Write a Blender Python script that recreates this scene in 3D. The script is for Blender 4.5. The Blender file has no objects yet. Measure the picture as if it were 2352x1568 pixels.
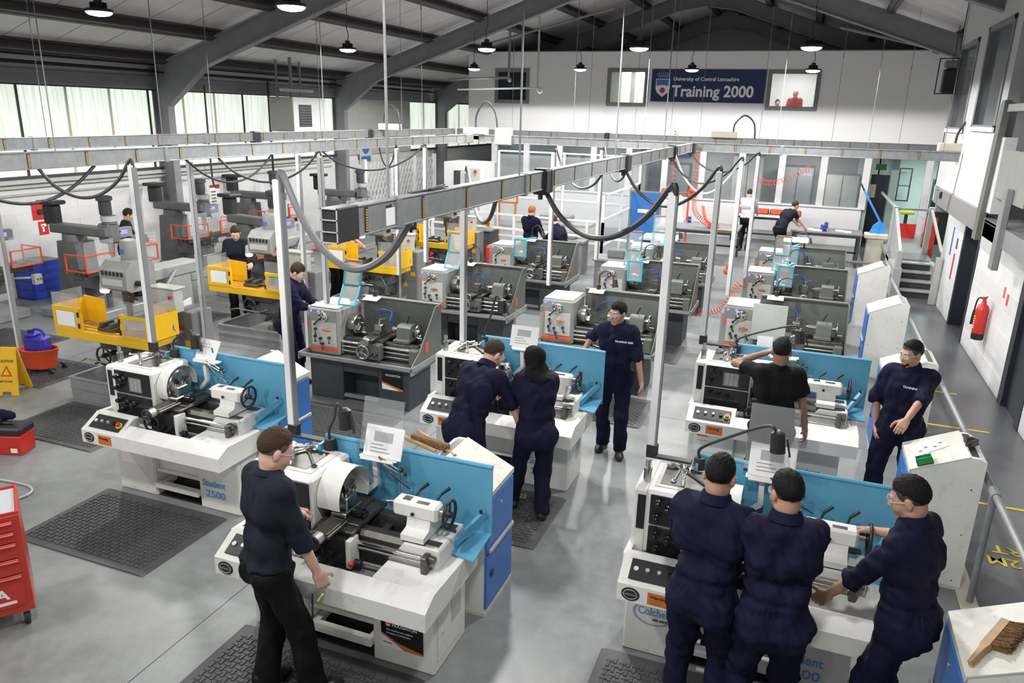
import bpy, math, random
import numpy as np
from mathutils import Vector, Matrix
random.seed(7)
SC = bpy.context.scene
COL = SC.collection
PI = math.pi
# ------------------------------------------------------------------ camera
cam_d = bpy.data.cameras.new('camera'); cam = bpy.data.objects.new('camera', cam_d); COL.objects.link(cam)
CAM_Z = 3.65
yw, pt, rl = -.361928, -.294906, .025977
fw = Vector((math.sin(yw)*math.cos(pt), math.cos(yw)*math.cos(pt), math.sin(pt)))
rt0 = Vector((math.cos(yw), -math.sin(yw), 0)); up0 = rt0.cross(fw)
rt = rt0*math.cos(rl)+up0*math.sin(rl); up = up0*math.cos(rl)-rt0*math.sin(rl)
mw = Matrix.Identity(4)
for i in range(3):
    mw[i][0] = rt[i]; mw[i][1] = up[i]; mw[i][2] = -fw[i]
mw[2][3] = CAM_Z
cam.matrix_world = mw
cam_d.sensor_width = 36; cam_d.lens = 1729.5/2352*36; cam_d.clip_start = .05; cam_d.clip_end = 200
SC.camera = cam
# ------------------------------------------------------------------ world, exposure
SC.view_settings.view_transform = 'Standard'; SC.view_settings.look = 'None'
SC.view_settings.gamma = 1; SC.view_settings.use_curve_mapping = False
SC.view_settings.exposure = 0.7
W = bpy.data.worlds.new('world'); SC.world = W; W.use_nodes = True
W.node_tree.nodes['Background'].inputs[0].default_value = (.75, .82, .9, 1)
W.node_tree.nodes['Background'].inputs[1].default_value = 1.0
LAMP_X = (-9.15, -6.05, -3.1, -.22)
LAMP_Y = (-4.2, 2.0, 8.2, 14.2, 20.6)
LAMP_Z = 4.8
LAMP_W = {-4.2: 60, 2.0: 172, 8.2: 310, 14.2: 425, 20.6: 430}
def disk_light(name, loc, watts, size=.34, col=(1, .985, .97)):
    l = bpy.data.lights.new(name, 'AREA'); l.shape = 'DISK'; l.size = size; l.energy = watts; l.color = col
    o = bpy.data.objects.new(name, l); COL.objects.link(o); o.location = loc
    return o
def bay_light(loc, watts):
    """wide high-bay beam cut off by the housing rim a little below the horizontal"""
    l = bpy.data.lights.new('lamp_light', 'SPOT'); l.energy = watts; l.spot_size = math.radians(166); l.spot_blend = .12; l.shadow_soft_size = .15; l.color = (1, .985, .97)
    o = bpy.data.objects.new('lamp_light', l); COL.objects.link(o); o.location = loc; return o
# ------------------------------------------------------------------ materials
def mat(name, col, rough=.5, metal=0, var=.0, scale=6., bump=0, bscale=60., spec=.5, alpha=1, emit=None, estr=0, trans=0, stretch=None, dirt=0, dirtcol=(.2, .17, .12)):
    m = bpy.data.materials.new(name); m.use_nodes = True
    nt = m.node_tree; b = nt.nodes['Principled BSDF']
    b.inputs['Base Color'].default_value = (*col, 1); b.inputs['Roughness'].default_value = rough
    b.inputs['Metallic'].default_value = metal; b.inputs['Specular IOR Level'].default_value = spec
    b.inputs['Alpha'].default_value = alpha
    if trans: b.inputs['Transmission Weight'].default_value = trans
    if emit: b.inputs['Emission Color'].default_value = (*emit, 1); b.inputs['Emission Strength'].default_value = estr
    if var or bump or dirt:
        tc = nt.nodes.new('ShaderNodeTexCoord'); mp = nt.nodes.new('ShaderNodeMapping'); nt.links.new(tc.outputs['Object'], mp.inputs[0])
        if stretch: mp.inputs['Scale'].default_value = stretch
    if var:
        n = nt.nodes.new('ShaderNodeTexNoise'); n.inputs['Scale'].default_value = scale; n.inputs['Detail'].default_value = 5
        nt.links.new(mp.outputs[0], n.inputs[0])
        r = nt.nodes.new('ShaderNodeValToRGB'); r.color_ramp.elements[0].position = .3; r.color_ramp.elements[1].position = .7
        r.color_ramp.elements[0].color = (*[c*(1-var) for c in col], 1); r.color_ramp.elements[1].color = (*[min(1, c*(1+var)) for c in col], 1)
        nt.links.new(n.outputs[0], r.inputs[0]); last = r.outputs[0]
        nt.links.new(last, b.inputs['Base Color'])
    if dirt:
        n2 = nt.nodes.new('ShaderNodeTexNoise'); n2.inputs['Scale'].default_value = 9; n2.inputs['Detail'].default_value = 8; n2.inputs['Roughness'].default_value = .7
        nt.links.new(mp.outputs[0], n2.inputs[0])
        r2 = nt.nodes.new('ShaderNodeValToRGB'); r2.color_ramp.elements[0].position = .56; r2.color_ramp.elements[1].position = .72
        r2.color_ramp.elements[0].color = (0, 0, 0, 1); r2.color_ramp.elements[1].color = (dirt, dirt, dirt, 1)
        nt.links.new(n2.outputs[0], r2.inputs[0])
        mx = nt.nodes.new('ShaderNodeMix'); mx.data_type = 'RGBA'
        nt.links.new(r2.outputs[0], mx.inputs[0])
        if var: nt.links.new(last, mx.inputs[6])
        else: mx.inputs[6].default_value = (*col, 1)
        mx.inputs[7].default_value = (*dirtcol, 1)
        nt.links.new(mx.outputs[2], b.inputs['Base Color'])
    if bump:
        n3 = nt.nodes.new('ShaderNodeTexNoise'); n3.inputs['Scale'].default_value = bscale; n3.inputs['Detail'].default_value = 3
        nt.links.new(mp.outputs[0], n3.inputs[0])
        bp = nt.nodes.new('ShaderNodeBump'); bp.inputs['Strength'].default_value = bump; bp.inputs['Distance'].default_value = .01
        nt.links.new(n3.outputs[0], bp.inputs['Height']); nt.links.new(bp.outputs[0], b.inputs['Normal'])
    return m
def clear(name, tint, op, rough=.05):
    """thin clear plastic: mostly transparent with a sheen"""
    m = bpy.data.materials.new(name); m.use_nodes = True; nt = m.node_tree
    out = nt.nodes['Material Output']; b = nt.nodes['Principled BSDF']
    b.inputs['Base Color'].default_value = (*tint, 1); b.inputs['Roughness'].default_value = rough
    t = nt.nodes.new('ShaderNodeBsdfTransparent'); t.inputs[0].default_value = (.95, .96, .96, 1)
    x = nt.nodes.new('ShaderNodeMixShader'); x.inputs[0].default_value = op
    nt.links.new(t.outputs[0], x.inputs[1]); nt.links.new(b.outputs[0], x.inputs[2]); nt.links.new(x.outputs[0], out.inputs[0])
    return m
MT = {}
def mk(name, *a, **k): MT[name] = mat(name, *a, **k)
mk('cream', (.77, .77, .74), .45, var=.04, scale=3, dirt=.35, dirtcol=(.33, .31, .25))
mk('cream_top', (.62, .61, .55), .5, var=.06, scale=5, dirt=.6, dirtcol=(.25, .22, .16))
mk('sky_blue', (.11, .36, .54), .4, var=.05, scale=3)
mk('drawer_blue', (.035, .16, .50), .4, var=.04)
mk('black', (.018, .018, .02), .45)
mk('black_gloss', (.012, .012, .014), .2)
mk('black_rubber', (.025, .025, .027), .7)
mk('steel', (.42, .42, .41), .28, 1, var=.15, scale=20)
mk('dark_steel', (.13, .125, .115), .4, .8, var=.25, scale=12)
mk('chrome', (.8, .8, .8), .12, 1)
mk('galv', (.25, .26, .265), .5, .3, var=.13, scale=14)
mk('alu', (.5, .5, .49), .4, .4, var=.05)
mk('fascia', (.20, .20, .20), .5)
mk('white_paint', (.69, .69, .69), .45, var=.02)
mk('pole_white', (.72, .72, .72), .4)
mk('grey_head', (.25, .26, .24), .45, var=.06, scale=5, dirt=.3, dirtcol=(.12, .12, .1))
mk('grey_m', (.125, .135, .12), .45, var=.08, scale=5, dirt=.4, dirtcol=(.1, .1, .08))
mk('grey_light', (.48, .49, .46), .45, var=.05, dirt=.2, dirtcol=(.25, .25, .2))
mk('grey_tray', (.29, .295, .30), .4, .2, var=.1, scale=4)
mk('grey_dark', (.042, .047, .055), .5, var=.12)
mk('grey_mid', (.20, .205, .21), .5, var=.08)
mk('grey_mill', (.12, .125, .125), .5, var=.15, scale=7, dirt=.4, dirtcol=(.06, .06, .05))
mk('grey_mill_l', (.25, .255, .25), .5, var=.1, scale=7)
mk('yellow', (.80, .47, .015), .4, var=.05)
mk('yellow_worn', (.62, .36, .03), .5, var=.2, scale=9, dirt=.8, dirtcol=(.16, .1, .04))
mk('red', (.55, .03, .02), .35)
mk('red_chest', (.50, .04, .025), .32, var=.05)
mk('red_orange', (.72, .09, .03), .4)
mk('orange', (.62, .17, .03), .45)
mk('teal', (.02, .2, .24), .4)
mk('teal_l', (.10, .42, .55), .4)
mk('blue', (.02, .05, .45), .4)
mk('bottle_blue', (.035, .03, .32), .35)
mk('vise_blue', (.03, .04, .25), .4)
mk('blue_hose', (.02, .11, .5), .4)
mk('crane_blue', (.05, .28, .75), .4)
mk('green', (.02, .28, .08), .4)
mk('lime', (.6, .72, .02), .4)
mk('paper', (.86, .86, .86), .7)
mk('paper_grey', (.42, .43, .45), .7)
mk('paper_ink', (.2, .2, .22), .7)
mk('text_blue', (.12, .38, .72), .5)
mk('text_white', (.85, .85, .87), .5)
mk('text_black', (.02, .02, .02), .5)
mk('text_yellow', (.62, .48, .03), .6)
mk('banner_navy', (.018, .028, .11), .55)
mk('shield_blue', (.05, .17, .5), .5)
mk('steel_beam', (.24, .24, .26), .55, var=.08, scale=3)
mk('purlin', (.075, .063, .067), .55, var=.1, scale=3)
mk('cable', (.028, .028, .03), .45)
mk('cable_grey', (.13, .13, .135), .45)
mk('wood', (.42, .25, .11), .55, var=.3, scale=8, stretch=(1, 1, 8))
mk('bristle', (.17, .085, .03), .8, var=.5, scale=60)
mk('beige', (.60, .56, .45), .5)
mk('amber', (.55, .33, .05), .5)
mk('heater_grey', (.27, .275, .25), .5)
mk('door_dark', (.015, .018, .03), .45)
mk('lamp_glow', (1, 1, 1), .5, emit=(1, 1, .97), estr=9)
mk('bulb', (1, .9, .7), .5, emit=(1, .82, .5), estr=14)
mk('screen', (.1, .1, .5), .4, emit=(.25, .25, 1), estr=.9)
mk('led_green', (.1, .8, .3), .4, emit=(.1, 1, .45), estr=3)
MT['plexi'] = clear('plexi', (.75, .77, .78), .13)
MT['plexi_dirty'] = clear('plexi_dirty', (.55, .56, .55), .42, .3)
MT['pane'] = clear('pane', (.22, .25, .28), .2, .03)
MT['pane_dark'] = clear('pane_dark', (.05, .06, .08), .6, .03)
# ------------------------------------------------------------------ geometry helper
def vperp(d):
    d = Vector(d).normalized()
    a = Vector((0, 0, 1)) if abs(d.z) < .9 else Vector((1, 0, 0))
    u = d.cross(a).normalized(); return u, d.cross(u)
class G:
    def __init__(s): s.v = []; s.f = []
    def add(s, vs, fs):
        o = len(s.v); s.v += [tuple(p) for p in vs]; s.f += [tuple(i+o for i in f) for f in fs]; return s
    def b(s, x0, x1, y0, y1, z0, z1, c=0., M=None):
        """box, chamfered by c"""
        x0, x1 = min(x0, x1), max(x0, x1); y0, y1 = min(y0, y1), max(y0, y1); z0, z1 = min(z0, z1), max(z0, z1)
        c = min(c, (x1-x0)*.45, (y1-y0)*.45, (z1-z0)*.45)
        if c <= 0:
            vs = [(x, y, z) for x in (x0, x1) for y in (y0, y1) for z in (z0, z1)]
            fs = [(0, 1, 3, 2), (4, 6, 7, 5), (0, 4, 5, 1), (2, 3, 7, 6), (0, 2, 6, 4), (1, 5, 7, 3)]
        else:
            vs = []; ix = {}
            X, Y, Z = (x0, x1), (y0, y1), (z0, z1)
            for i in (0, 1):
                for j in (0, 1):
                    for k in (0, 1):
                        sx, sy, sz = 1-2*i, 1-2*j, 1-2*k
                        for a in range(3):
                            p = [X[i]+sx*c, Y[j]+sy*c, Z[k]+sz*c]; p[a] = (X[i], Y[j], Z[k])[a]
                            ix[i, j, k, a] = len(vs); vs.append(tuple(p))
            fs = []
            for i in (0, 1):
                q = [ix[i, 0, 0, 0], ix[i, 1, 0, 0], ix[i, 1, 1, 0], ix[i, 0, 1, 0]]; fs.append(q if i else q[::-1])
                q = [ix[0, i, 0, 1], ix[0, i, 1, 1], ix[1, i, 1, 1], ix[1, i, 0, 1]]; fs.append(q if i else q[::-1])
                q = [ix[0, 0, i, 2], ix[1, 0, i, 2], ix[1, 1, i, 2], ix[0, 1, i, 2]]; fs.append(q if i else q[::-1])
            for i in (0, 1):
                for j in (0, 1):
                    e = (i+j) % 2
                    q = [ix[i, j, 0, 0], ix[i, j, 0, 1], ix[i, j, 1, 1], ix[i, j, 1, 0]]; fs.append(q if e else q[::-1])
                    q = [ix[i, 0, j, 0], ix[i, 1, j, 0], ix[i, 1, j, 2], ix[i, 0, j, 2]]; fs.append(q if e else q[::-1])
                    q = [ix[0, i, j, 1], ix[0, i, j, 2], ix[1, i, j, 2], ix[1, i, j, 1]]; fs.append(q if e else q[::-1])
                    for k in (0, 1):
                        t = [ix[i, j, k, 0], ix[i, j, k, 1], ix[i, j, k, 2]]; fs.append(t if (i+j+k) % 2 else t[::-1])
        if M is not None: vs = [tuple(M @ Vector(p)) for p in vs]
        return s.add(vs, fs)
    def cy(s, p0, p1, r0, r1=None, n=14):
        p0, p1 = Vector(p0), Vector(p1); r1 = r0 if r1 is None else r1
        u, w = vperp(p1-p0); vs = []
        for p, r in ((p0, r0), (p1, r1)):
            for i in range(n):
                a = 2*PI*i/n; vs.append(p+u*math.cos(a)*r+w*math.sin(a)*r)
        fs = [(i, (i+1) % n, n+(i+1) % n, n+i) for i in range(n)]+[tuple(range(n))[::-1], tuple(range(n, 2*n))]
        return s.add(vs, fs)
    def tube(s, pts, r, n=7, closed=False):
        pts = [Vector(p) for p in pts]; m = len(pts); vs = []; u = None
        for i, p in enumerate(pts):
            d = (pts[(i+1) % m if closed else min(i+1, m-1)]-pts[(i-1) % m if closed else max(i-1, 0)])
            if d.length < 1e-9: d = Vector((0, 0, 1))
            d.normalize()
            if u is None: u, w = vperp(d)
            else:
                u = (u-d*u.dot(d)); u = u.normalized() if u.length > 1e-6 else vperp(d)[0]; w = d.cross(u)
            rr = r[i] if isinstance(r, (list, tuple)) else r
            for k in range(n):
                a = 2*PI*k/n; vs.append(p+u*math.cos(a)*rr+w*math.sin(a)*rr)
        fs = []
        for i in range(m if closed else m-1):
            j = (i+1) % m
            for k in range(n): fs.append((i*n+k, i*n+(k+1) % n, j*n+(k+1) % n, j*n+k))
        if not closed: fs += [tuple(range(n))[::-1], tuple(range((m-1)*n, m*n))]
        return s.add(vs, fs)
    def ring(s, c, ax, R, r, n=20, m=7):
        u, w = vperp(ax); c = Vector(c)
        return s.tube([c+u*math.cos(2*PI*i/n)*R+w*math.sin(2*PI*i/n)*R for i in range(n)], r, m, True)
    def pr(s, pts, ax, a, b):
        """prism: 2-d polygon extruded from a to b along axis"""
        n = len(pts)
        def P(q, t): return {'x': (t, q[0], q[1]), 'y': (q[0], t, q[1]), 'z': (q[0], q[1], t)}[ax]
        ar = sum(pts[i][0]*pts[(i+1) % n][1]-pts[(i+1) % n][0]*pts[i][1] for i in range(n))
        if (ar < 0) != (ax == 'y'): pts = pts[::-1]
        a, b = min(a, b), max(a, b)
        vs = [P(q, a) for q in pts]+[P(q, b) for q in pts]
        fs = [tuple(range(n))[::-1], tuple(range(n, 2*n))]+[(i, (i+1) % n, n+(i+1) % n, n+i) for i in range(n)]
        return s.add(vs, fs)
    def sp(s, c, r, n=12, m=8, sc=(1, 1, 1)):
        vs = [(c[0], c[1], c[2]-r*sc[2])]
        for j in range(1, m):
            t = -PI/2+PI*j/m
            for i in range(n):
                a = 2*PI*i/n; vs.append((c[0]+r*sc[0]*math.cos(t)*math.cos(a), c[1]+r*sc[1]*math.cos(t)*math.sin(a), c[2]+r*sc[2]*math.sin(t)))
        vs.append((c[0], c[1], c[2]+r*sc[2])); fs = []
        for i in range(n):
            fs.append((0, 1+(i+1) % n, 1+i)); fs.append((len(vs)-1, 1+(m-2)*n+i, 1+(m-2)*n+(i+1) % n))
            for j in range(m-2): fs.append((1+j*n+i, 1+j*n+(i+1) % n, 1+(j+1)*n+(i+1) % n, 1+(j+1)*n+i))
        return s.add(vs, fs)
    def rev(s, c, ax, prof, n=18):
        """surface of revolution: prof = [(radius, along axis)]"""
        ax = Vector(ax).normalized(); u, w = vperp(ax); c = Vector(c); vs = []
        for r, t in prof:
            for i in range(n):
                a = 2*PI*i/n; vs.append(c+ax*t+(u*math.cos(a)+w*math.sin(a))*max(r, 1e-4))
        fs = []
        for j in range(len(prof)-1):
            for i in range(n): fs.append((j*n+i, j*n+(i+1) % n, (j+1)*n+(i+1) % n, (j+1)*n+i))
        fs += [tuple(range(n))[::-1], tuple(range((len(prof)-1)*n, len(prof)*n))]
        return s.add(vs, fs)
    def fr(s, x0, x1, z0, z1, t, y0, y1, c=0):
        """rectangular frame in the xz plane"""
        s.b(x0, x1, y0, y1, z0, z0+t, c); s.b(x0, x1, y0, y1, z1-t, z1, c)
        s.b(x0, x0+t, y0, y1, z0+t, z1-t, c); s.b(x1-t, x1, y0, y1, z0+t, z1-t, c); return s
    def bar(s, p0, p1, w, h=None):
        """square bar between two points"""
        p0, p1 = Vector(p0), Vector(p1); h = h or w; d = (p1-p0)
        u, q = vperp(d); vs = []
        for p in (p0, p1):
            for a, b_ in ((-1, -1), (1, -1), (1, 1), (-1, 1)): vs.append(p+u*a*w/2+q*b_*h/2)
        return s.add(vs, [(3, 2, 1, 0), (4, 5, 6, 7), (0, 1, 5, 4), (1, 2, 6, 5), (2, 3, 7, 6), (3, 0, 4, 7)])
    def rot(s, M):
        s.v = [tuple(M @ Vector(p)) for p in s.v]; return s
    def mesh(s, name, m=None, ang=40):
        me = bpy.data.meshes.new(name); me.from_pydata(s.v, [], s.f)
        me.polygons.foreach_set('use_smooth', [True]*len(me.polygons))
        try: me.set_sharp_from_angle(angle=math.radians(ang))
        except Exception: pass
        if m: me.materials.append(MT[m] if isinstance(m, str) else m)
        me.update(); return me
def part(name, g, m, parent=None, label=None, kind=None):
    me = g.mesh(name, m) if isinstance(g, G) else g
    o = bpy.data.objects.new(name, me); COL.objects.link(o)
    if parent: o.parent = parent
    if label: o['label'] = label
    if kind: o['kind'] = kind
    return o
def tag(o, label, cat, group=None):
    o['label'] = label; o['category'] = cat
    if group: o['group'] = group
    return o
def thing(name, label, cat, loc=(0, 0, 0), rz=0, group=None):
    o = bpy.data.objects.new(name, None); COL.objects.link(o); o.empty_display_size = .1
    o.location = loc; o.rotation_euler = (0, 0, rz); return tag(o, label, cat, group)
def struct(name, g, m):
    o = part(name, g, m); o['kind'] = 'structure'; return o
def dup(root, loc, rz=None, label=None, skip=(), group=None):
    r = root.copy(); COL.objects.link(r); r.location = loc
    if rz is not None: r.rotation_euler = (0, 0, rz)
    if label: r['label'] = label
    if group: r['group'] = group
    def rec(a, b, lv):
        for ch in list(a.children):
            if ch.name.split('.')[0] in skip: continue
            c = ch.copy(); COL.objects.link(c); c.parent = b
            if lv < 2: rec(ch, c, lv+1)
    rec(root, r, 1); return r
def catmull(P, n=6):
    P = [Vector(p) for p in P]; out = []
    for i in range(len(P)-1):
        a, b, c, d = P[max(i-1, 0)], P[i], P[i+1], P[min(i+2, len(P)-1)]
        for k in range(n):
            t = k/n; out.append(.5*((2*b)+(c-a)*t+(2*a-5*b+4*c-d)*t*t+(3*b-a-3*c+d)*t**3))
    return out+[P[-1]]
_txt = {}
def text(name, s, size, m, parent, M, sx=1., bold=0., depth=.0008, align='LEFT'):
    """flat print: lettering standing in the local xz plane unless M turns it"""
    key = (s, size, sx, bold, align, m)
    if key not in _txt:
        c = bpy.data.curves.new('print', 'FONT'); c.body = s; c.size = size; c.extrude = depth; c.offset = bold; c.align_x = align; c.resolution_u = 3
        o = bpy.data.objects.new('print', c); COL.objects.link(o)
        dg = bpy.context.evaluated_depsgraph_get(); me = bpy.data.meshes.new_from_object(o.evaluated_get(dg))
        bpy.data.objects.remove(o); me.materials.clear(); me.materials.append(MT[m]); me.name = name
        me.transform(Matrix.Diagonal((sx, 1, 1, 1)))
        _txt[key] = me
    o = bpy.data.objects.new(name, _txt[key]); COL.objects.link(o)
    if parent: o.parent = parent
    o.matrix_local = M; return o
def TXZ(x, y, z, tilt=0):    # faces -y
    return Matrix.Translation((x, y, z)) @ Matrix.Rotation(PI/2-tilt, 4, 'X')
# ------------------------------------------------------------------ lamps (grid of pendant high-bay lights)
def pendant(first=[None]):
    t = thing('pendant_lamp', '', 'lamp', (0, 0, 0))
    g = G(); g.rev((0, 0, 0), (0, 0, 1), [(.175, .0), (.18, .012), (.175, .035), (.11, .05), (.085, .06), (.08, .12), (.05, .13), (.05, .17), (.02, .18)], 22)
    part('housing', g, 'black', t)
    g = G()
    for i in range(14):
        a = 2*PI*i/14; g.b(.06, .105, -.003, .003, .05, .12, M=Matrix.Rotation(a, 4, 'Z'))
    part('cooling_fins', g, 'black', t)
    g = G(); g.rev((0, 0, -.05), (0, 0, 1), [(.05, 0), (.12, .012), (.16, .035), (.165, .055)], 22)
    part('lens', g, 'lamp_glow', t)
    g = G(); g.tube(catmull([(0, 0, .17), (.02, .0, .3), (-.015, .01, .45), (0, 0, .62)], 4), .008, 6); g.cy((0, 0, .6), (0, 0, 1.0), .006, n=6); part('suspension_cord', g, 'black', t)
    return t
lamp0 = pendant()
_rows = {-4.2: 'behind the camera row', 2.0: 'over the near aisle', 8.2: 'nearest visible row', 14.2: 'middle row', 20.6: 'farthest row'}
LL = {(-9.15, 8.2): 'pendant lamp at top left in front of the dark roof purlin', (-6.05, 8.2): 'pendant lamp at the very top edge over the left rafter',
      (-9.15, 14.2): 'pendant lamp hanging left of the tall steel rod under the roof', (-6.05, 14.2): 'pendant lamp under the second sloping rafter',
      (-3.1, 14.2): 'pendant lamp against the dark gable above the lit small window', (-.22, 14.2): 'larger right pendant lamp at the top edge of the white wall',
      (-9.15, 20.6): 'small pendant lamp beside the corner of the white wall', (-6.05, 20.6): 'small pendant lamp between the dark window and the lit window',
      (-3.1, 20.6): 'small pendant lamp in front of the navy banner', (-.22, 20.6): 'small pendant lamp in front of the right wall window',
      (2.75, 20.6): 'pendant lamp at far right beside the black speaker'}
_first = True
for ly in LAMP_Y:
    for lx in LAMP_X+((2.75,) if ly > 20 else ()):
        bay_light((lx, ly, LAMP_Z-.07), LAMP_W[ly]*(.55 if lx > 2 else 1))
        if (lx, ly) in LL:
            if _first: lamp0.location = (lx, ly, LAMP_Z); lamp0['label'] = LL[lx, ly]; o = lamp0; _first = False
            else: o = dup(lamp0, (lx, ly, LAMP_Z), random.uniform(0, 6), LL[lx, ly])
            o['group'] = 'pendant high bay lamps under the roof'
# ------------------------------------------------------------------ floor
def floor_mat(name, base, rough, joints=True):
    m = bpy.data.materials.new(name); m.use_nodes = True; nt = m.node_tree; b = nt.nodes['Principled BSDF']
    tc = nt.nodes.new('ShaderNodeTexCoord')
    def noise(s, d=6, r=.6):
        n = nt.nodes.new('ShaderNodeTexNoise'); n.inputs['Scale'].default_value = s; n.inputs['Detail'].default_value = d; n.inputs['Roughness'].default_value = r
        nt.links.new(tc.outputs['Object'], n.inputs[0]); return n
    n1 = noise(.8); n2 = noise(6, 8, .7); n3 = noise(45, 3)
    r1 = nt.nodes.new('ShaderNodeValToRGB'); r1.color_ramp.elements[0].position = .35; r1.color_ramp.elements[1].position = .68
    r1.color_ramp.elements[0].color = (*[c*.82 for c in base], 1); r1.color_ramp.elements[1].color = (*[c*1.15 for c in base], 1)
    nt.links.new(n1.outputs[0], r1.inputs[0])
    r2 = nt.nodes.new('ShaderNodeValToRGB'); r2.color_ramp.elements[0].position = .3; r2.color_ramp.elements[1].position = .7
    r2.color_ramp.elements[0].color = (.80, .79, .77, 1); r2.color_ramp.elements[1].color = (1.08, 1.08, 1.08, 1)
    nt.links.new(n2.outputs[0], r2.inputs[0])
    mx = nt.nodes.new('ShaderNodeMix'); mx.data_type = 'RGBA'; mx.blend_type = 'MULTIPLY'; mx.inputs[0].default_value = 1
    nt.links.new(r1.outputs[0], mx.inputs[6]); nt.links.new(r2.outputs[0], mx.inputs[7])
    r3 = nt.nodes.new('ShaderNodeValToRGB'); r3.color_ramp.elements[0].position = .74; r3.color_ramp.elements[1].position = .78
    r3.color_ramp.elements[0].color = (0, 0, 0, 1); r3.color_ramp.elements[1].color = (.6, .6, .6, 1); nt.links.new(n3.outputs[0], r3.inputs[0])
    m2 = nt.nodes.new('ShaderNodeMix'); m2.data_type = 'RGBA'; nt.links.new(r3.outputs[0], m2.inputs[0]); nt.links.new(mx.outputs[2], m2.inputs[6]); m2.inputs[7].default_value = (.5, .5, .5, 1)
    nt.links.new(m2.outputs[2], b.inputs['Base Color'])
    rr = nt.nodes.new('ShaderNodeMapRange'); rr.inputs[3].default_value = rough-.1; rr.inputs[4].default_value = rough+.15; nt.links.new(n2.outputs[0], rr.inputs[0]); nt.links.new(rr.outputs[0], b.inputs['Roughness'])
    return m
MT['floor'] = floor_mat('floor', (.235, .25, .25), .36)
MT['floor_walk'] = floor_mat('floor_walk', (.105, .11, .12), .30)
g = G(); g.b(-14.2, 1.66, -6, 36, -.2, 0); struct('floor', g, 'floor')
g = G()
for y in (2.55, 9.0): g.b(-13.9, 1.66, y-.004, y+.004, .0002, .0008)
for x in (-3.75, -9.9): g.b(x-.004, x+.004, -6, 25, .0002, .0008)
part('floor_joint', g, 'grey_dark')['kind'] = 'structure'
g = G(); g.b(1.66, 6.4, -6, 36, -.2, -.002); struct('floor_walkway', g, 'floor_walk')
g = G(); g.b(1.55, 1.69, -6, 18.3, 0, .012, .004); struct('trim_1', g, 'beige')
for y, w0, w1 in ((6.98+1.1, 1.72, 2.6), (10.2, 1.72, 2.5), (11.6, 1.9, 2.35), (13.6, 1.75, 2.2), (15.8, 1.75, 2.1), (17.6, 1.72, 1.95)):
    g = G(); g.b(w0, w1, y-.022, y+.022, -.001, .0015); tag(part('floor_line', g, 'text_yellow'), 'worn yellow marking line across the dark walkway', 'floor marking', 'yellow lines on the walkway')
for s, y in (('KEEP 2M', 7.0), ('APART', 7.22)):
    M = Matrix.Translation((2.28, y, .001)) @ Matrix.Rotation(PI, 4, 'Z')
    tag(text('floor_lettering', s, .2, 'text_yellow', None, M, 1.05, .003, align='CENTER'), 'yellow stencilled word '+s+' on the dark walkway', 'lettering')
# ------------------------------------------------------------------ left wall
XL = -13.9
g = G(); g.b(XL-.25, XL-.06, -6, 36, 0, 2.25); g.b(XL-.25, XL-.06, -6, 36, 3.95, 4.75); g.b(XL-.25, XL-.06, 20.7, 25.6, 2.25, 3.95)
wl = struct('wall_left', g, 'white_paint')
gb = G(); gb.b(-.06, 0, .0015, .8985, .002, .223, .002); bme = gb.mesh('block', 'white_paint')
for r in range(9):
    for k in range(14):
        o = bpy.data.objects.new('block', bme); COL.objects.link(o); o.parent = wl; o.location = (XL+random.uniform(-.002, .002), 8.2+k*.9+(r % 2)*.45, r*.225)
g = G(); g.b(XL-.06, XL-.006, -6, 8.2, 0, 2.02); g.b(XL-.06, XL-.006, 21.1, 36, 0, 2.02); g.b(XL-.07, XL-.005, 8, 21.3, 0, 2.02); part('plain_blockwork', g, 'white_paint', wl)
g = G(); g.b(XL, XL+.07, -6, 20.4, 2.04, 2.09, .008); g.b(XL, XL+.07, -6, 20.4, 2.12, 2.2, .008); g.b(XL, XL+.05, -6, 20.4, 1.9, 1.94, .008)
part('cable_trunking', g, 'grey_light', wl)
g = G(); g.b(XL-.05, XL+.08, -6, 27, 3.95, 4.22, .01); struct('trim_2', g, 'steel_beam')
g = G(); g.b(XL-.05, XL+.03, 20.9, 25.5, 2.2, 3.95, .01)
for z in (2.75, 3.3): g.b(XL+.03, XL+.045, 20.9, 25.5, z, z+.02)
struct('trim_3', g, 'grey_light')
g = G()
for z, dx in ((4.34, .12), (4.46, .16), (4.30, .3)): g.cy((XL+dx, -6, z), (XL+dx, 27, z), .022, n=6)
tag(part('wall_pipes', g, 'black'), 'dark pipes running under the eaves of the left wall', 'pipe')
# translucent corrugated window strips
def win_mat():
    m = bpy.data.materials.new('backlit_sheet'); m.use_nodes = True; nt = m.node_tree; b = nt.nodes['Principled BSDF']
    tc = nt.nodes.new('ShaderNodeTexCoord'); mp = nt.nodes.new('ShaderNodeMapping'); mp.inputs['Scale'].default_value = (1, 5, .25); nt.links.new(tc.outputs['Object'], mp.inputs[0])
    n = nt.nodes.new('ShaderNodeTexNoise'); n.inputs['Scale'].default_value = 3; n.inputs['Detail'].default_value = 4; nt.links.new(mp.outputs[0], n.inputs[0])
    r = nt.nodes.new('ShaderNodeValToRGB'); r.color_ramp.elements[0].position = .3; r.color_ramp.elements[1].position = .65
    r.color_ramp.elements[0].color = (.55, .60, .47, 1); r.color_ramp.elements[1].color = (.84, .92, .84, 1)
    nt.links.new(n.outputs[0], r.inputs[0]); nt.links.new(r.outputs[0], b.inputs['Emission Color']); b.inputs['Emission Strength'].default_value = .62
    b.inputs['Base Color'].default_value = (.3, .3, .3, 1); return m
MT['backlit'] = win_mat()
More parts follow.
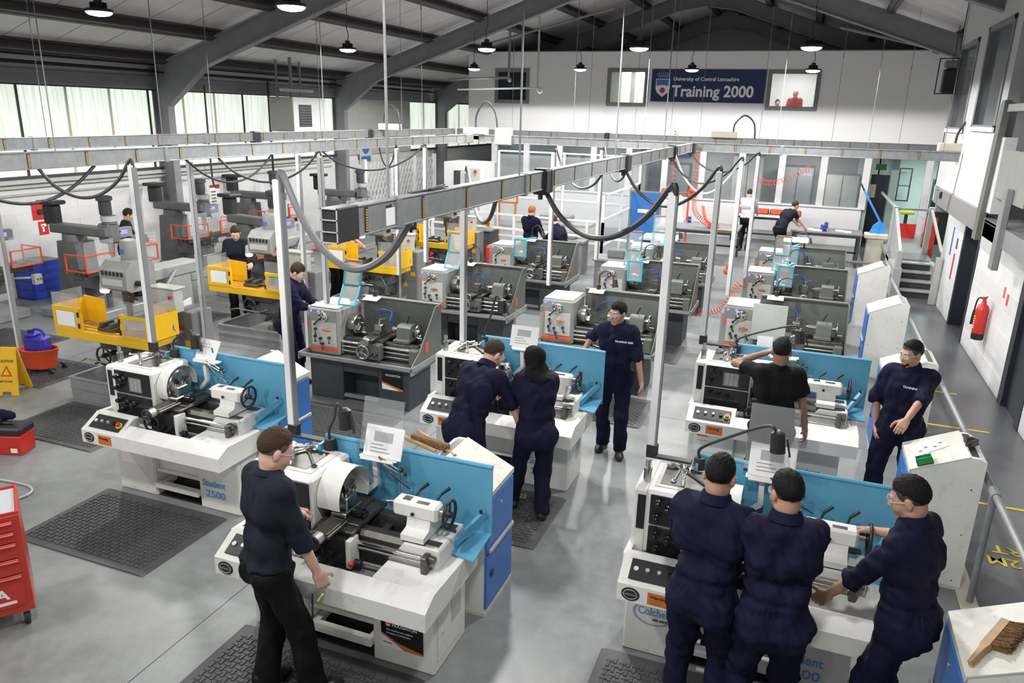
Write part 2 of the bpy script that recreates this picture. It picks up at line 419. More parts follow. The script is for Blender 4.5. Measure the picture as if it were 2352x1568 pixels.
def sheet_mesh(w):
    pts = []; n = int(w/.09)
    for i in range(n*4+1):
        y = w*i/(n*4); d = (.0, .012, .012, .0)[i % 4]; pts.append((y, d))
    g = G(); vs = [(d, y, z) for z in (2.25, 3.95) for y, d in pts]; m = len(pts)
    g.add(vs, [(i, i+1, m+i+1, m+i) for i in range(m-1)]); return g.mesh('translucent_sheet', 'backlit', 20)
for wi, (ya, yb) in enumerate(((-4, 20.7), (25.6, 34))):
    wn = struct('window_%d' % (wi+1), G().b(XL-.06, XL+.03, ya, yb, 2.2, 2.26).b(XL-.06, XL+.03, ya, yb, 3.92, 3.97), 'grey_dark')
    n = max(1, round((yb-ya)/1.05)); w = (yb-ya)/n; sm = sheet_mesh(w)
    for k in range(n):
        o = bpy.data.objects.new('translucent_sheet', sm); COL.objects.link(o); o.parent = wn; o.location = (XL-.05, ya+k*w, 0)
        if k:
            g = G(); g.b(XL-.035, XL-.005, ya+k*w-.018, ya+k*w+.018, 2.25, 3.95); part('glazing_bar', g, ('beige', 'beige', 'black')[k % 3], wn)
# ------------------------------------------------------------------ portal frames, roof
XA = -3.85; SL = .345
def low(x): return 4.47+SL*((x if x < XA else 2*XA-x)+12.3)
g0 = G()
XR = 2*XA-XL
for s in (1, -1):
    X = (lambda x: x) if s == 1 else (lambda x: 2*XA-x)
    w = .1
    col_poly = [(-13.9, 0), (-13.5, 0), (-13.5, 3.6), (-12.35, low(-12.35)), (XA-.9, low(XA-.9)), (XA, low(XA)-.18), (XA, low(XA)+.47), (-13.9, low(-13.9)+.47)]
    g0.pr([(X(x), z) for x, z in col_poly], 'y', -.006, .006)
    # flanges
    def fl_(a, b, wd=.095, t=.014):
        a = Vector((X(a[0]), 0, a[1])); b = Vector((X(b[0]), 0, b[1])); d = (b-a).normalized(); nrm = Vector((0, 1, 0)).cross(d)
        vs = []
        for p in (a, b):
            for u, v in ((-wd, -t), (wd, -t), (wd, t), (-wd, t)): vs.append(p+Vector((0, u, 0))+nrm*v)
        g0.add(vs, [(3, 2, 1, 0), (4, 5, 6, 7), (0, 1, 5, 4), (1, 2, 6, 5), (2, 3, 7, 6), (3, 0, 4, 7)])
    P = [(-13.5, 0), (-13.5, 3.6), (-12.35, low(-12.35)), (XA-.9, low(XA-.9)), (XA, low(XA)-.18)]
    for a, b in zip(P, P[1:]): fl_(a, b)
    P = [(-13.9, 0), (-13.9, low(-13.9)+.47), (XA, low(XA)+.47)]
    for a, b in zip(P, P[1:]): fl_(a, b)
fme = g0.mesh('portal_frame', 'steel_beam')
for i, y in enumerate((-.3, 6.7, 13.7, 20.7, 27.7, 34.5)):
    o = bpy.data.objects.new('portal_frame', fme); COL.objects.link(o); o.location = (0, y, 0)
    o['kind'] = 'structure'
rz = .47+.19
def roofz(x): return low(x)+rz
g = G(); g.pr([(XL-.2, roofz(XL-.2)), (XA, roofz(XA)), (XR+.2, roofz(XR+.2)), (XR+.2, roofz(XR+.2)+.12), (XA, roofz(XA)+.12), (XL-.2, roofz(XL-.2)+.12)], 'y', -6, 36)
rf = struct('ceiling', g, 'roof' if 'roof' in MT else 'white_paint')
mk('roof', (.74, .72, .72), .6, var=.06, scale=2); rf.data.materials[0] = MT['roof']
g = G()
for i in range(42):
    y = -6+i
    for s in (0, 1):
        a = (XL, roofz(XL)-.004); b = (XA, roofz(XA)-.004)
        if s: a, b = (XR, a[1]), (XA, b[1])
        g.add([(a[0], y-.006, a[1]), (b[0], y-.006, b[1]), (b[0], y+.006, b[1]), (a[0], y+.006, a[1])], [(0, 1, 2, 3)])
part('sheet_joint', g, 'grey_mid', rf)
pg = G(); pg.b(-.09, .09, -6, 36, -.19, -.16).b(-.012, .012, -6, 36, -.19, 0).b(-.09, .09, -6, 36, -.03, 0)
pme = pg.mesh('purlin', 'purlin')
for i in range(7):
    for s in (0, 1):
        x = -13.75+i*1.57 if i else -13.55
        if s: x = 2*XA-x
        o = bpy.data.objects.new('purlin', pme); COL.objects.link(o); o.location = (x, 0, roofz(x)-.02)
        o.rotation_euler = (0, -math.atan(SL)*(1 if not s else -1), 0); o['kind'] = 'structure'
# ------------------------------------------------------------------ right and front outer walls (behind what the camera sees)
g = G(); g.b(6.3, 6.5, -6, 36, 0, 5.2); struct('wall_right', g, 'white_paint')
g = G(); g.b(-14.2, 6.5, -6.2, -6, 0, 8.4); struct('wall_front', g, 'white_paint')
g = G(); g.b(-14.2, 6.5, 35.8, 36, 0, 8.4); mk('void_grey', (.6, .6, .63), .8); struct('wall_back_gable', g, 'void_grey')
# ------------------------------------------------------------------ white two storey block across the back
YB = 25.0; ZB = 2.72
bx0, bx1 = -11.3, 6.3
wins = [(-10.25, -9.15, 4.02, 5.0), (-6.35, -5.15, 4.0, 5.02), (-1.42, -.08, 3.98, 5.0)]
g = G(); xs = [bx0]
edges = sorted(set([bx0, bx1]+[w[0] for w in wins]+[w[1] for w in wins]))
for a, b in zip(edges, edges[1:]):
    w = [q for q in wins if abs(q[0]-a) < 1e-6]
    if w: g.b(a, b, YB, YB+.15, ZB, w[0][2]); g.b(a, b, YB, YB+.15, w[0][3], 5.58)
    else: g.b(a, b, YB, YB+.15, ZB, 5.58)
g.b(bx0, bx0+.15, YB+.15, 35.8, ZB, 5.58)
mk('wall_back', (.80, .80, .80), .55); wb = struct('wall_back', g, 'wall_back')
g = G(); g.b(bx0, bx1, YB, YB+.16, 5.58, 5.61); struct('trim_4', g, 'grey_mid')
g = G(); g.b(bx0, bx1, YB+.15, 35.8, 5.45, 5.55); struct('ceiling_back', g, 'white_paint')
g = G(); g.b(bx0, bx1, YB+.0, 35.8, ZB, ZB+.12); struct('floor_upper', g, 'grey_light')
for i, (a, b, c, d) in enumerate(wins):
    w = struct('window_%d' % (i+5), G().fr(a-.07, b+.07, c-.07, d+.07, .12, YB-.03, YB+.06, .008), 'grey_mid')
    part('pane', G().b(a+.05, b-.05, YB+.02, YB+.028, c+.05, d-.05), 'pane_dark' if i == 0 else 'plexi', w)
    room = G(); room.b(a-.6, b+.6, YB+2.4, YB+2.45, c-.9, d+.3)
    room.b(a-.6, a-.55, YB+.2, YB+2.4, c-.9, d+.3); room.b(b+.55, b+.6, YB+.2, YB+2.4, c-.9, d+.3); room.b(a-.6, b+.6, YB+.2, YB+2.4, d+.25, d+.3)
    struct('wall_room_%d' % (i+1), room, 'grey_dark' if i == 0 else 'white_paint')
    if i == 1:
        struct('door_5', G().b(a+.5, a+.78, YB+1.6, YB+1.64, c-.9, d+.05).b(a+.28, a+.34, YB+.2, YB+1.6, c-.9, d+.2), 'cream')
        struct('trim_9', G().b(a+.85, a+.97, YB+1.5, YB+1.55, c+.05, c+.4), 'grey_light')
    if i: disk_light('room_light', ((a+b)/2, YB+1.2, d+.2), (0, 40, 32)[i], .6, ((1, 1, 1), (.96, 1, .86), (1, 1, .97))[i])
disk_light('room_light', (-3.5, YB+3.0, ZB-.1), 60, 1.2); disk_light('room_light', (.0, YB+3.0, ZB-.1), 60, 1.2); disk_light('room_light', (-7.5, YB+3.0, ZB-.1), 50, 1.2)
disk_light('void_fill_light', (-3.85, 30, 7.2), 16, 1.2)  # added fill without a fitting, lifts the dark roof void
disk_light('room_light', (3.6, YB+2.2, ZB-.1), 75, 1.0, (.72, 1, .92))
# lower storey: glazed partition with white mullions on a dwarf wall
g = G(); g.b(-10.4, 1.62, YB, YB+.14, 0, 1.12, .01); struct('wall_dwarf', g, 'white_paint')
g = G(); g.b(-10.4, 1.62, YB-.06, YB+.18, 1.12, 1.17, .01); struct('trim_5', g, 'white_paint')
wv = struct('window_8', G().b(-10.4, 1.62, YB-.02, YB+.12, 2.62, ZB), 'white_paint')
mull = [-10.3+i*1.19 for i in range(11)]
for x in mull: part('mullion', G().b(x-.1, x+.1, YB-.05, YB+.1, 1.12, 2.72, .012), 'white_paint', wv)
for a, b in zip(mull, mull[1:]): part('pane', G().b(a+.1, b-.1, YB+.03, YB+.038, 1.17, 2.62), 'pane', wv)
struct('wall_inner', G().b(-10.4, 2.0, YB+5, YB+5.1, 0, ZB), 'grey_light')
for ci_, (x, z0, z1, m) in enumerate(((-9.4, .6, 2.2, 'grey_dark'), (-6.8, .9, 2.3, 'grey_mid'), (-5.2, .2, 2.0, 'grey_dark'), (-2.6, 1.0, 2.4, 'grey_mid'), (-.9, .3, 2.1, 'grey_dark'), (.6, .2, 1.9, 'grey_mid'))):
    c = thing('storage_cabinet', ('leftmost', 'second', 'third', 'fourth', 'fifth', 'rightmost')[ci_]+' dim cabinet from the left behind the glazed partition', 'cabinet', (x, YB+4, 0), 0, 'cabinets in the glazed room')
    part('body', G().b(0, 1.1, 0, .5, 0, z1, .01), m, c)
    for k in (0, 1): part('door', G().b(.03+k*.53, .53+k*.53, -.02, 0, .06, z1-.05, .006), 'grey_mid' if m == 'grey_dark' else 'grey_light', c)
    part('handle', G().b(.5, .52, -.05, -.02, z1*.5, z1*.5+.15), 'chrome', c)
# doorway into the green lit corridor
struct('wall_corridor', G().b(2.3, 6.3, YB+4.6, YB+4.7, 0, ZB).b(1.6, 2.25, YB+4.6, YB+4.7, 0, ZB), 'white_paint')
mk('corridor_green', (.30, .42, .39), .5)
struct('wall_corridor_side', G().b(1.62, 1.75, YB+.1, YB+1.2, 0, ZB).b(2.35, 2.55, YB+1.0, YB+4.6, 0, ZB), 'corridor_green')
dd = struct('door_1', G().b(1.72, 2.34, YB+1.2, YB+1.26, 0, 2.1, .01), 'door_dark')
part('vision_panel', G().b(2.14, 2.22, YB+1.17, YB+1.2, 1.1, 1.75), 'pane', dd)
part('notice', G().b(1.8, 2.0, YB+1.185, YB+1.2, 1.4, 1.8), 'beige', dd); part('exit_sign', G().b(1.9, 2.2, YB+1.1, YB+1.12, 2.25, 2.42), 'green', dd)
struct('wall_post', G().b(3.12, 3.30, YB-.2, YB, 0, ZB, .01), 'white_paint')
# banner
bn = thing('wall_banner', 'navy banner reading Training 2000 with a university shield', 'banner', (-4.98, YB-.005, 4.10))
part('board', G().b(0, 3.45, -.02, 0, 0, .97, .003), 'banner_navy', bn)
text('lettering', 'Training 2000', .46, 'text_white', bn, TXZ(.66, -.0235, .17), .96, .012)
text('lettering', 'University of Central Lancashire', .155, 'text_white', bn, TXZ(.68, -.0235, .63), .98, .003)
sh = [(.14, .68), (.58, .68), (.58, .38), (.53, .27), (.36, .14), (.19, .27), (.14, .38)]
part('shield', G().pr(sh, 'y', -.026, -.02), 'text_white', bn)
part('shield_field', G().pr([(.16, .66), (.56, .66), (.56, .47), (.36, .5), (.16, .47)], 'y', -.028, -.026), 'shield_blue', bn)
part('rose', G().rev((.36, -.026, .34), (0, -1, 0), [(.085, 0), (.085, .004), (.03, .006)], 10), 'red', bn)
g = G()
for k in range(7):
    a = PI*(.2+.6*k/6); g.bar((.36+math.cos(a)*.12, -.023, .70+math.sin(a)*.03), (.36+math.cos(a)*.24, -.023, .70+math.sin(a)*.2), .008)
part('rays', g, 'text_white', bn)
g = thing('hanging_sign', 'small navy sign above the far glazed partition', 'sign', (-5.15, YB-.06, 2.42))
part('board', G().b(0, 1.6, -.02, 0, 0, .28, .003), 'banner_navy', g); text('lettering', 'The Motor Trade', .15, 'text_white', g, TXZ(.2, -.023, .08), .9, .004)
# ------------------------------------------------------------------ right side: blockwork wall, stairs, mezzanine
XG = 2.84
def gwall(y0, y1): return G().b(XG, XG+.2, y0, y1, 0, 2.2)
wr = struct('wall_right_lower', G().b(XG+.006, XG+.2, 11.55, 14.6, 0, 2.25).b(XG+.006, XG+.2, 16.05, 18.1, 0, 2.25).b(XG+.006, XG+.2, 7, 10.4, 0, 2.25), 'white_paint')
gb = G(); gb.b(0, .06, .0015, .6035, .002, .278, .003); bm2 = gb.mesh('block', 'white_paint')
for (y0, n) in ((11.55, 5), (16.05, 3), (7.4, 5)):
    for r in range(8):
        for k in range(n):
            o = bpy.data.objects.new('block', bm2); COL.objects.link(o); o.parent = wr; o.location = (XG+random.uniform(-.001, .002), y0+k*.605+.01, r*.28)
d3 = struct('door_2', G().b(XG-.01, XG+.22, 15.93, 16.05, 0, 2.25).b(XG-.01, XG+.22, 14.6, 14.68, 0, 2.25), 'door_dark')
struct('door_3', G().b(XG-.01, XG+.25, 11.35, 11.56, 0, 2.25).b(XG-.01, XG+.25, 10.4, 10.6, 0, 2.25), 'door_dark')
part('door_leaf', G().b(XG+.05, XG+.1, 10.6, 11.35, 0, 2.2, .006), 'door_dark', bpy.data.objects['door_3'])
struct('wall_side_room', G().b(5.2, 5.3, 13, 18, 0, 2.3).b(3.0, 5.3, 17.6, 17.7, 0, 2.3).b(3.0, 5.3, 13, 13.1, 0, 2.3), 'grey_mid')
# stairs up to the landing
st = struct('stairs', G().b(1.98, 2.14, 17.95, 20.0, 0, .64).b(2.82, 2.9, 17.95, 20.0, 0, .64), 'alu')
for k in range(4):
    y = 18.15+k*.3; z = .155*(k+1)
    part('riser', G().b(2.14, 2.82, y+.02, y+.28, max(0, z-.25), z-.03), 'grey_dark', st)
    part('tread', G().b(2.14, 2.82, y-.03, y+.27, z-.035, z, .006), 'alu', st)
part('landing', G().b(1.98, 2.9, 19.3, 24.9, .55, .65, .01), 'grey_mid', st)
rl_ = thing('stair_rail', 'grey metal stair guard with square posts', 'railing', (0, 0, 0))
for x, y, z0, z1 in ((2.06, 18.1, 0, 1.0), (2.06, 20.2, .65, 1.75), (2.84, 20.4, .65, 1.75), (2.9, 18.05, 0, 1.0)):
    part('post', G().b(x-.06, x+.06, y-.06, y+.06, z0, z1, .008), 'alu', rl_)
part('rail', G().bar((2.06, 18.1, .98), (2.06, 20.2, 1.7), .06).bar((2.06, 20.2, 1.7), (2.06, 24.6, 1.7), .05).bar((2.1, 20.25, 1.68), (2.8, 20.4, 1.68), .05).bar((2.84, 20.4, 1.7), (2.88, 18.3, 1.0), .05), 'alu', rl_)
part('infill_panel', G().pr([(18.15, .25), (20.2, .85), (20.2, 1.6), (18.15, .9)], 'x', 2.05, 2.065), 'plexi_dirty', rl_)
# mezzanine office hung over the walkway
XM = 2.35
g = G(); mw_ = [(12.62, 14.4, 3.55, 5.1), (15.1, 16.95, 3.5, 5.03)]
for a, b, c, d in ((11.9, 17.1, 2.5, 3.5), ):
    g.b(XM, XM+.15, a, b, c, d)
g.b(XM, XM+.15, 12.25, 12.62, 3.5, 7); g.b(XM, XM+.15, 14.4, 15.1, 3.5, 7); g.b(XM, XM+.15, 16.95, 17.1, 3.5, 7)
g.b(XM, XM+.15, 12.62, 14.4, 5.1, 7); g.b(XM, XM+.15, 15.1, 16.95, 5.03, 7); g.b(XM, XM+.15, 12.62, 14.4, 3.5, 3.55)
g.b(XM, 6.3, 17.0, 17.1, 2.2, 7)
mk('mezz_white', (.56, .56, .56), .6); wm = struct('wall_mezzanine', g, 'mezz_white')
for i, (a, b, c, d) in enumerate(mw_):
    w = struct('window_%d' % (i+9), G().b(XM-.02, XM+.12, a, b, c, c+.1, .006).b(XM-.02, XM+.12, a, b, d-.08, d, .006).b(XM-.02, XM+.12, a, a+.1, c, d, .006).b(XM-.02, XM+.12, b-.1, b, c, d, .006), 'grey_mid')
    part('pane', G().b(XM+.05, XM+.058, a+.1, b-.1, c+.1, d-.08), 'pane', w); part('sill', G().b(XM-.04, XM+.14, a, b, c, c+.07, .006), 'white_paint', w)
struct('trim_6', G().b(XM-.03, XM+.02, 12.2, 16.35, 2.18, 2.5, .01).b(XM-.03, 6.3, 16.3, 16.4, 2.05, 2.5, .01), 'fascia')
struct('floor_mezzanine', G().b(XM, 6.3, 8.5, 17, 2.18, 2.42), 'grey_mid')
struct('wall_mezz_inside', G().b(4.6, 4.7, 9, 17, 2.4, 7), 'grey_mid')
disk_light('mezz_light', (3.4, 14.8, 5.6), 25, 1.0)
tag(part('wall_sensor', G().b(XM-.07, XM-.03, 15.82, 15.9, 2.34, 2.46, .008), 'black'), 'small black sensor on the grey fascia', 'sensor')
# balcony bay nearer the camera: posts and panels
bl = thing('balcony_guard', 'grey and white balcony guard at the right edge', 'balcony', (0, 0, 0))
part('post', G().pr([(12.2, 2.1), (12.44, 2.1), (12.26, 3.9), (12.2, 3.97), (12.02, 3.97)], 'x', XM-.06, XM+.02), 'grey_m', bl)
part('post', G().b(XM-.06, XM+.02, 10.9, 11.1, 1.9, 2.9, .008), 'fascia', bl)
part('upper_panel', G().b(XM+.02, XM+.05, 10.4, 11.95, 2.72, 3.35, .008), 'grey_head', bl)
part('lower_panel', G().b(XM+.0, XM+.04, 11.1, 12.1, 2.02, 2.38, .008), 'grey_light', bl)
part('hand_rail', G().b(XM-.02, XM+.06, 10.2, 12.05, 3.82, 3.92, .008), 'grey_head', bl)
part('floor_edge', G().b(XM+.0, XM+.1, 11.1, 12.1, 2.38, 2.41), 'wood', bl)
part('inner_post', G().b(XM+.5, XM+.6, 11.2, 11.4, 2.4, 4.3).b(XM+.5, XM+.6, 11.75, 11.85, 2.4, 4.3), 'grey_dark', bl)
# ------------------------------------------------------------------ white training lathe (local: x right, y away from the operator)
def handwheel(g, c, ax, R, r=.012, spokes=3, hub=.022):
    g.ring(c, ax, R, r, 22, 7); u, w = vperp(ax); c = Vector(c); ax = Vector(ax).normalized()
    for k in range(spokes):
        a = 2*PI*k/spokes+.4; g.cy(c-ax*.0, c+(u*math.cos(a)+w*math.sin(a))*R, r*.75, n=6)
    g.cy(c-ax*.03, c+ax*.02, hub, n=12)
    a = .9; p = c+(u*math.cos(a)+w*math.sin(a))*R
    g.cy(p, p+ax*.075, .009, .012, 8); return g
def white_lathe(label, name_='training_lathe'):
    t = thing(name_, label, 'lathe')
    # pedestals
    g = G(); g.b(0, .47, 0, .50, .0, .64, .012); g.b(.012, .458, -.004, .0, .03, .58, .003); part('left_pedestal', g, 'cream', t)
    g = G(); g.b(1.0, 1.47, 0, .50, .0, .64, .012); part('right_pedestal', g, 'cream', t)
    g = G(); g.b(1.47, 1.476, .05, .42, .08, .56, .004); pd = part('end_door', g, 'cream', t)
    part('vent_mesh', G().b(1.476, 1.479, .25, .40, .26, .54), 'grey_light', pd); part('lock', G().cy((1.476, .12, .28), (1.484, .12, .28), .012), 'chrome', pd)
    g = G(); g.b(.47, 1.0, .06, .10, .27, .66, .004); part('centre_panel', g, 'cream', t)
    g = G(); g.b(.47, 1.0, .02, .06, .255, .285, .006); part('panel_lip', g, 'cream', t)
    g = G(); g.b(.47, 1.0, .2, .24, .02, .26); part('recess_shade', g, 'black', t)  # black sheet painting the shade of the gap between the pedestals
    g = G(); g.b(.47, 1.0, -.03, .05, .10, .155, .012).b(.48, .53, .0, .2, .1, .14).b(.94, .99, .0, .2, .1, .14); part('foot_brake', g, 'cream', t)
    part('kick_strip', G().b(0.01, 1.46, .02, .48, .0, .012), 'black', t)
    # chip tray: lip, sloping front, floor
    g = G()
    g.pr([(-.34, .63), (-.34, .755), (-.22, .815), (-.205, .815), (-.205, .69), (.0, .66), (0, .63)], 'x', .40, 1.57)
    g.pr([(-.34, .63), (-.34, .755), (-.15, .865), (-.10, .865), (-.10, .66), (0, .63)], 'x', 0, .46)
    g.b(0.002, 1.568, -.20, .46, .632, .69)
    g.pr([(-.342, .628), (-.342, .755), (-.22, .818), (.44, .80), (.44, .628)], 'x', 1.54, 1.585)
    g.pr([(-.15, .628), (-.15, .86), (.46, .83), (.46, .628)], 'x', -.012, .03)
    g.pr([(-.21, .69), (-.21, .77), (-.16, .795), (.44, .795), (.44, .69)], 'x', 1.12, 1.545)
    tr = part('chip_tray', g, 'cream', t)
    part('coolant_floor', G().b(.46, 1.12, -.20, .44, .691, .694), 'grey_mid', tr)
    # operator console
    sl = math.atan2(.11, .19)
    M = Matrix.Translation((.23, -.245, .817)) @ Matrix.Rotation(sl, 4, 'X')
    c = part('control_panel', G().b(-.17, .19, -.075, .075, .0, .006, .003, M=M), 'black', t)
    for k, (m, r, h) in enumerate((('white_paint', .016, .012), ('alu', .014, .02), ('alu', .013, .02), ('black_gloss', .018, .02))):
        part('button', G().cy(M @ Vector((-.13+.075*k, .0, .006)), M @ Vector((-.13+.075*k, .0, .006+h)), r), m, c)
    part('stop_ring', G().cy(M @ Vector((.155, -.01, .006)), M @ Vector((.155, -.01, .014)), .03), 'lime', c)
    part('stop_button', G().cy(M @ Vector((.155, -.01, .012)), M @ Vector((.155, -.01, .04)), .02), 'red', c)
    g = G(); g.rev((.09, -.34, .69), (0, -1, 0), [(.048, 0), (.048, .004), (.04, .006)], 20); g.v = [(.09+(x-.09)*1.25, y, z) for x, y, z in g.v]
    bd = part('oval_badge', g, 'black', t); g = G(); g.ring((.09, -.3465, .69), (0, 1, 0), .034, .0025, 20, 5); g.v = [(.09+(x-.09)*1.3, y, z) for x, y, z in g.v]; part('badge_rim', g, 'alu', bd)
    text('badge_lettering', 'Colchester', .02, 'alu', bd, TXZ(.038, -.3468, .684))
    wl_ = part('warning_label', G().b(.20, .36, -.3425, -.34, .645, .735, .001), 'orange', t)
    text('warning_lettering', 'Warning', .032, 'text_black', wl_, TXZ(.215, -.3432, .695), 1, .001)
    text('warning_lettering', '- - - -- - ---\n-- - ---- - -', .018, 'text_black', wl_, TXZ(.215, -.3432, .675))
    # headstock
    g = G(); g.b(.0, .56, .0, .48, .80, 1.27, .02); g.b(0, .1, -.006, .486, .79, 1.275, .015); hs = part('headstock', g, 'cream', t)
    part('top_plate', G().b(.12, .50, .08, .44, 1.27, 1.276, .003), 'cream_top', hs)
    part('top_well', G().b(.15, .44, .12, .40, 1.276, 1.279), 'dark_steel', hs)
    g = G(); g.b(.115, .545, -.012, .0, 1.03, 1.25, .006); p1 = part('upper_gear_panel', g, 'black_gloss', t)
    g = G(); g.b(.115, .545, -.012, .0, .805, 1.02, .006); p2 = part('lower_gear_panel', g, 'black_gloss', t)
    part('index_strip', G().b(.03, .085, -.010, -.004, .98, 1.235, .004), 'black_gloss', t)
    part('printed_chart', G().b(.29, .44, -.0135, -.012, 1.06, 1.2), 'grey_mid', p1)
    def knob(p, x, z, r=.028):
        g = G(); g.rev((x, -.012, z), (0, -1, 0), [(r, 0), (r, .012), (r*.75, .018), (r*.75, .05), (r*.5, .056)], 14); g.bar((x, -.045, z), (x+.035, -.05, z+.02), .014); part('gear_knob', g, 'black_gloss', p)
    for x, z in ((.17, 1.2), (.235, 1.17), (.165, 1.09)): knob(p1, x, z)
    for x, z in ((.165, .96), (.25, .945), (.335, .94), (.18, .86)): knob(p2, x, z)
    for k in range(3):
        g = G()
        for j in range(7): g.b(.31+k*.045, .345+k*.045, -.016, -.0135, 1.075+j*.017, 1.085+j*.017)
        part('chart_lines', g, 'alu', p1)
    # spindle nose, chuck and guard
    cx, cyy, cz = .57, .24, 1.10
    g = G(); g.rev((cx, cyy, cz), (1, 0, 0), [(.07, -.02), (.07, .02), (.14, .022), (.145, .03), (.145, .085), (.138, .092), (.03, .092), (.03, .08)], 28); ch = part('chuck', g, 'steel', t)
    for k in range(4):
        a = PI/2*k+.5; M = Matrix.Translation((cx+.09, cyy, cz)) @ Matrix.Rotation(a, 4, 'X')
        g = G(); g.b(0, .04, -.017, .017, .035, .105, .003, M=M); g.b(.04, .06, -.017, .017, .035, .06, .003, M=M); part('jaw', g, 'steel', ch)
    # two ways of the bed
    g = G()
    g.pr([(.06, .80), (.06, .91), (.09, .94), (.15, .94), (.17, .90), (.17, .80)], 'x', .54, 1.46)
    g.pr([(.31, .80), (.31, .91), (.33, .94), (.39, .94), (.42, .91), (.42, .80)], 'x', .54, 1.46)
    for x in (.7, .95, 1.2): g.b(x, x+.05, .16, .32, .81, .88)
    bed = part('bed_ways', g, 'dark_steel', t)
    g = G(); g.pr([(1.10, .79), (1.16, .85), (1.22, .93), (1.48, .93), (1.48, .79)], 'y', .05, .43); g.b(1.42, 1.485, .05, .43, .79, .935, .012); part('bed_foot', g, 'cream', t)
    g = G(); g.b(.54, 1.12, .07, .41, .78, .82); part('bed_web', g, 'grey_dark', bed)
    part('lead_screw', G().cy((.56, .02, .885), (1.44, .02, .885), .016, n=14), 'chrome', t)
    part('feed_rod', G().cy((.56, .015, .845), (1.44, .015, .845), .011, n=10), 'steel', t)
    part('control_rod', G().cy((.56, -.01, .755), (1.46, -.01, .755), .010, n=10), 'grey_mid', t)
    g = G(); g.b(1.385, 1.43, -.03, .05, .735, .915, .008); g.cy((1.43, .02, .885), (1.47, .02, .885), .024); part('end_bracket', g, 'dark_steel', t)
    # carriage
    x0 = .66
    g = G(); g.b(x0-.08, x0+.22, -.02, .44, .935, .965, .006); g.b(x0, x0+.13, -.16, .42, .965, .995, .006); g.b(x0+.008, x0+.122, -.16, .05, .995, 1.01, .004); g.b(x0+.11, x0+.22, .06, .40, .967, .979, .004); part('saddle', g, 'dark_steel', t)
    g = G(); g.b(x0-.0, x0+.12, .06, .27, .995, 1.04, .008); g.b(x0+.012, x0+.108, .1, .23, 1.04, 1.13, .006); tp = part('tool_post', g, 'steel', t)
    g = G()
    for k in range(3):
        g.cy((x0+.03+.03*k, .12, 1.13), (x0+.03+.03*k, .12, 1.155), .007, n=6); g.cy((x0+.03+.03*k, .21, 1.13), (x0+.03+.03*k, .21, 1.155), .007, n=6)
    g.bar((x0-.06, .1, 1.085), (x0+.02, .12, 1.085), .016); part('tool_bits', g, 'chrome', tp)
    g = G(); g.cy((x0+.13, .16, 1.015), (x0+.2, .16, 1.015), .035, n=16); g.cy((x0+.2, .16, 1.015), (x0+.225, .16, 1.015), .022); g.cy((x0+.225, .16, 1.015), (x0+.24, .10, 1.03), .008); part('compound_dial', g, 'black_gloss', t)
    g = G(); g.cy((x0+.065, -.16, .98), (x0+.065, -.235, .98), .04, n=18); cd = part('cross_slide_dial', g, 'alu', t)
    g = G(); g.ring((x0+.065, -.245, .98), (0, 1, 0), .045, .012, 18, 6); g.bar((x0+.03, -.25, .98), (x0+.10, -.25, .98), .018); g.cy((x0+.10, -.25, .98), (x0+.10, -.32, .99), .01); part('dial_grip', g, 'black', cd)
    g = G(); g.b(x0-.10, x0+.20, -.07, .03, .74, .935, .012); ap = part('apron', g, 'black', t)
    part('apron_end', G().pr([(-.075, .73), (-.075, .93), (.03, .93), (.03, .73)], 'x', x0+.20, x0+.235), 'cream', ap)
    g = G(); handwheel(g, (x0-.04, -.11, .83), (0, -1, 0), .085, .011); part('carriage_wheel', g, 'black', ap)
    for x, z in ((x0+.08, .81), (x0+.15, .8)):
        g = G(); g.cy((x, -.07, z), (x, -.10, z), .022); g.bar((x, -.1, z), (x-.05, -.13, z-.04), .014); g.sp((x-.05, -.13, z-.04), .014, 8, 6); part('feed_lever', g, 'black', ap)
    g = G(); g.cy((x0+.24, -.03, .755), (x0+.29, -.03, .755), .026); g.cy((x0+.265, -.03, .755), (x0+.255, -.08, .775), .007); lv = part('start_lever', g, 'black', ap); part('red_ball', G().sp((x0+.25, -.09, .78), .022, 12, 8), 'red', lv)
    # tailstock
    g = G(); g.pr([(.07, .945), (.07, .985), (.15, 1.0), (.165, 1.04), (.165, 1.09), (.275, 1.09), (.275, 1.04), (.29, 1.0), (.40, .985), (.40, .945)], 'x', 1.19, 1.36)
    g.b(1.08, 1.41, .16, .28, 1.055, 1.17, .018); ts = part('tailstock', g, 'cream', t)
    part('chipped_paint', G().b(1.14, 1.2, .19, .25, 1.1695, 1.1705).b(1.25, 1.34, .18, .22, 1.1695, 1.1705), 'dark_steel', ts)['kind'] = 'stuff'
    g = G(); g.cy((1.1, .22, 1.115), (1.04, .22, 1.115), .026); g.cy((1.04, .22, 1.115), (.985, .22, 1.115), .018, .002); part('quill', g, 'steel', ts)
    g = G(); g.cy((1.41, .22, 1.115), (1.45, .22, 1.115), .03); part('wheel_collar', g, 'steel', ts)
    g = G(); handwheel(g, (1.475, .22, 1.115), (1, 0, 0), .095, .011); part('tailstock_wheel', g, 'black', ts)
    for x in (1.18, 1.34):
        g = G(); g.cy((x, .29, 1.14), (x+.02, .34, 1.18), .008); g.cy((x+.02, .34, 1.18), (x+.07, .36, 1.225), .010, .013); part('clamp_lever', g, 'black', ts)
    part('oil_plug', G().cy((1.24, .15, 1.1), (1.24, .142, 1.1), .013), 'black', ts)
    # splash back in blue sheet
    g = G(); g.b(.34, 1.66, .50, .515, .80, 1.36); g.cy((.34, .508, 1.36), (1.66, .508, 1.36), .016, n=8)
    g.b(.34, .36, .40, .515, .80, 1.33)
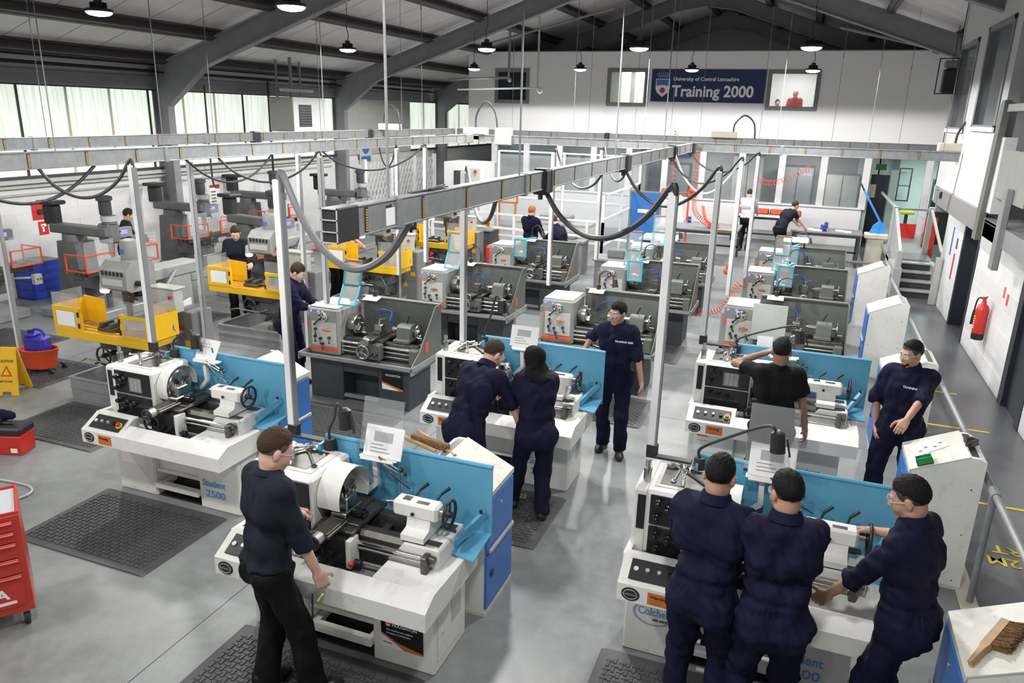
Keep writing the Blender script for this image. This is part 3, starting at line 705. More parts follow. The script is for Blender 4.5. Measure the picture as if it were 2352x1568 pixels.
    g.add([(.5, .5, .86), (1.66, .5, .86), (1.66, .2, .82), (.5, .42, .82), (.5, .5, .85), (1.66, .5, .85), (1.66, .2, .81), (.5, .42, .81)], [(0, 3, 2, 1), (4, 5, 6, 7), (0, 1, 5, 4), (1, 2, 6, 5), (2, 3, 7, 6), (3, 0, 4, 7)])
    sb = part('splash_back', g, 'sky_blue', t)
    part('tray_brace', G().bar((1.62, .49, 1.02), (1.48, .28, .86), .03, .05), 'sky_blue', sb); part('brace_bolt', G().cy((1.6, .455, 1.035), (1.6, .455, 1.05), .012), 'black', sb)
    # jointed coolant pipe
    g = G(); g.cy((1.02, .40, .94), (1.02, .40, 1.26), .008); g.cy((1.02, .40, 1.25), (.84, .40, 1.33), .007); g.cy((1.0, .39, 1.24), (.9, .36, 1.30), .006); g.tube(catmull([(.84, .40, 1.33), (.95, .37, 1.24), (1.1, .35, 1.17), (1.14, .34, 1.16)], 4), .006); cp = part('coolant_pipe', g, 'chrome', t)
    part('pipe_clamp', G().sp((1.02, .40, 1.26), .018, 8, 6).sp((1.06, .38, 1.245), .014, 8, 6), 'black', cp)
    # chart arm
    g = G(); g.bar((.70, .46, 1.0), (.80, .44, 1.10), .035); g.bar((.80, .44, 1.10), (.79, .44, 1.30), .035); part('chart_arm', g, 'cream', t)
    g = G(); g.b(.68, .98, .40, .46, 1.30, 1.315, .004); g.cy((.70, .39, 1.30), (.96, .39, 1.30), .01); part('chart_shelf', g, 'cream', t)
    return t
def chuck_guard(t, closed):
    g = G(); n = 16; R = .195; c = (.24, 1.10)
    a0, a1 = (-.5, PI+.25) if closed else (-.2, PI+.5)
    P = [(c[0]+math.cos(a0+(a1-a0)*i/n)*R, c[1]+math.sin(a0+(a1-a0)*i/n)*R) for i in range(n+1)]
    x0, x1 = (.565, .74) if closed else (.565, .68)
    Q = [(c[0]+(y-c[0])*.97, c[1]+(z-c[1])*.97) for y, z in P]
    vs = [(x0, *p) for p in P]+[(x1, *p) for p in P]+[(x1, *p) for p in Q]+[(x0, *p) for p in Q]; m = n+1; fs = []
    for i in range(n):
        for k in range(4): fs.append((k*m+i, k*m+i+1, ((k+1) % 4)*m+i+1, ((k+1) % 4)*m+i))
    g.add(vs, fs)
    o = part('chuck_guard', g, 'cream', t)
    if closed: part('guard_window', G().add([(x1, *p) for p in Q[2:8]]+[(x1+.1, *p) for p in Q[2:8]], [(i, i+1, 7+i, 6+i) for i in range(5)]), 'plexi_dirty', o)
    return o
def work_lamp(t, base, head, reach=(.0, 0, .3), m='black'):
    """gooseneck machine lamp as a part of its lathe"""
    b = Vector(base); h = Vector(head)
    g = G(); g.cy(b, b+Vector((0, 0, .09)), .042, .038, 14); wl_ = part('work_lamp', g, 'black_rubber', t)
    part('lamp_neck', G().tube(catmull([b+Vector((0, 0, .09)), b+Vector((0, 0, .16)), b.lerp(h, .35)+Vector((0, 0, .16)), h+Vector((-.06, 0, .08)), h], 6), .011, 7), 'cable', wl_)
    g = G(); g.rev(h+Vector((0, 0, .04)), (.1, -.1, -1), [(.02, -.02), (.045, 0), (.048, .09), (.05, .13)], 16); g.bar(h+Vector((.06, -.02, .02)), h+Vector((.09, -.03, -.10)), .02, .012); part('lamp_head', g, m, wl_)
def booklet(loc, rz, label, sheet=.30, tilt=.35, name='spiral_booklet'):
    t = thing(name, label, 'booklet', loc, rz)
    M = Matrix.Rotation(-tilt, 4, 'X')
    part('page', G().b(-.15, .15, -.006, .004, 0, .22, M=M), 'paper', t)
    part('photo_print', G().b(-.08, .07, -.007, -.0062, .11, .18, M=M), 'paper_grey', t)
    g = G()
    for k in range(3): g.b(-.1, .0+.03*k, -.007, -.0062, .085-.025*k, .09-.025*k, M=M)
    part('printed_line', g, 'paper_ink', t)
    g = G()
    for k in range(24): g.ring(M @ Vector((-.14+.0122*k, 0, .222)), (1, 0, 0), .006, .0012, 8, 4)
    part('spiral_binding', g, 'alu', t)
    return t
def clear_shield(t, x0, x1, y, z0, z1, tilt=.15):
    M = Matrix.Translation((0, y, z0)) @ Matrix.Rotation(-tilt, 4, 'X')
    s = part('clear_shield', G().b(x0, x1, 0, .004, 0, z1-z0, M=M), 'plexi', t)
    part('shield_edge', G().b(x0, x1, -.004, .008, 0, .02, M=M), 'black', s)
def cabinet(label, loc, rz=0, group=None):
    """workshop locker with white carcass, blue front (faces +x) and sloping top"""
    t = thing('tool_cabinet', label, 'cabinet', loc, rz)
    # local: front face at y=0 (blue), carcass behind, width along x .54, depth .5 height 1.0
    g = G(); W_, D_ = .56, .52
    g.pr([(0.012, .02), (0.012, .985), (.40, 1.165), (.47, 1.165), (D_, 1.14), (D_, .02)], 'x', 0, W_); part('carcass', g, 'cream', t)
    part('top_recess', G().pr([(.415, 1.1655), (.415, 1.168), (.468, 1.168), (.468, 1.1655)], 'x', .04, W_-.04), 'dark_steel', t)
    part('top_rim', G().pr([(.0, .95), (.0, .99), (.40, 1.175), (.40, 1.165), (.012, .985)], 'x', -.004, W_+.004), 'cream_top', t)
    part('base_rim', G().b(-.003, W_+.003, 0, D_, 0, .03), 'cream_top', t)
    d = part('drawer', G().b(.02, W_-.02, -.006, .012, .52, .94, .004), 'drawer_blue', t)
    part('handle', G().b(.04, W_-.04, -.03, -.006, .52, .555, .008), 'alu', d); part('lock', G().cy((W_/2, -.006, .84), (W_/2, -.014, .84), .012), 'chrome', d)
    d = part('door', G().b(.02, W_-.02, -.006, .012, .05, .505, .004), 'drawer_blue', t)
    part('latch', G().rev((.12, -.006, .32), (0, -1, 0), [(.035, 0), (.03, .008), (.01, .012)], 14), 'black', d)
    g = G()
    for y in (.05, .45):
        for z in (.08, .5, .9): g.cy((W_, y, z), (W_+.003, y, z), .006, n=8)
    part('rivets', g, 'grey_dark', t)
    return t
# ------------------------------------------------------------------ older grey lathe
def grey_lathe(label, raised=False, bluewin=False, sticker=True):
    t = thing('engine_lathe', label, 'lathe')
    part('left_plinth', G().b(0, .5, .06, .66, 0, .56, .012), 'grey_dark', t)
    part('right_plinth', G().b(1.02, 1.46, .06, .66, 0, .56, .012), 'grey_dark', t)
    part('plinth_panel', G().b(.5, 1.02, .35, .38, .0, .56).b(.5, 1.02, .07, .10, .40, .56, .005), 'grey_dark', t)
    part('foot_rail', G().b(.5, 1.02, .06, .12, .05, .10, .01), 'grey_mid', t)
    g = G(); g.pr([(-.12, .60), (-.12, .645), (-.10, .645), (-.10, .60), (.0, .575), (.76, .575), (.76, .64), (.78, .64), (.78, .55), (.0, .55)], 'x', -.05, 1.60)
    g.b(1.58, 1.60, -.12, .78, .55, .645); g.b(-.05, -.03, -.12, .78, .55, .645); part('chip_tray', g, 'grey_tray', t)
    g = G(); g.b(-.02, .44, .10, .66, .58, 1.20, .025); g.b(-.06, .0, .12, .66, .60, 1.10, .02); hs = part('headstock', g, 'grey_head', t)
    part('top_cover', G().b(.0, .42, .12, .64, 1.20, 1.215, .006), 'grey_light', hs)
    fp = part('front_panel', G().b(.03, .40, .09, .10, .70, 1.02, .004), 'grey_light', t)
    part('red_strip', G().b(-.0, .42, .085, .10, .635, .68, .003), 'red_orange', t)
    part('red_label', G().b(-.018, .04, .094, .10, .95, 1.01, .001), 'red_orange', hs)
    d = part('gear_dial', G().rev((.21, .095, 1.09), (0, -1, 0), [(.075, 0), (.075, .02), (.055, .03), (.02, .034)], 20), 'chrome', t)
    for k in range(8):
        a = 2*PI*k/8; part('dial_mark', G().pr([(.21+math.cos(a)*.02, 1.09+math.sin(a)*.02), (.21+math.cos(a)*.052, 1.09+math.sin(a)*.052), (.21+math.cos(a+.6)*.052, 1.09+math.sin(a+.6)*.052), (.21+math.cos(a+.6)*.02, 1.09+math.sin(a+.6)*.02)], 'y', .062, .066), ('yellow', 'blue', 'red', 'black', 'white_paint', 'green', 'orange', 'black')[k], d)
    part('dial_lever', G().bar((.21, .05, 1.09), (.12, .04, 1.0), .016).sp((.115, .04, .995), .018, 8, 6), 'black', d)
    k = part('orange_knob', G().cy((.26, .09, .92), (.26, .05, .92), .016).b(.2, .32, .06, .08, .91, .93, .006), 'orange', fp)
    for x, z in ((.09, .82), (.17, .80), (.3, .82), (.2, .73), (.1, .92)):
        part('lever', G().cy((x, .09, z), (x, .06, z), .018, n=10).bar((x, .06, z), (x+.03, .03, z-.05), .013).sp((x+.03, .03, z-.05), .015, 8, 5), 'black', fp)
    for x in (.03, .14): part('round_sticker', G().cy((x, .1, 1.15), (x, .096, 1.15), .018, n=12), 'screen', hs)  # plain stickers, made to glow by the emissive screen material
    g = G(); g.rev((.44, .37, .97), (1, 0, 0), [(.08, 0), (.08, .03), (.125, .032), (.13, .045), (.13, .12), (.12, .13), (.03, .13), (.03, .11)], 24); ch = part('chuck', g, 'steel', t)
    for k in range(3):
        M = Matrix.Translation((.57, .37, .97)) @ Matrix.Rotation(2*PI*k/3+.3, 4, 'X'); part('jaw', G().b(0, .045, -.018, .018, .03, .1, .003, M=M), 'steel', ch)
    g = G(); g.b(.42, 1.52, .19, .27, .72, .83, .006).b(.42, 1.52, .44, .52, .72, .83, .006).b(.42, 1.5, .22, .5, .60, .74); part('bed', g, 'dark_steel', t)
    part('bed_end', G().b(1.42, 1.54, .12, .56, .58, .80, .02), 'grey_m', t)
    for z, m, r in ((.78, 'chrome', .017), (.72, 'steel', .013), (.66, 'steel', .012)): part('feed_rod', G().cy((.44, .15, z), (1.44, .15, z), r, n=10), m, t)
    x0 = .86
    g = G(); g.b(x0-.12, x0+.2, .14, .58, .83, .865, .006).b(x0, x0+.12, -.0, .55, .865, .90, .006).b(x0+.01, x0+.11, .2, .4, .90, .945, .006); part('saddle', g, 'dark_steel', t)
    part('tool_post', G().b(x0+.01, x0+.11, .24, .35, .945, 1.03, .008).cy((x0+.06, .3, 1.03), (x0+.06, .3, 1.09), .02).bar((x0+.06, .3, 1.09), (x0+.15, .3, 1.11), .014), 'steel', t)
    ap = part('apron', G().b(x0-.12, x0+.2, .05, .16, .62, .83, .015), 'grey_m', t)
    g = G(); handwheel(g, (x0-.03, .02, .72), (0, -1, 0), .085, .011); part('carriage_wheel', g, 'steel', ap)
    g = G(); g.cy((x0+.06, 0, .88), (x0+.06, -.06, .88), .035).ring((x0+.06, -.07, .88), (0, 1, 0), .05, .009); part('cross_slide_dial', g, 'steel', ap)
    for x in (x0+.1, x0+.16): part('feed_lever', G().cy((x, .05, .7), (x, .0, .7), .014).sp((x, -.01, .7), .02, 8, 6), 'black', ap)
    ts = part('tailstock', G().b(1.16, 1.38, .2, .52, .835, .88, .008).pr([(.26, .88), (.28, 1.02), (.32, 1.05), (.42, 1.05), (.46, 1.02), (.48, .88)], 'x', 1.18, 1.37), 'grey_m', t)
    part('quill', G().cy((1.18, .37, .97), (1.08, .37, .97), .03).cy((1.08, .37, .97), (1.03, .37, .97), .02, .003), 'chrome', ts)
    g = G(); handwheel(g, (1.44, .37, .97), (1, 0, 0), .085, .011); g.cy((1.37, .37, .97), (1.44, .37, .97), .025); part('tailstock_wheel', g, 'steel', ts)
    part('clamp_lever', G().cy((1.25, .42, 1.05), (1.3, .4, 1.16), .009), 'black', ts)
    g = G(); g.b(.42, 1.56, .74, .755, .60, 1.26); g.b(.42, 1.57, .70, .77, 1.245, 1.27, .006)
    g.pr([(.75, .60), (.75, 1.26), (.60, 1.26), (.16, .78), (-.06, .64), (-.06, .60)], 'x', 1.555, 1.57); part('splash_back', g, 'grey_m', t)
    part('end_label', G().b(1.57, 1.573, .3, .38, .72, .85), 'red_orange', t)
    g = G(); g.cy((.9, .66, .9), (.9, .66, 1.12), .008); g.tube(catmull([(.62, .66, .98), (.7, .6, 1.1), (.8, .62, 1.13), (.9, .64, 1.1), (.95, .5, 1.02)], 4), .007); part('coolant_pipe', g, 'blue_hose', t)
    if raised:
        q = part('raised_guard', G().pr([(.66, 1.22), (.60, 1.55), (.44, 1.78), (.40, 1.78), (.36, 1.5), (.5, 1.22)], 'x', .36, .375), 'grey_m', t)
        def fra(g, a, b, x0, x1, w=.02):
            a = Vector((0, *a)); b = Vector((0, *b))
            X0 = Vector((x0, 0, 0)); X1 = Vector((x1, 0, 0))
            for p, r in ((a+X0, b+X0), (a+X1, b+X1), (a+X0, a+X1), (b+X0, b+X1)): g.bar(p, r, w)
        g = G(); fra(g, (.42, 1.78), (.34, 1.48), .38, .62); part('upper_frame', g, 'teal', q); part('upper_pane', G().add([(.38, .42, 1.78), (.62, .42, 1.78), (.62, .34, 1.48), (.38, .34, 1.48)], [(0, 1, 2, 3)]), 'plexi_dirty', q)
        g = G(); fra(g, (.34, 1.48), (.20, 1.25), .38, .62); part('lower_frame', g, 'teal_l', q); part('lower_pane', G().add([(.38, .34, 1.48), (.62, .34, 1.48), (.62, .2, 1.25), (.38, .2, 1.25)], [(0, 1, 2, 3)]), 'plexi_dirty', q)
        part('warning_strip', G().b(.38, .62, .41, .43, 1.78, 1.80), 'orange', q)
    if bluewin:
        q = part('chuck_shield', G().fr(.46, .72, 1.0, 1.36, .035, .1, .125, .008), 'teal_l', t); part('shield_pane', G().b(.49, .69, .11, .115, 1.03, 1.33), 'plexi_dirty', q)
        part('shield_arm', G().bar((.6, .12, 1.34), (.7, .7, 1.3), .03), 'teal_l', q)
    wl_ = part('work_lamp', G().cy((.62, .70, 1.26), (.62, .70, 1.34), .03), 'black', t)
    part('lamp_neck', G().tube(catmull([(.62, .70, 1.34), (.64, .68, 1.5), (.78, .6, 1.56), (.88, .55, 1.45)], 5), .009), 'cable', wl_)
    part('lamp_head', G().cy((.88, .55, 1.47), (.9, .53, 1.36), .03, .042), 'black', wl_)
    part('paper_board', G().b(.50, .72, .66, .69, 1.26, 1.27).pr([(.70, 1.27), (.69, 1.275), (.57, 1.245), (.57, 1.24)], 'x', .5, .72), 'paper', t)
    return t
# ------------------------------------------------------------------ knee mill with yellow guards
def yellow_mill(label):
    t = thing('milling_machine', label, 'milling machine')
    g = G(); g.b(0, 1.2, 0, .02, 0, .28).b(0, 1.2, 1.28, 1.3, 0, .28).b(0, .02, .02, 1.28, 0, .28).b(1.18, 1.2, .02, 1.28, 0, .28).b(0.02, 1.18, .02, 1.28, 0, .06)
    g.b(-.015, 1.215, -.015, .03, .27, .29).b(-.015, .03, .03, 1.3, .27, .29).b(1.17, 1.215, .03, 1.3, .27, .29).b(0, 1.2, -.012, 0, .14, .16).b(-.012, 0, 0, 1.3, .14, .16)
    part('drip_tray', g, 'grey_tray', t)
    g = G(); g.b(.52, 1.10, .55, 1.2, .06, .18, .02).pr([(.72, .18), (.78, 1.50), (1.18, 1.50), (1.2, .18)], 'x', .64, 1.0); part('column', g, 'grey_mill_l', t)
    g = G(); g.b(.68, .98, .3, 1.4, 1.50, 1.66, .02); part('ram', g, 'grey_mill_l', t)
    g = G(); g.pr([(.10, 1.50), (.10, 1.72), (.2, 1.82), (.46, 1.84), (.54, 1.76), (.54, 1.46), (.16, 1.46)], 'x', .64, 1.06); hd = part('head', g, 'grey_mill_l', t)
    for k in range(6): part('vent_slot', G().b(.68+.06*k, .715+.06*k, .092, .11, 1.66, 1.71), 'black', hd)
    part('name_plate', G().b(.68, 1.0, .094, .10, 1.54, 1.62), 'grey_light', hd)
    part('side_knob', G().cy((1.06, .25, 1.56), (1.10, .25, 1.56), .035).cy((1.10, .25, 1.56), (1.12, .25, 1.56), .02), 'black', hd)
    g = G(); g.rev((.86, .38, 1.82), (0, 0, 1), [(.10, 0), (.105, .02), (.105, .2), (.09, .235), (.05, .25)], 16); part('motor', g, 'grey_mill_l', t)
    part('motor_label', G().b(.82, .88, .268, .28, 1.90, 1.95), 'drawer_blue', t)
    g = G(); g.cy((.86, .28, 1.46), (.86, .28, 1.28), .075, .06).cy((.86, .28, 1.28), (.86, .28, 1.12), .035).cy((.86, .28, 1.12), (.86, .28, 1.05), .016); part('quill', g, 'dark_steel', t)
    part('quill_lever', G().cy((.94, .28, 1.36), (1.04, .24, 1.36), .012).cy((1.04, .24, 1.36), (1.06, .1, 1.42), .008).sp((1.06, .1, 1.42), .016, 8, 6), 'black', t)
    g = G(); g.b(.62, 1.02, .12, .76, .52, .74, .02).cy((.82, .4, .06), (.82, .4, .52), .05).pr([(.12, .52), (.76, .25), (.76, .52)], 'x', .68, .96); part('knee', g, 'grey_mill', t)
    part('saddle', G().b(.58, 1.08, .02, .52, .74, .84, .01), 'dark_steel', t)
    g = G(); g.b(-.06, 1.44, .0, .40, .84, .92, .006)
    for y in (.08, .18, .28): g.b(-.06, 1.44, y, y+.035, .92, .935)
    part('table', g, 'yellow_worn', t)
    part('table_rim', G().b(-.08, 1.46, -.03, -.015, .83, .945, .004), 'yellow', t)
    g = G(); g.b(.50, .76, .08, .3, .935, .985, .008).b(.52, .58, .1, .28, .985, 1.04, .006).b(.67, .72, .1, .28, .985, 1.04, .006).cy((.76, .19, .97), (.84, .19, .97), .02); part('machine_vice', g, 'dark_steel', t)
    for s in (0, 1):
        X = (lambda x: x) if not s else (lambda x: 1.38-x)
        q = part('guard', G().fr(*sorted((X(-.08), X(.36))), .93, 1.23, .05, -.035, -.02, .003).b(X(.33), X(.36), -.02, .02, .93, 1.23).b(X(-.08), X(-.065), -.03, .42, .93, 1.23).pr([(X(.36), .36), (X(.345), .36), (X(-.08), .42), (X(-.08), .435)] if 1 else [], 'z', .93, 1.26), 'yellow', t)
        part('guard_window', G().b(X(-.03), X(.31), -.028, -.024, .98, 1.18), 'plexi_dirty', q)
        part('clear_sheet', G().b(X(-.08), X(.36), -.02, -.016, 1.23, 1.40).b(X(-.07), X(-.066), -.02, .4, 1.23, 1.38), 'plexi', q)
        for hz in (.98, 1.12): part('hinge', G().b(X(.345), X(.365), -.05, -.035, hz, hz+.06), 'black', q)
        if s == 0: part('job_sheet', G().b(X(-.02), X(.28), -.033, -.029, .985, 1.17), 'paper', q)
    for x, y in ((-.14, .2), ):
        g = G(); handwheel(g, (x, y, .88), (-1, 0, 0), .09, .011); part('table_wheel', g, 'black', t)
    g = G(); handwheel(g, (.72, -.06, .68), (0, -1, 0), .11, .013); g.cy((.72, -.06, .68), (.72, .12, .68), .03); part('saddle_wheel', g, 'black', t)
    g = G(); g.cy((.94, .12, .62), (.94, -.12, .62), .012).cy((.94, -.12, .62), (.52, -.14, .64), .01).cy((.52, -.14, .64), (.52, -.24, .64), .013); part('knee_crank', g, 'chrome', t)
    cb = part('control_box', G().b(1.08, 1.44, .42, .58, 1.18, 1.48, .012).b(1.05, 1.47, .40, .6, 1.48, 1.50, .004), 'grey_light', t)
    text('panel_lettering', 'Turbo mill', .06, 'text_yellow', cb, TXZ(1.11, .417, 1.27), 1, .001)
    part('stop_button', G().cy((1.40, .42, 1.38), (1.40, .39, 1.38), .025), 'red', cb)
    part('hanging_arm', G().cy((1.2, .55, 1.46), (.95, 1.0, 1.6), .02), 'grey_mid', t)
    e = part('electrical_cabinet', G().b(1.06, 1.40, .72, 1.08, .06, 1.12, .012), 'grey_mid', t)
    part('isolator', G().b(1.18, 1.26, .70, .72, .82, .92).cy((1.22, .70, .87), (1.22, .67, .87), .03), 'red', e)
    part('warning_label', G().b(1.26, 1.36, .714, .72, .66, .74), 'yellow', e); part('warning_label', G().pr([(1.1, .46), (1.2, .46), (1.15, .55)], 'y', .714, .72), 'yellow', e)
    part('side_cover', G().pr([(.70, .06), (.70, .9), (.82, 1.14), (1.1, 1.2), (1.1, .06)], 'x', 1.02, 1.05), 'cream', t)
    wl_ = part('work_lamp', G().cy((.50, .28, 1.55), (.54, .23, 1.42), .05, .062, 14), 'alu', t)
    part('lit_bulb', G().cy((.54, .23, 1.42), (.546, .223, 1.405), .05), 'bulb', wl_); part('lamp_arm', G().tube(catmull([(.50, .28, 1.55), (.55, .34, 1.62), (.65, .36, 1.6)], 4), .009), 'black', wl_)
    part('air_hose', G().tube(catmull([(1.34, .41, 1.22), (1.44, .36, 1.1), (1.45, .37, .98), (1.40, .6, .9)], 5), .012), 'blue_hose', t)
    return t
# ------------------------------------------------------------------ grey turret mill with red framed screens
def turret_mill(label, screen=True):
    t = thing('turret_mill', label, 'milling machine')
    part('base', G().b(-.1, 1.0, -.1, 1.2, 0, .16, .02).b(.2, .7, .5, 1.1, .16, .3, .02), 'grey_tray', t)
    part('column', G().pr([(.5, .16), (.58, 1.3), (1.0, 1.3), (1.1, .16)], 'x', .25, .65), 'grey_mill', t)
    part('turret', G().cy((.45, .8, 1.3), (.45, .8, 1.42), .2, .19, 20), 'grey_mill', t)
    part('ram', G().b(.33, .57, .0, 1.25, 1.42, 1.58, .02), 'grey_mill', t)
    g = G(); g.b(.33, .57, -.18, .1, 1.32, 1.66, .03).cy((.45, -.08, 1.66), (.45, -.08, 1.80), .12, .11, 16).b(.27, .36, -.16, 0, 1.45, 1.6, .01); hd = part('head', g, 'grey_mill', t)
    g = G(); g.rev((.45, -.02, 1.80), (0, 0, 1), [(.09, 0), (.10, .03), (.10, .24), (.13, .25), (.13, .31), (.08, .33)], 16); part('motor', g, 'grey_dark', t)
    part('silver_cover', G().cy((.45, -.08, 1.7), (.45, -.08, 1.79), .135, .135, 18), 'alu', hd)
    part('rear_motor', G().b(.36, .54, 1.12, 1.4, 1.55, 1.9, .03).b(.30, .60, 1.06, 1.46, 1.9, 1.97, .02), 'black', t)
    g = G(); g.cy((.45, -.05, 1.32), (.45, -.05, 1.12), .05).cy((.45, -.05, 1.12), (.45, -.05, 1.02), .025); part('quill', g, 'steel', t)
    g = G(); 
    for k in range(3):
        a = 2*PI*k/3; g.cy((.6, -.05, 1.4), (.62, -.05+math.cos(a)*.12, 1.4+math.sin(a)*.12), .006, n=6).sp((.62, -.05+math.cos(a)*.12, 1.4+math.sin(a)*.12), .014, 6, 5)
    part('feed_handle', g, 'black', t)
    part('knee', G().b(.25, .65, -.1, .55, .5, .74, .02).cy((.45, .15, .16), (.45, .15, .5), .05), 'grey_mill', t)
    part('saddle', G().b(.22, .7, -.18, .3, .74, .84, .01), 'dark_steel', t)
    part('table', G().b(-.2, 1.1, -.2, .12, .84, .92, .006).b(-.2, 1.1, -.14, -.10, .92, .93).b(-.2, 1.1, -.02, .02, .92, .93), 'dark_steel', t)
    part('machine_vice', G().b(.35, .57, -.15, .05, .93, 1.0, .01).b(.36, .41, -.13, .03, 1.0, 1.05), 'steel', t)
    for x in (-.24, 1.14):
        g = G(); handwheel(g, (x, -.05, .88), (1 if x > 0 else -1, 0, 0), .09, .01); part('table_wheel', g, 'dark_steel', t)
    g = G(); handwheel(g, (.45, -.26, .78), (0, -1, 0), .085, .01); part('saddle_wheel', g, 'dark_steel', t)
    for s, x0, x1 in ((0, -.3, .28), (1, .66, 1.2)):
        g = G()
        for p, q in (((x0, -.3, .95), (x1, -.3, .95)), ((x0, -.3, 1.22), (x1, -.3, 1.22)), ((x0, -.3, .95), (x0, -.3, 1.22)), ((x1, -.3, .95), (x1, -.3, 1.22)), ((x0 if not s else x1, -.3, 1.22), (x0 if not s else x1, .15, 1.22)), ((x0 if not s else x1, -.3, .95), (x0 if not s else x1, .15, .95)), ((x0 if not s else x1, .15, .9), (x0 if not s else x1, .15, 1.22))):
            g.bar(p, q, .022)
        q = part('red_guard_frame', g, 'red_orange', t)
        part('clear_screen', G().b(x0, x1, -.302, -.298, .96, 1.45), 'plexi', q)
    if screen:
        d = part('readout', G().b(.68, .98, .0, .12, 1.36, 1.54, .012), 'grey_mid', t); part('readout_screen', G().b(.72, .86, -.004, .0, 1.43, 1.5), 'screen', d)
        part('readout_arm', G().bar((.8, .1, 1.45), (.6, .5, 1.4), .03), 'grey_dark', d)
    part('control_pendant', G().b(1.02, 1.16, -.3, -.2, .58, .76, .01).bar((1.09, -.22, .7), (.7, .2, .7), .03), 'grey_light', t)
    for x, m in ((1.06, 'red'), (1.12, 'green')): part('pendant_button', G().cy((x, -.3, .68), (x, -.315, .68), .016), m, t)
    return t
# ------------------------------------------------------------------ rubber mats
def mat_mesh():
    g = G(); L_, D_ = 1.48, .98
    g.pr([(0, 0), (.05, .012), (L_-.05, .012), (L_, 0)], 'y', .0, D_)
    r = G(); k = 0; c = .046; nx = int((L_-.12)/c); ny = int((D_-.12)/c)
    for i in range(nx):
        for j in range(ny):
            x = .06+i*c; y = .06+j*c
            if (i+j) % 2: r.b(x+.004, x+c+.006, y+.012, y+c-.012, .012, .0185)
            else: r.b(x+.012, x+c-.012, y+.004, y+c+.006, .012, .0185)
    mk('mat_rubber', (.07, .07, .074), .5, var=.15, scale=3, dirt=.25, dirtcol=(.16, .13, .08))
    return g.mesh('rubber_mat', 'mat_rubber'), r.mesh('raised_weave', 'mat_rubber')
MATM = mat_mesh()
def rubber_mat(x, y, label, sx=1, sy=1):
    t = part('rubber_mat', MATM[0], None); tag(t, label, 'mat'); t.location = (x, y, .0005); t.scale = (sx, sy, 1)
    o = part('raised_weave', MATM[1], None, t); o['kind'] = 'stuff'; return t
# ------------------------------------------------------------------ overhead busbar trunking
def busbar(label, x0, y0, x1, y1, amber0=.3, joints=(), end=None):
    """trunking from (x0,y0) to (x1,y1) along one axis; local x runs along it"""
    L_ = math.hypot(x1-x0, y1-y0); t = thing('busbar_trunking', label, 'busbar', (x0, y0, 3.05), math.atan2(y1-y0, x1-x0))
    g = G(); g.b(.0, L_, -.03, .03, .008, .142, .003)
    for z in (0, .142): g.b(.0, L_, -.038, .038, z, z+.012, .004)
    part('housing', g, 'galv', t)
    n = 0; x = amber0; me1 = G().b(-.016, .016, -.0345, -.0295, .012, .138, .002).b(-.016, .016, .0295, .0345, .012, .138, .002).mesh('tap_off_cover', 'black')
    ag = G()
    for k in range(9):
        for s in (-1, 1): ag.b(-.010, .010, s*.035-.0012, s*.035+.0012, .02+k*.0125, .0275+k*.0125)
    me2 = ag.mesh('outlet_slots', 'amber')
    while x < L_-.1:
        o = part('tap_off_cover', me1, None, t); o.location = (x, 0, 0)
        q = part('outlet_slots', me2, None, o); q['kind'] = 'stuff'; x += .6
    for j in joints:
        part('joint_sleeve', G().b(j-.03, j+.03, -.042, .042, -.012, .16, .008), 'galv', t)
    return t
def cable(name, pts, r, m, label, cat='cable', group=None):
    o = part(name, G().tube(catmull(pts, 8), r, 7), m); tag(o, label, cat, group); return o
def sag(p, q, d, up0=0, n=8):
    p, q = Vector(p), Vector(q); out = []
    for i in range(n+1):
        t = i/n; v = p.lerp(q, t); v.z -= 4*d*t*(1-t); out.append(v)
    return out
def pole(x, y, z0, z1, label, foot=True, w=.052):
    t = thing('power_pole', label, 'pole', (x, y, 0), 0, 'white power poles on the machines')
    part('channel', G().b(-w/2, w/2, -w/2, w/2, z0, z1, .003), 'pole_white', t)
    part('side_cover', G().b(w/2, w/2+.012, -w/2, w/2, z0, z1-.02), 'grey_mid', t)
    if foot: part('foot_bracket', G().b(-.03, .3, -.03, .03, z0-.02, z0, .004).b(-.03, .05, -.03, .03, z0, z0+.08, .004), 'black', t)
    return t
def tap_box(x, y, label, z=3.03):
    t = thing('tap_off_box', label, 'junction box', (x, y, z), 0, 'black tap off boxes on the busbar')
    part('box', G().b(-.065, .065, -.07, .07, -.02, .19, .02), 'black', t); part('grey_collar', G().b(-.07, .07, .05, .11, -.01, .18, .01), 'grey_dark', t); part('gland', G().cy((.0, -.02, -.02), (0, -.02, -.06), .02), 'black', t)
    return t
# ------------------------------------------------------------------ small things
def bench(name, label, loc, w, d, h, top, leg, group=None):
    t = thing(name, label, 'bench', loc, 0, group)
    part('bench_top', G().b(0, w, 0, d, h-.05, h, .008), top, t)
    for x in (.04, w-.1):
        for y in (.04, d-.1): part('leg', G().b(x, x+.06, y, y+.06, 0, h-.05), leg, t)
    part('stretcher', G().b(.06, w-.06, d-.1, d-.06, .25, .3), leg, t); part('apron_rail', G().b(.06, w-.06, .06, .1, h-.12, h-.05), leg, t); return t
def vice(loc, rz, label):
    t = thing('bench_vice', label, 'vice', loc, rz, 'blue bench vices')
    part('body', G().b(-.05, .05, -.08, .08, 0, .05, .01).b(-.045, .045, -.03, .09, .05, .16, .012), 'vise_blue', t)
    part('moving_jaw', G().b(-.045, .045, -.1, -.05, .05, .17, .012), 'vise_blue', t)
    part('screw', G().cy((0, -.1, .09), (0, -.2, .09), .014).cy((-.08, -.2, .09), (.08, -.2, .09), .007), 'chrome', t); return t
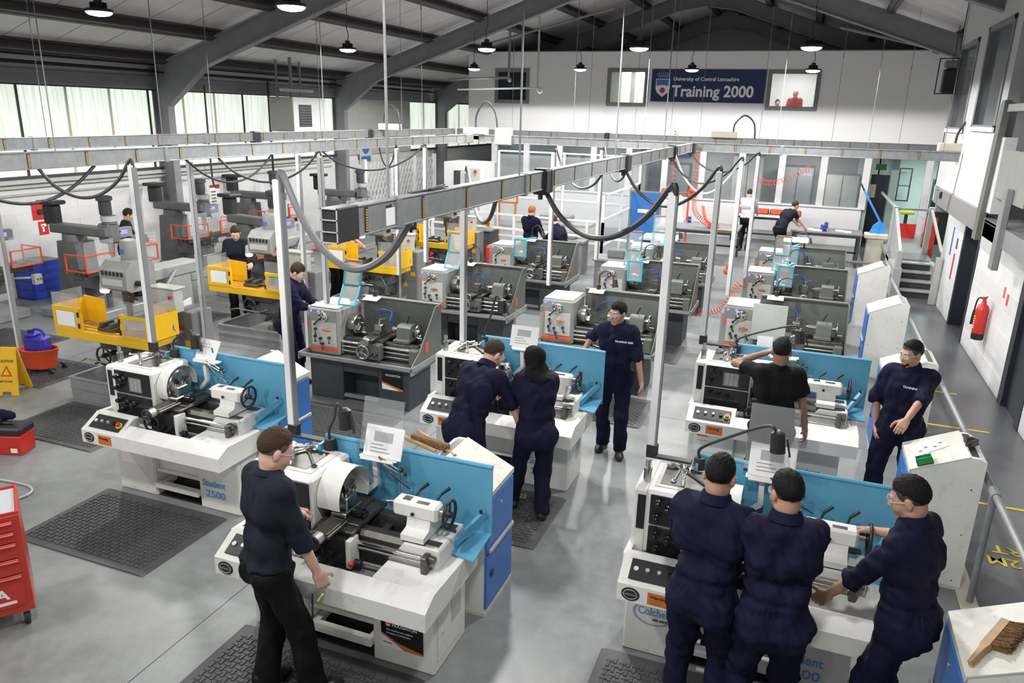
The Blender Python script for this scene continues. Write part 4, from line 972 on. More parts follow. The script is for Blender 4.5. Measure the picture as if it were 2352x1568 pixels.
def coil(name, pts, R, r, turns, m, label):
    P = catmull(pts, 10); out = []; N = turns*9
    for i in range(N+1):
        f = i/N*(len(P)-1); k = min(int(f), len(P)-2); p = P[k].lerp(P[k+1], f-k); d = (P[k+1]-P[k]).normalized(); u, w = vperp(d); a = 2*PI*turns*i/N
        out.append(p+u*math.cos(a)*R+w*math.sin(a)*R)
    o = part(name, G().tube(out, r, 5), m); tag(o, label, 'hose'); return o
# ------------------------------------------------------------------ people: signed distance fields meshed by surface nets
class Fld:
    def __init__(s, lo, hi, h):
        s.lo = np.array(lo, np.float32); s.h = h; s.n = np.maximum(3, np.ceil((np.array(hi)-s.lo)/h).astype(int)+1)
        s.F = np.full(s.n, 1., np.float32)
        s.ax = [s.lo[i]+h*np.arange(s.n[i], dtype=np.float32) for i in range(3)]
    def sl(s, lo, hi):
        r = []
        for i in range(3):
            a = int(np.clip(np.floor((lo[i]-s.lo[i])/s.h), 0, s.n[i])); b = int(np.clip(np.ceil((hi[i]-s.lo[i])/s.h)+1, 0, s.n[i])); r.append(slice(a, b))
        return tuple(r)
    def grid(s, q): return s.ax[0][q[0]][:, None, None], s.ax[1][q[1]][None, :, None], s.ax[2][q[2]][None, None, :]
    def comb(s, q, d, k, mode='u'):
        f = s.F[q]
        if mode == 'u':
            if k > 0:
                hh = np.maximum(k-np.abs(f-d), 0)/k; s.F[q] = np.minimum(f, d)-hh*hh*k*.25
            else: s.F[q] = np.minimum(f, d)
        elif mode == 's':
            hh = np.maximum(k-np.abs(f+d), 0)/k; s.F[q] = np.maximum(f, -d)+hh*hh*k*.25
    def cap(s, a, b, ra, rb=None, k=.03, plane=None, mode='u'):
        rb = ra if rb is None else rb; a = np.array(a, np.float32); b = np.array(b, np.float32); m = max(ra, rb)+k+2*s.h+.01
        q = s.sl(np.minimum(a, b)-m, np.maximum(a, b)+m); x, y, z = s.grid(q)
        if min(x.size, y.size, z.size) == 0: return
        ab = b-a; L = max(float(ab@ab), 1e-9)
        t = np.clip(((x-a[0])*ab[0]+(y-a[1])*ab[1]+(z-a[2])*ab[2])/L, 0, 1)
        d = np.sqrt((x-a[0]-t*ab[0])**2+(y-a[1]-t*ab[1])**2+(z-a[2]-t*ab[2])**2)-(ra+t*(rb-ra))
        if plane is not None:
            p, nn = plane; d = np.maximum(d, (x-p[0])*nn[0]+(y-p[1])*nn[1]+(z-p[2])*nn[2])
        s.comb(q, d, k, mode)
    def ell(s, c, r, k=.02, mode='u', extra=None):
        m = max(r)+k+2*s.h+.01; c = np.array(c, np.float32); q = s.sl(c-m, c+m); x, y, z = s.grid(q)
        if min(x.size, y.size, z.size) == 0: return
        X, Y, Z = (x-c[0])/r[0], (y-c[1])/r[1], (z-c[2])/r[2]
        k0 = np.sqrt(X*X+Y*Y+Z*Z)+1e-6; k1 = np.sqrt((X/r[0])**2+(Y/r[1])**2+(Z/r[2])**2)+1e-6; d = k0*(k0-1)/k1
        if extra is not None: d = extra(d, x, y, z)
        s.comb(q, d, k, mode)
    def net(s):
        F = s.F; S = F < 0; c = [(i, j, k) for i in (0, 1) for j in (0, 1) for k in (0, 1)]; n = np.array(F.shape)-1
        def sub(A, o): return A[o[0]:o[0]+n[0], o[1]:o[1]+n[1], o[2]:o[2]+n[2]]
        an = np.zeros(n, bool); al = np.ones(n, bool)
        for o in c: v = sub(S, o); an |= v; al &= v
        I, J, K = np.nonzero(an & ~al); N = len(I)
        if N == 0: return np.zeros((0, 3)), np.zeros((0, 4), int)
        acc = np.zeros((N, 3), np.float32); cnt = np.zeros(N, np.float32)
        for ax in range(3):
            for o in c:
                if o[ax]: continue
                o2 = list(o); o2[ax] = 1
                f0 = F[I+o[0], J+o[1], K+o[2]]; f1 = F[I+o2[0], J+o2[1], K+o2[2]]; m = (f0 < 0) != (f1 < 0)
                t = f0[m]/(f0[m]-f1[m]); p = np.tile(np.array(o, np.float32), (len(t), 1)); p[:, ax] += t; acc[m] += p; cnt[m] += 1
        V = (acc/cnt[:, None]+np.stack([I, J, K], 1))*s.h+s.lo
        ix = np.full(n, -1); ix[I, J, K] = np.arange(N); Q = []
        for ax in range(3):
            u, w = (ax+1) % 3, (ax+2) % 3
            a = np.take(S, range(0, F.shape[ax]-1), ax); b = np.take(S, range(1, F.shape[ax]), ax)
            i = np.stack(np.nonzero(a != b), 1); ok = (i[:, u] > 0) & (i[:, w] > 0) & (i[:, u] < n[u]) & (i[:, w] < n[w]); i = i[ok]
            sg = a[tuple(i.T)]
            e = np.zeros(3, int); e[u] = 1; f = np.zeros(3, int); f[w] = 1
            q = np.stack([ix[tuple((i-e-f).T)], ix[tuple((i-f).T)], ix[tuple(i.T)], ix[tuple((i-e).T)]], 1)
            q[~sg] = q[~sg][:, ::-1]; Q.append(q)
        return V, np.concatenate(Q)
def np_mesh(name, parts, mats):
    """parts = [(verts, quads, material index)]"""
    V = np.concatenate([p[0] for p in parts]).astype(np.float32); o = 0; Q = []; MI = []
    for v, q, m in parts: Q.append(q+o); o += len(v); MI.append(np.full(len(q), m) if np.isscalar(m) else m)
    Q = np.concatenate(Q).astype(np.int32); MI = np.concatenate(MI).astype(np.int32)
    me = bpy.data.meshes.new(name); me.vertices.add(len(V)); me.vertices.foreach_set('co', V.ravel())
    me.loops.add(Q.size); me.loops.foreach_set('vertex_index', Q.ravel()); me.polygons.add(len(Q))
    me.polygons.foreach_set('loop_start', np.arange(0, Q.size, 4, dtype=np.int32)); me.polygons.foreach_set('loop_total', np.full(len(Q), 4, np.int32))
    for m in mats: me.materials.append(MT[m])
    me.polygons.foreach_set('material_index', MI); me.polygons.foreach_set('use_smooth', np.ones(len(Q), bool)); me.update(calc_edges=True); return me
mk('skin_pale', (.62, .38, .30), .5, var=.06, scale=9)
mk('skin_tan', (.43, .245, .165), .5, var=.06, scale=9)
mk('skin_brown', (.27, .145, .095), .5, var=.06, scale=9)
mk('lip', (.45, .18, .15), .45)
mk('hair_black', (.006, .0055, .0055), .65, spec=.2, bump=.6, bscale=160)
mk('hair_brown', (.045, .027, .017), .65, spec=.2, bump=.6, bscale=160)
mk('hair_red', (.36, .10, .02), .55, bump=.6, bscale=160)
mk('stubble_dark', (.045, .03, .024), .6)
mk('stubble_brown', (.13, .08, .06), .6)
mk('navy_cloth', (.0065, .0062, .027), .8, spec=.2, var=.15, scale=6, bump=.25, bscale=220)
mk('navy_knit', (.0115, .0135, .025), .85, spec=.2, var=.12, scale=7, bump=.3, bscale=260)
mk('black_cloth', (.0045, .0045, .0055), .8, spec=.2, var=.2, scale=7, bump=.25, bscale=220)
mk('white_cloth', (.56, .58, .62), .8, var=.05, bump=.25, bscale=200)
mk('red_cloth', (.5, .03, .03), .8, var=.1)
mk('shoe_black', (.014, .014, .015), .4)
mk('eye_white', (.75, .73, .70), .3)
MT['goggle'] = clear('goggle', (.8, .82, .85), .3)
def v3(*a): return np.array(a, float)
def rotx(a): c, s = math.cos(a), math.sin(a); return np.array([[1, 0, 0], [0, c, -s], [0, s, c]])
def roty(a): c, s = math.cos(a), math.sin(a); return np.array([[c, 0, s], [0, 1, 0], [-s, 0, c]])
def rotz(a): c, s = math.cos(a), math.sin(a); return np.array([[c, -s, 0], [s, c, 0], [0, 0, 1]])
def unit(v): return v/max(np.linalg.norm(v), 1e-9)
def ik(a, t, l1, l2, hint):
    d = t-a; L = np.linalg.norm(d); L2 = min(L, (l1+l2)*.998); t = a+d/L*L2; d = d/L
    x = (l1*l1-l2*l2+L2*L2)/(2*L2); hgt = math.sqrt(max(l1*l1-x*x, 0)); hv = hint-d*(hint@d); hv = unit(hv)
    return a+d*x+hv*hgt, t
def cloth_noise(P, seed, amp):
    r = np.random.RandomState(seed); out = np.zeros(P.shape[:-1], np.float32)
    for i in range(4):
        k1 = r.normal(size=3)*(16+9*i); k2 = r.normal(size=3)*(12+5*i); k1[2] *= .7
        out += np.sin(P@k1.astype(np.float32)+1.6*np.sin(P@k2.astype(np.float32)+i)+r.rand()*6)/(1.+.5*i)
    return out*amp*.62
def field_noise(f, seed, amp):
    b = np.abs(f.F) < .05; I = np.nonzero(b)
    P = np.stack([f.ax[0][I[0]], f.ax[1][I[1]], f.ax[2][I[2]]], 1); f.F[I] += cloth_noise(P, seed, amp)
def person(label, loc, face, H=1.75, lean=0, twist=0, side=0, feet=((-.11, 0), (.11, 0)), drop=0, handL=None, handR=None, head=(0, 0), sleeve='long', top='navy_cloth', legs='navy_cloth',
           skin='skin_pale', hair='hair_black', style='fade', glasses=False, beard=False, vox=.011, build=1., coverall=True, curl=.7, fwd=0, elbow=(None, None), group=None, sleeves=None):
    """face: direction looked at, degrees from +y clockwise. hands: targets (right, forward, up) in metres or None to hang"""
    t = thing('person', label, 'person', loc, -math.radians(face), group)
    s = H/1.75; B = build; sd = abs(hash(label)) % 1000 if 0 else sum(map(ord, label)) % 1000
    R = lambda a: rotx(-a) @ roty(side)
    P = v3(0, -.20*math.sin(lean)*s+fwd, (.93-drop)*s)
    Wp = P+R(lean*.55) @ v3(0, 0, .15*s); Cc = Wp+R(lean*.95) @ v3(0, 0, .20*s); N = Cc+R(lean*1.12) @ v3(0, 0, .185*s)
    Rt = R(lean*1.05) @ rotz(-twist); ex = Rt @ v3(1, 0, 0)
    hipx = v3(.088*s*B, 0, 0)
    hips = (P-hipx+v3(0, 0, -.03*s), P+hipx+v3(0, 0, -.03*s)); knees = []; ank = []
    for h_, f_ in zip(hips, feet):
        a = v3(f_[0], f_[1], (.085 if len(f_) < 3 else .085+f_[2])*s); k_, a_ = ik(h_, a, .425*s, .41*s, v3(.15*np.sign(f_[0]), 1, 0)); knees.append(k_); ank.append(a_)
    sh = (N-ex*.165*s*B+Rt @ v3(0, .0, -.04*s), N+ex*.165*s*B+Rt @ v3(0, .0, -.04*s)); el = []; wr = []
    for i, (S_, hd) in enumerate(zip(sh, (handL, handR))):
        sg = -1 if i == 0 else 1
        tg = v3(*hd) if hd is not None else S_+v3(sg*.05, .06, -.545*s)
        hint = v3(*elbow[i]) if elbow[i] is not None else v3(sg*.5, -1, -.35)
        e_, w_ = ik(S_, tg, .29*s, .265*s, hint); el.append(e_); wr.append(w_)
    # head frame
    hy, hp = head; Rh = rotz(-hy) @ rotx(-hp)
    nd = R(lean*.75+hp*.3) @ v3(0, 0, 1); Hc = N+nd*.155*s+Rh @ v3(0, .022, .0)
    allp = np.array([P, Wp, Cc, N, *hips, *knees, *ank, *sh, *el, *wr]); lo = allp.min(0)-.2; hi = allp.max(0)+.2; lo[2] = max(lo[2], 0.0)
    def torso(f, a, kk):
        f.cap(P-v3(.07*s*B, 0, 0), P+v3(.07*s*B, 0, 0), .112*s*B+a, k=kk)
        for q in (-1, 1): f.cap(P+v3(q*.075*s, -.045*s, -.05*s), P+v3(q*.075*s, -.045*s, -.06*s), .092*s*B+a, k=kk)
        f.cap(Wp-ex*.055*s*B, Wp+ex*.055*s*B, .104*s*B+a, k=kk)
        f.cap(Cc-ex*.075*s*B, Cc+ex*.075*s*B, .113*s*B+a, k=kk)
        m = Cc*.45+N*.55; f.cap(m-ex*.092*s*B, m+ex*.092*s*B, .085*s*B+a, k=kk)
        f.cap(sh[0]+ex*.03, sh[1]-ex*.03, .055*s+a, k=kk)
        f.cap(N-nd*.03, N+nd*.02, .062*s+a, .055*s+a*.6, k=.04)
    # ---- body: torso, limbs (under the clothes), head and hands as one mesh
    f = Fld(lo, hi, max(vox*1.5, .015)); torso(f, -.022, .06)
    for h_, k_, a_ in zip(hips, knees, ank): f.cap(h_, k_, .062*s, .045*s, .04); f.cap(k_, a_, .045*s, .033*s, .02)
    for i, (S_, e_, w_) in enumerate(zip(sh, el, wr)): f.cap(S_, e_, .042*s, .034*s, .03); f.cap(e_, e_*.3+w_*.7, .036*s, .031*s, .02); f.cap(e_*.3+w_*.7, w_, .031*s, .026*s, .01)
    f.cap(N, Hc-nd*.05, .052*s, .05*s, .03)
    V, Q = f.net(); parts = [(V, Q, 0)]
    hv = max(vox*.55, .006)
    f = Fld((-.095, -.12, -.21), (.095, .135, .13), hv)
    f.ell((0, -.012, .03), (.073, .093, .087), .02); f.ell((0, .02, -.032), (.056, .07, .078), .03); f.cap((0, .066, -.092), (0, .066, -.092), .018, k=.03)
    f.cap((-.045, .0, -.07), (-.01, .055, -.092), .02, k=.03); f.cap((.045, .0, -.07), (.01, .055, -.092), .02, k=.03)
    for q in (-1, 1): f.ell((q*.037, .055, -.03), (.026, .026, .03), .03)
    f.cap((-.036, .078, .024), (.036, .078, .024), .011, k=.02)
    for q in (-1, 1): f.cap((q*.031, .1, .005), (q*.031, .1, .005), .013, k=.012, mode='s')
    f.cap((0, .086, .012), (0, .108, -.026), .008, .013, .014); f.cap((-.012, .094, -.03), (.012, .094, -.03), .009, k=.01)
    f.cap((-.018, .083, -.058), (.018, .083, -.058), .009, k=.012); f.cap((-.014, .083, -.069), (.014, .083, -.069), .009, k=.01)
    for q in (-1, 1): f.ell((q*.077, -.008, -.006), (.011, .019, .033), .01)
    nk = Rh.T @ (-nd); f.cap((0, -.02, -.06), tuple(v3(0, -.022, 0)+nk*.125), .052, .05, .03)
    V, Q = f.net(); ctr = V[Q].mean(1) if len(Q) else V
    mi = np.where((np.abs(ctr[:, 2]+.0635) < .012) & (np.abs(ctr[:, 0]) < .024) & (ctr[:, 1] > .082), 1, 0)
    def HT(V): return (V*s) @ Rh.T+Hc
    parts.append((HT(V), Q, mi))
    hh_ = max(vox*.45, .0045)
    for i in (0, 1):
        d = unit(wr[i]-el[i]); sg = -1 if i == 0 else 1
        up_ = v3(-sg, .25, 0) if d[2] < -.5 else v3(-sg*.35, 0, -1)
        n = unit(up_-d*(up_@d)); th = np.cross(d, n)*(-sg)
        if th@v3(-sg*.3, 1, .4) < 0: th = -th
        M_ = np.stack([th, n, d], 1)   # columns: thumb side, palm normal, along
        f = Fld((-.065, -.045, -.05), (.085, .09, .21), hh_)
        f.cap((0, 0, -.05), (0, 0, .01), .027, .026, .02)
        bs = [(.030-.020*j, 0, .088-.004*abs(j-1)) for j in range(4)]
        for b_ in bs: f.cap((b_[0]*.6, 0, .015), b_, .0165, .013, .018)
        for j, (b_, L) in enumerate(zip(bs, (.072, .080, .074, .058))):
            p = np.array(b_); ang = curl*.55
            for ph, w_ in zip((.45, .31, .24), (.0102, .0092, .0082)):
                q = p+v3(0, math.sin(ang), math.cos(ang))*L*ph; f.cap(p, q, w_, w_*.9, .0045); p = q; ang += curl*(.75+.05*j)
        p = v3(.026, .004, .025); q = p+v3(.034, .014, .030); r = q+v3(.010, .018, .026); e = r+v3(-.002, .014, .02)
        f.cap(p, q, .0165, .0125, .014); f.cap(q, r, .0115, .0105, .004); f.cap(r, e, .0102, .0085, .004)
        V, Q = f.net(); parts.append(((V*s) @ M_.T+wr[i], Q, 0))
    body = part('body', np_mesh('body', parts, (skin, 'lip')), None, t)
    # ---- clothes
    zs = 'sleeve'
    f = Fld(lo-.05, hi+.05, vox); f.lo[2] = max(f.lo[2], 0); f = Fld((*(lo-.05)[:2], max(0., lo[2]-.05)), hi+.05, vox)
    g2 = f if coverall else Fld((*(lo-.05)[:2], 0.), (*(hi+.05)[:2], Wp[2]+.1), vox)
    torso(f, .012, .07)
    if not coverall:
        cutz = P[2]+.02*s; x, y, z = f.grid((slice(None),)*3); f.F = np.maximum(f.F, np.broadcast_to(cutz-z, f.F.shape)).astype(np.float32)
        g2.cap(P-v3(.07*s*B, 0, .0), P+v3(.07*s*B, 0, .0), .118*s*B, k=.05)
        for q in (-1, 1): g2.cap(P+v3(q*.07*s, -.03*s, -.05*s), P+v3(q*.07*s, -.03*s, -.06*s), .097*s*B, k=.06)
        g2.cap(P+v3(-.06*s, 0, .08), P+v3(.06*s, 0, .08), .105*s*B, k=.05)
    for h_, k_, a_ in zip(hips, knees, ank):
        g2.cap(h_, k_, .098*s*B, .076*s, .05)
        dn = unit(a_-k_); e_ = a_+dn*.02; g2.cap(k_, e_, .076*s, .072*s, .03, plane=(e_, dn))
        g2.cap(e_-dn*.06, e_-dn*.015, .071*s, .078*s, .02, plane=(e_, dn))
    for i, (S_, e_, w_) in enumerate(zip(sh, el, wr)):
        sl = sleeves[i] if sleeves else sleeve
        if sl == 'short': c = S_*.38+e_*.62; dn = unit(e_-S_); f.cap(S_, c+dn*.03, .064*s, .066*s, .045, plane=(c, dn))
        else:
            c = w_*.93+e_*.07 if sl == 'long' else (e_*.92+w_*.08 if sl == 'rolled' else e_*.68+w_*.32 if sl == 'half' else e_*.45+w_*.55); dn = unit(w_-e_)
            f.cap(S_, e_, .059*s, .055*s, .045); f.cap(e_, c+dn*.02, .057*s, .050*s, .02, plane=(c, dn))
            if sl in ('rolled', 'half'): f.cap(c-dn*.045, c-dn*.01, .060*s, .06*s, .008, plane=(c, dn))
    # gathers: crease at the waist and elbows
    if coverall:
        dn = unit(Cc-P); x, y, z = f.grid((slice(None),)*3); u = (x-Wp[0])*dn[0]+(y-Wp[1])*dn[1]+(z-Wp[2]+.03)*dn[2]
        ang = np.arctan2(y-Wp[1]+0*x, x-Wp[0]+0*y); f.F += (np.exp(-(u/.022)**2)*.010+np.exp(-((np.abs(u)-.05)/.035)**2)*np.sin(ang*19+6*np.sin(ang*3))*.0035).astype(np.float32)
    field_noise(f, sd, .012 if coverall else .0075)
    # neck opening
    tp = N+nd*.052*s; x, y, z = f.grid((slice(None),)*3); f.F = np.maximum(f.F, ((x-tp[0])*nd[0]+(y-tp[1])*nd[1]+(z-tp[2])*nd[2]-.0)*1.).astype(np.float32)
    V, Q = f.net(); part('coverall' if coverall else 'shirt', np_mesh('garment', [(V, Q, 0)], (top,)), None, t)
    if not coverall:
        x, y, z = g2.grid((slice(None),)*3); g2.F = (g2.F+.02*np.clip((z-cutz+.01)/.03, 0, 1)).astype(np.float32)
        field_noise(g2, sd+5, .009); V, Q = g2.net(); part('trousers', np_mesh('trousers', [(V, Q, 0)], (legs,)), None, t)
    # collar
    e1 = unit(np.cross(nd, v3(0, 1, 0))); e2 = np.cross(nd, e1); g = G(); m = 22; vs = []
    for zz, rr in (((.02, .094), (.074, .074), (.072, .067), (.01, .075)) if coverall else ((.03, .082), (.05, .07), (.046, .062), (.02, .066))):
        for j in range(m):
            a = 2*PI*j/m; fr_ = max(0, -math.sin(a)) if e2[1] < 0 else max(0, math.sin(a)); zz2 = zz-(.022*fr_ if coverall else .012)
            vs.append(tuple(N+nd*zz2*s+(e1*math.cos(a)+e2*math.sin(a))*rr*s+v3(0, .004, 0)))
    g.add(vs, [(k*m+j, k*m+(j+1) % m, ((k+1) % 4)*m+(j+1) % m, ((k+1) % 4)*m+j) for k in range(4) for j in range(m)]); part('collar', g, top, t)
    # shoes
    for i, (k_, a_, f_) in enumerate(zip(knees, ank, feet)):
        f = Fld((-.07, -.12, 0.), (.07, .23, .14), max(vox, .01)); 
        f.cap((0, -.055, .04), (0, .12, .036), .043, .046, .02); f.cap((0, .12, .034), (0, .16, .03), .046, .034, .02); f.cap((0, -.03, .05), (0, -.025, .12), .045, .048, .03)
        V, Q = f.net(); V[:, 2] = np.maximum(V[:, 2], .001); ta = (.12+(f_[0]*.4)) * (1 if i else -1) if 0 else .18*np.sign(f_[0])
        b0 = v3(a_[0], a_[1], a_[2]-.085*s); V = (V*s) @ rotz(-ta).T+b0; part('shoe', np_mesh('shoe', [(V, Q, 0)], ('shoe_black',)), None, t)
    # hair
    if style == 'scarf':
        f = Fld((-.16, -.19, -.26), (.16, .16, .16), hv); f.ell((0, -.02, .03), (.092, .112, .105), .02); f.ell((0, -.01, -.06), (.082, .088, .10), .05); f.cap((-.07, -.02, -.14), (.07, -.02, -.14), .08, k=.06); f.ell((0, -.05, -.19), (.13, .10, .06), .05)
        f.ell((0, .115, -.008), (.052, .075, .068), .02, 's'); field_noise(f, sd, .006); V, Q = f.net(); part('headscarf', np_mesh('headscarf', [(HT(V), Q, 0)], ('black_cloth',)), None, t)
    elif style != 'bald':
        st = 'stubble_brown' if hair in ('hair_brown', 'hair_red') else 'stubble_dark'
        for nm, rr, xs, ys, m_ in (('hair_sides', (.0775, .0975, .09), (-.13, -.05, .0, .03, .05, .13), (-.092, -.08, -.035, -.01, .06, .07), st if style == 'fade' else hair), ('hair', (.0795, .101, .101), (-.13, -.06, -.01, .03, .06, .13), (-.058, -.045, .0, .022, .07, .078), hair)):
            if style == 'full' : ys = tuple(q-.02 if i < 3 else q for i, q in enumerate(ys)); rr = tuple(q*1.025 for q in rr)
            f = Fld((-.1, -.13, -.12), (.1, .12, .15), hv)
            def ex_(d, x, y, z, rr=rr, xs=xs, ys=ys, nm=nm):
                cut = np.interp(np.broadcast_to(y, d.shape).ravel(), xs, ys).reshape(d.shape)
                if nm == 'hair': d = d+(.0015+.0045*np.clip((z-.05)/.05, 0, 1))*np.sin(x*210+3*np.sin(y*90))*np.sin(y*170+2*np.sin(z*120))*np.sin(z*150+x*60)
                jit = .011*np.sin(x*150+y*60)*np.sin(y*190+x*40) if nm == 'hair' else 0
                d = d+np.clip((cut+.05+jit-z)/.05, 0, 1)*(.012 if nm == 'hair' else .005)
                return np.maximum(d, (cut-.004-z)*.75)
            f.ell((0, -.013, .035), rr, 0, 'u', ex_); V, Q = f.net()
            if len(Q): part(nm, np_mesh(nm, [(HT(V), Q, 0)], (m_,)), None, t)
    if beard:
        f = Fld((-.09, -.04, -.13), (.09, .12, .02), hv); f.ell((0, .022, -.04), (.0605, .0745, .076), .02); f.cap((0, .066, -.095), (0, .066, -.095), .023, k=.03)
        f.cap((0, .11, -.055), (0, .12, -.062), .024, k=.01, mode='s'); x, y, z = f.grid((slice(None),)*3)
        f.F = np.maximum(f.F, np.maximum(z+.045-.0*x, (.0-y)*.7)+0*x).astype(np.float32); V, Q = f.net(); part('beard', np_mesh('beard', [(HT(V), Q, 0)], (hair,)), None, t)
    def hp_(p): return Vector(tuple(Rh @ (v3(*p)*s)+Hc))
    if vox < .018:
        for q in (-1, 1):
            g = G(); g.sp(hp_((q*.031, .079, .005)), .0125*s, 10, 7); e = part('eye', g, 'eye_white', t); part('iris', G().sp(hp_((q*.031, .0885, .004)), .005*s, 8, 6), 'black', e)
            part('eyebrow', G().tube([hp_((q*.016, .091, .024)), hp_((q*.03, .0895, .029)), hp_((q*.045, .078, .025))], .0035*s, 6), hair if style != 'scarf' else 'hair_black', t)
    if glasses:
        g = G()
        for q in (-1, 1): g.tube([hp_((q*.058, .088, .008)), hp_((q*.072, .06, .009)), hp_((q*.081, .0, .006)), hp_((q*.079, -.03, -.008))], .003*s, 6)
        e = part('safety_glasses', g, 'plexi_dirty', t)
        for q in (-1, 1):
            P_ = [hp_((q*a, b, c)) for a, b, c in ((.004, .108, .022), (.035, .104, .026), (.06, .088, .02), (.058, .086, -.012), (.034, .1, -.018), (.008, .106, -.008))]
            g = G(); g.add([tuple(p) for p in P_]+[tuple(p+Vector(tuple(Rh @ v3(0, .002, 0)))) for p in P_], [(0, 1, 2, 3, 4, 5), (11, 10, 9, 8, 7, 6)]+[(i, (i+1) % 6, 6+(i+1) % 6, 6+i) for i in range(6)]); part('lens', g, 'goggle', e)
    info = dict(P=P, W=Wp, C=Cc, N=N, Rt=Rt, Hc=Hc, wr=wr, s=s); return t, info
def chest_logo(p, txt, side=.07):
    t, I = p; o = I['C']+I['Rt'] @ v3(-side, .142*I['s'], .05); R3 = Matrix([list(I['Rt'][0]), list(I['Rt'][1]), list(I['Rt'][2])]).to_4x4()
    M = Matrix.Translation(tuple(o)) @ R3 @ Matrix.Rotation(PI, 4, 'Z') @ Matrix.Rotation(PI/2, 4, 'X')
    return text('chest_logo', txt, .028, 'text_white', t, M, 1, .0008, align='CENTER')
# ------------------------------------------------------------------ overhead power
BA = busbar('long galvanised busbar over the left lathes', -6.56, 3.2, -6.56, 14.3, 1.1, (3.3, 6.3, 9.3))
BB = busbar('farther busbar on the left in front of the bright windows', -9.2, 4.0, -9.2, 19.4, .8, (3.0, 6, 9))
BC = busbar('nearest busbar pointing at the camera with an open black end cap', -2.04, 3.02, -2.04, 14.7, .21, (.54, 2.5, 5.5, 8.5))
BD = busbar('cross busbar before the white wall, nearer of two', -6.4, 14.7, 2.3, 14.7, .3, (2.9, 5.9))
BE = busbar('cross busbar before the white wall, farther of two', -9.1, 19.4, 2.6, 19.4, .3, (2.9, 5.9, 8.9))
part('end_cap', G().b(-.06, .13, -.043, .043, -.006, .158, .006), 'black', BC)
part('end_frame', G().b(-.066, -.06, -.045, .045, -.006, .0).b(-.066, -.06, -.045, .045, .152, .158).b(-.066, -.06, -.045, .045, .045, .05).b(-.066, -.06, -.045, .045, .1, .105).b(-.066, -.06, -.045, -.04, -.006, .158).b(-.066, -.06, .04, .045, -.006, .158), 'alu', BC)
lb = part('rating_plate', G().b(.40, .49, -.0325, -.03, .02, .11), 'paper', BC); text('plate_lettering', 'canalis', .022, 'text_black', BC, TXZ(.40, -.0335, .115), 1, .001)
part('loose_clip', G().bar((.75, .02, .158), (1.15, -.01, .165), .03, .006).bar((.9, -.03, .17), (1.2, .03, .17), .02, .006), 'grey_dark', BC)
part('corner_elbow', G().b(11.1, 11.45, -.06, .1, -.01, .16, .01), 'galv', BA)
for i, (x, y, w, z, lab) in enumerate(((-6.75, 14.75, .5, 3.2, 'beige feed box at the corner of the cross busbar'), (-6.0, 14.65, .32, 3.02, 'tall beige box beside the busbar corner'), (-2.3, 19.3, .6, 3.2, 'beige feed box on the far cross busbar'), (2.0, 15.0, .5, 3.2, 'beige feed box at the right end of the busbar'), (-9.2, 15.5, .5, 3.2, 'flat beige box on the farther left busbar'))):
    t = thing('feed_box', lab, 'junction box', (x, y, z)); part('box', G().b(0, w, -.1, .1, 0, .14 if i != 1 else .33, .01), 'beige', t); part('lid', G().b(.02, w-.02, -.105, -.1, .02, .12), 'beige', t)
for i, (x, y, w, h, lab) in enumerate(((-6.6, 14.75, .48, .55, 'black cable hoop over the busbar corner'), (-1.9, 19.35, .5, .42, 'black cable hoop over the far busbar'), (-9.2, 15.5, .4, .45, 'black cable hoop above the left busbar'), (2.15, 15.0, .3, .4, 'black cable rising to the right mezzanine wall'))):
    cable('cable_hoop', [(x+.1, y, 3.3), (x+.12, y, 3.3+h*.55), (x+.1+w*.45, y, 3.3+h), (x+.1+w*.9, y, 3.3+h*.6), (x+.1+w, y, 3.2)], .02, 'cable', lab)
# drop rods
RODS = [(-2.04, 3.5, 0), (-2.04, 5.45, 0), (-2.04, 8.5, 0), (-2.04, 11.5, 0), (-6.56, 5.2, 0), (-6.56, 6.5, 0), (-6.56, 9.5, 0), (-6.56, 12.5, 0), (-9.2, 7.2, 0), (-9.2, 10.2, 0), (-9.2, 13.2, 0), (-9.2, 16.5, 0), (-4.4, 14.7, 0), (-3.0, 14.7, 0), (-.6, 14.7, 0), (.9, 14.7, 0), (2.05, 14.7, 0), (-7.5, 19.4, 0), (-5.4, 19.4, 0), (-4.2, 19.4, 0), (-3.3, 19.4, 0), (-2.6, 19.4, 0), (-1.2, 19.4, 0), (.4, 19.4, 0), (1.8, 19.4, 0)]
rods = {'m': {}}
for x, y, _ in RODS:
    nm = 'nearest' if y < 5 else ''
    zt = roofz(x)-.1; o = part('drop_rod', G().cy((0, 0, 3.16), (0, 0, zt), .0075 if abs(x+2.04) < .1 else .005, n=6).cy((0, 0, 3.2+(zt-3.2)*.55), (0, 0, 3.32+(zt-3.2)*.55), .010, n=6), 'grey_mid' if abs(x+2.04) > .1 else 'galv'); o.location = (x, y, 0)
    k_ = (x if abs(y-14.7) > .1 and abs(y-19.4) > .1 else y); rods['m'][k_] = rods['m'].get(k_, 0)+1
    tag(o, ('first', 'second', 'third', 'fourth', 'fifth', 'sixth', 'seventh', 'eighth')[rods['m'][k_]-1]+' thin drop rod '+{-2.04: 'from the near end of the nearest busbar', -6.56: 'from the left of the left lathe busbar', -9.2: 'from the left of the window side busbar', 14.7: 'from the left of the nearer cross busbar', 19.4: 'from the left of the farther cross busbar'}[k_], 'rod', 'thin drop rods of the busbars')
TB = [(5.98, 'black tap off box midway on the nearest busbar'), (8.96, 'black tap off box second along the nearest busbar'), (12.3, 'black tap off box third along the nearest busbar'), (14.3, 'black tap off box where the nearest busbar meets the cross busbar')]
for y, lab in TB: tap_box(-2.04, y, lab)
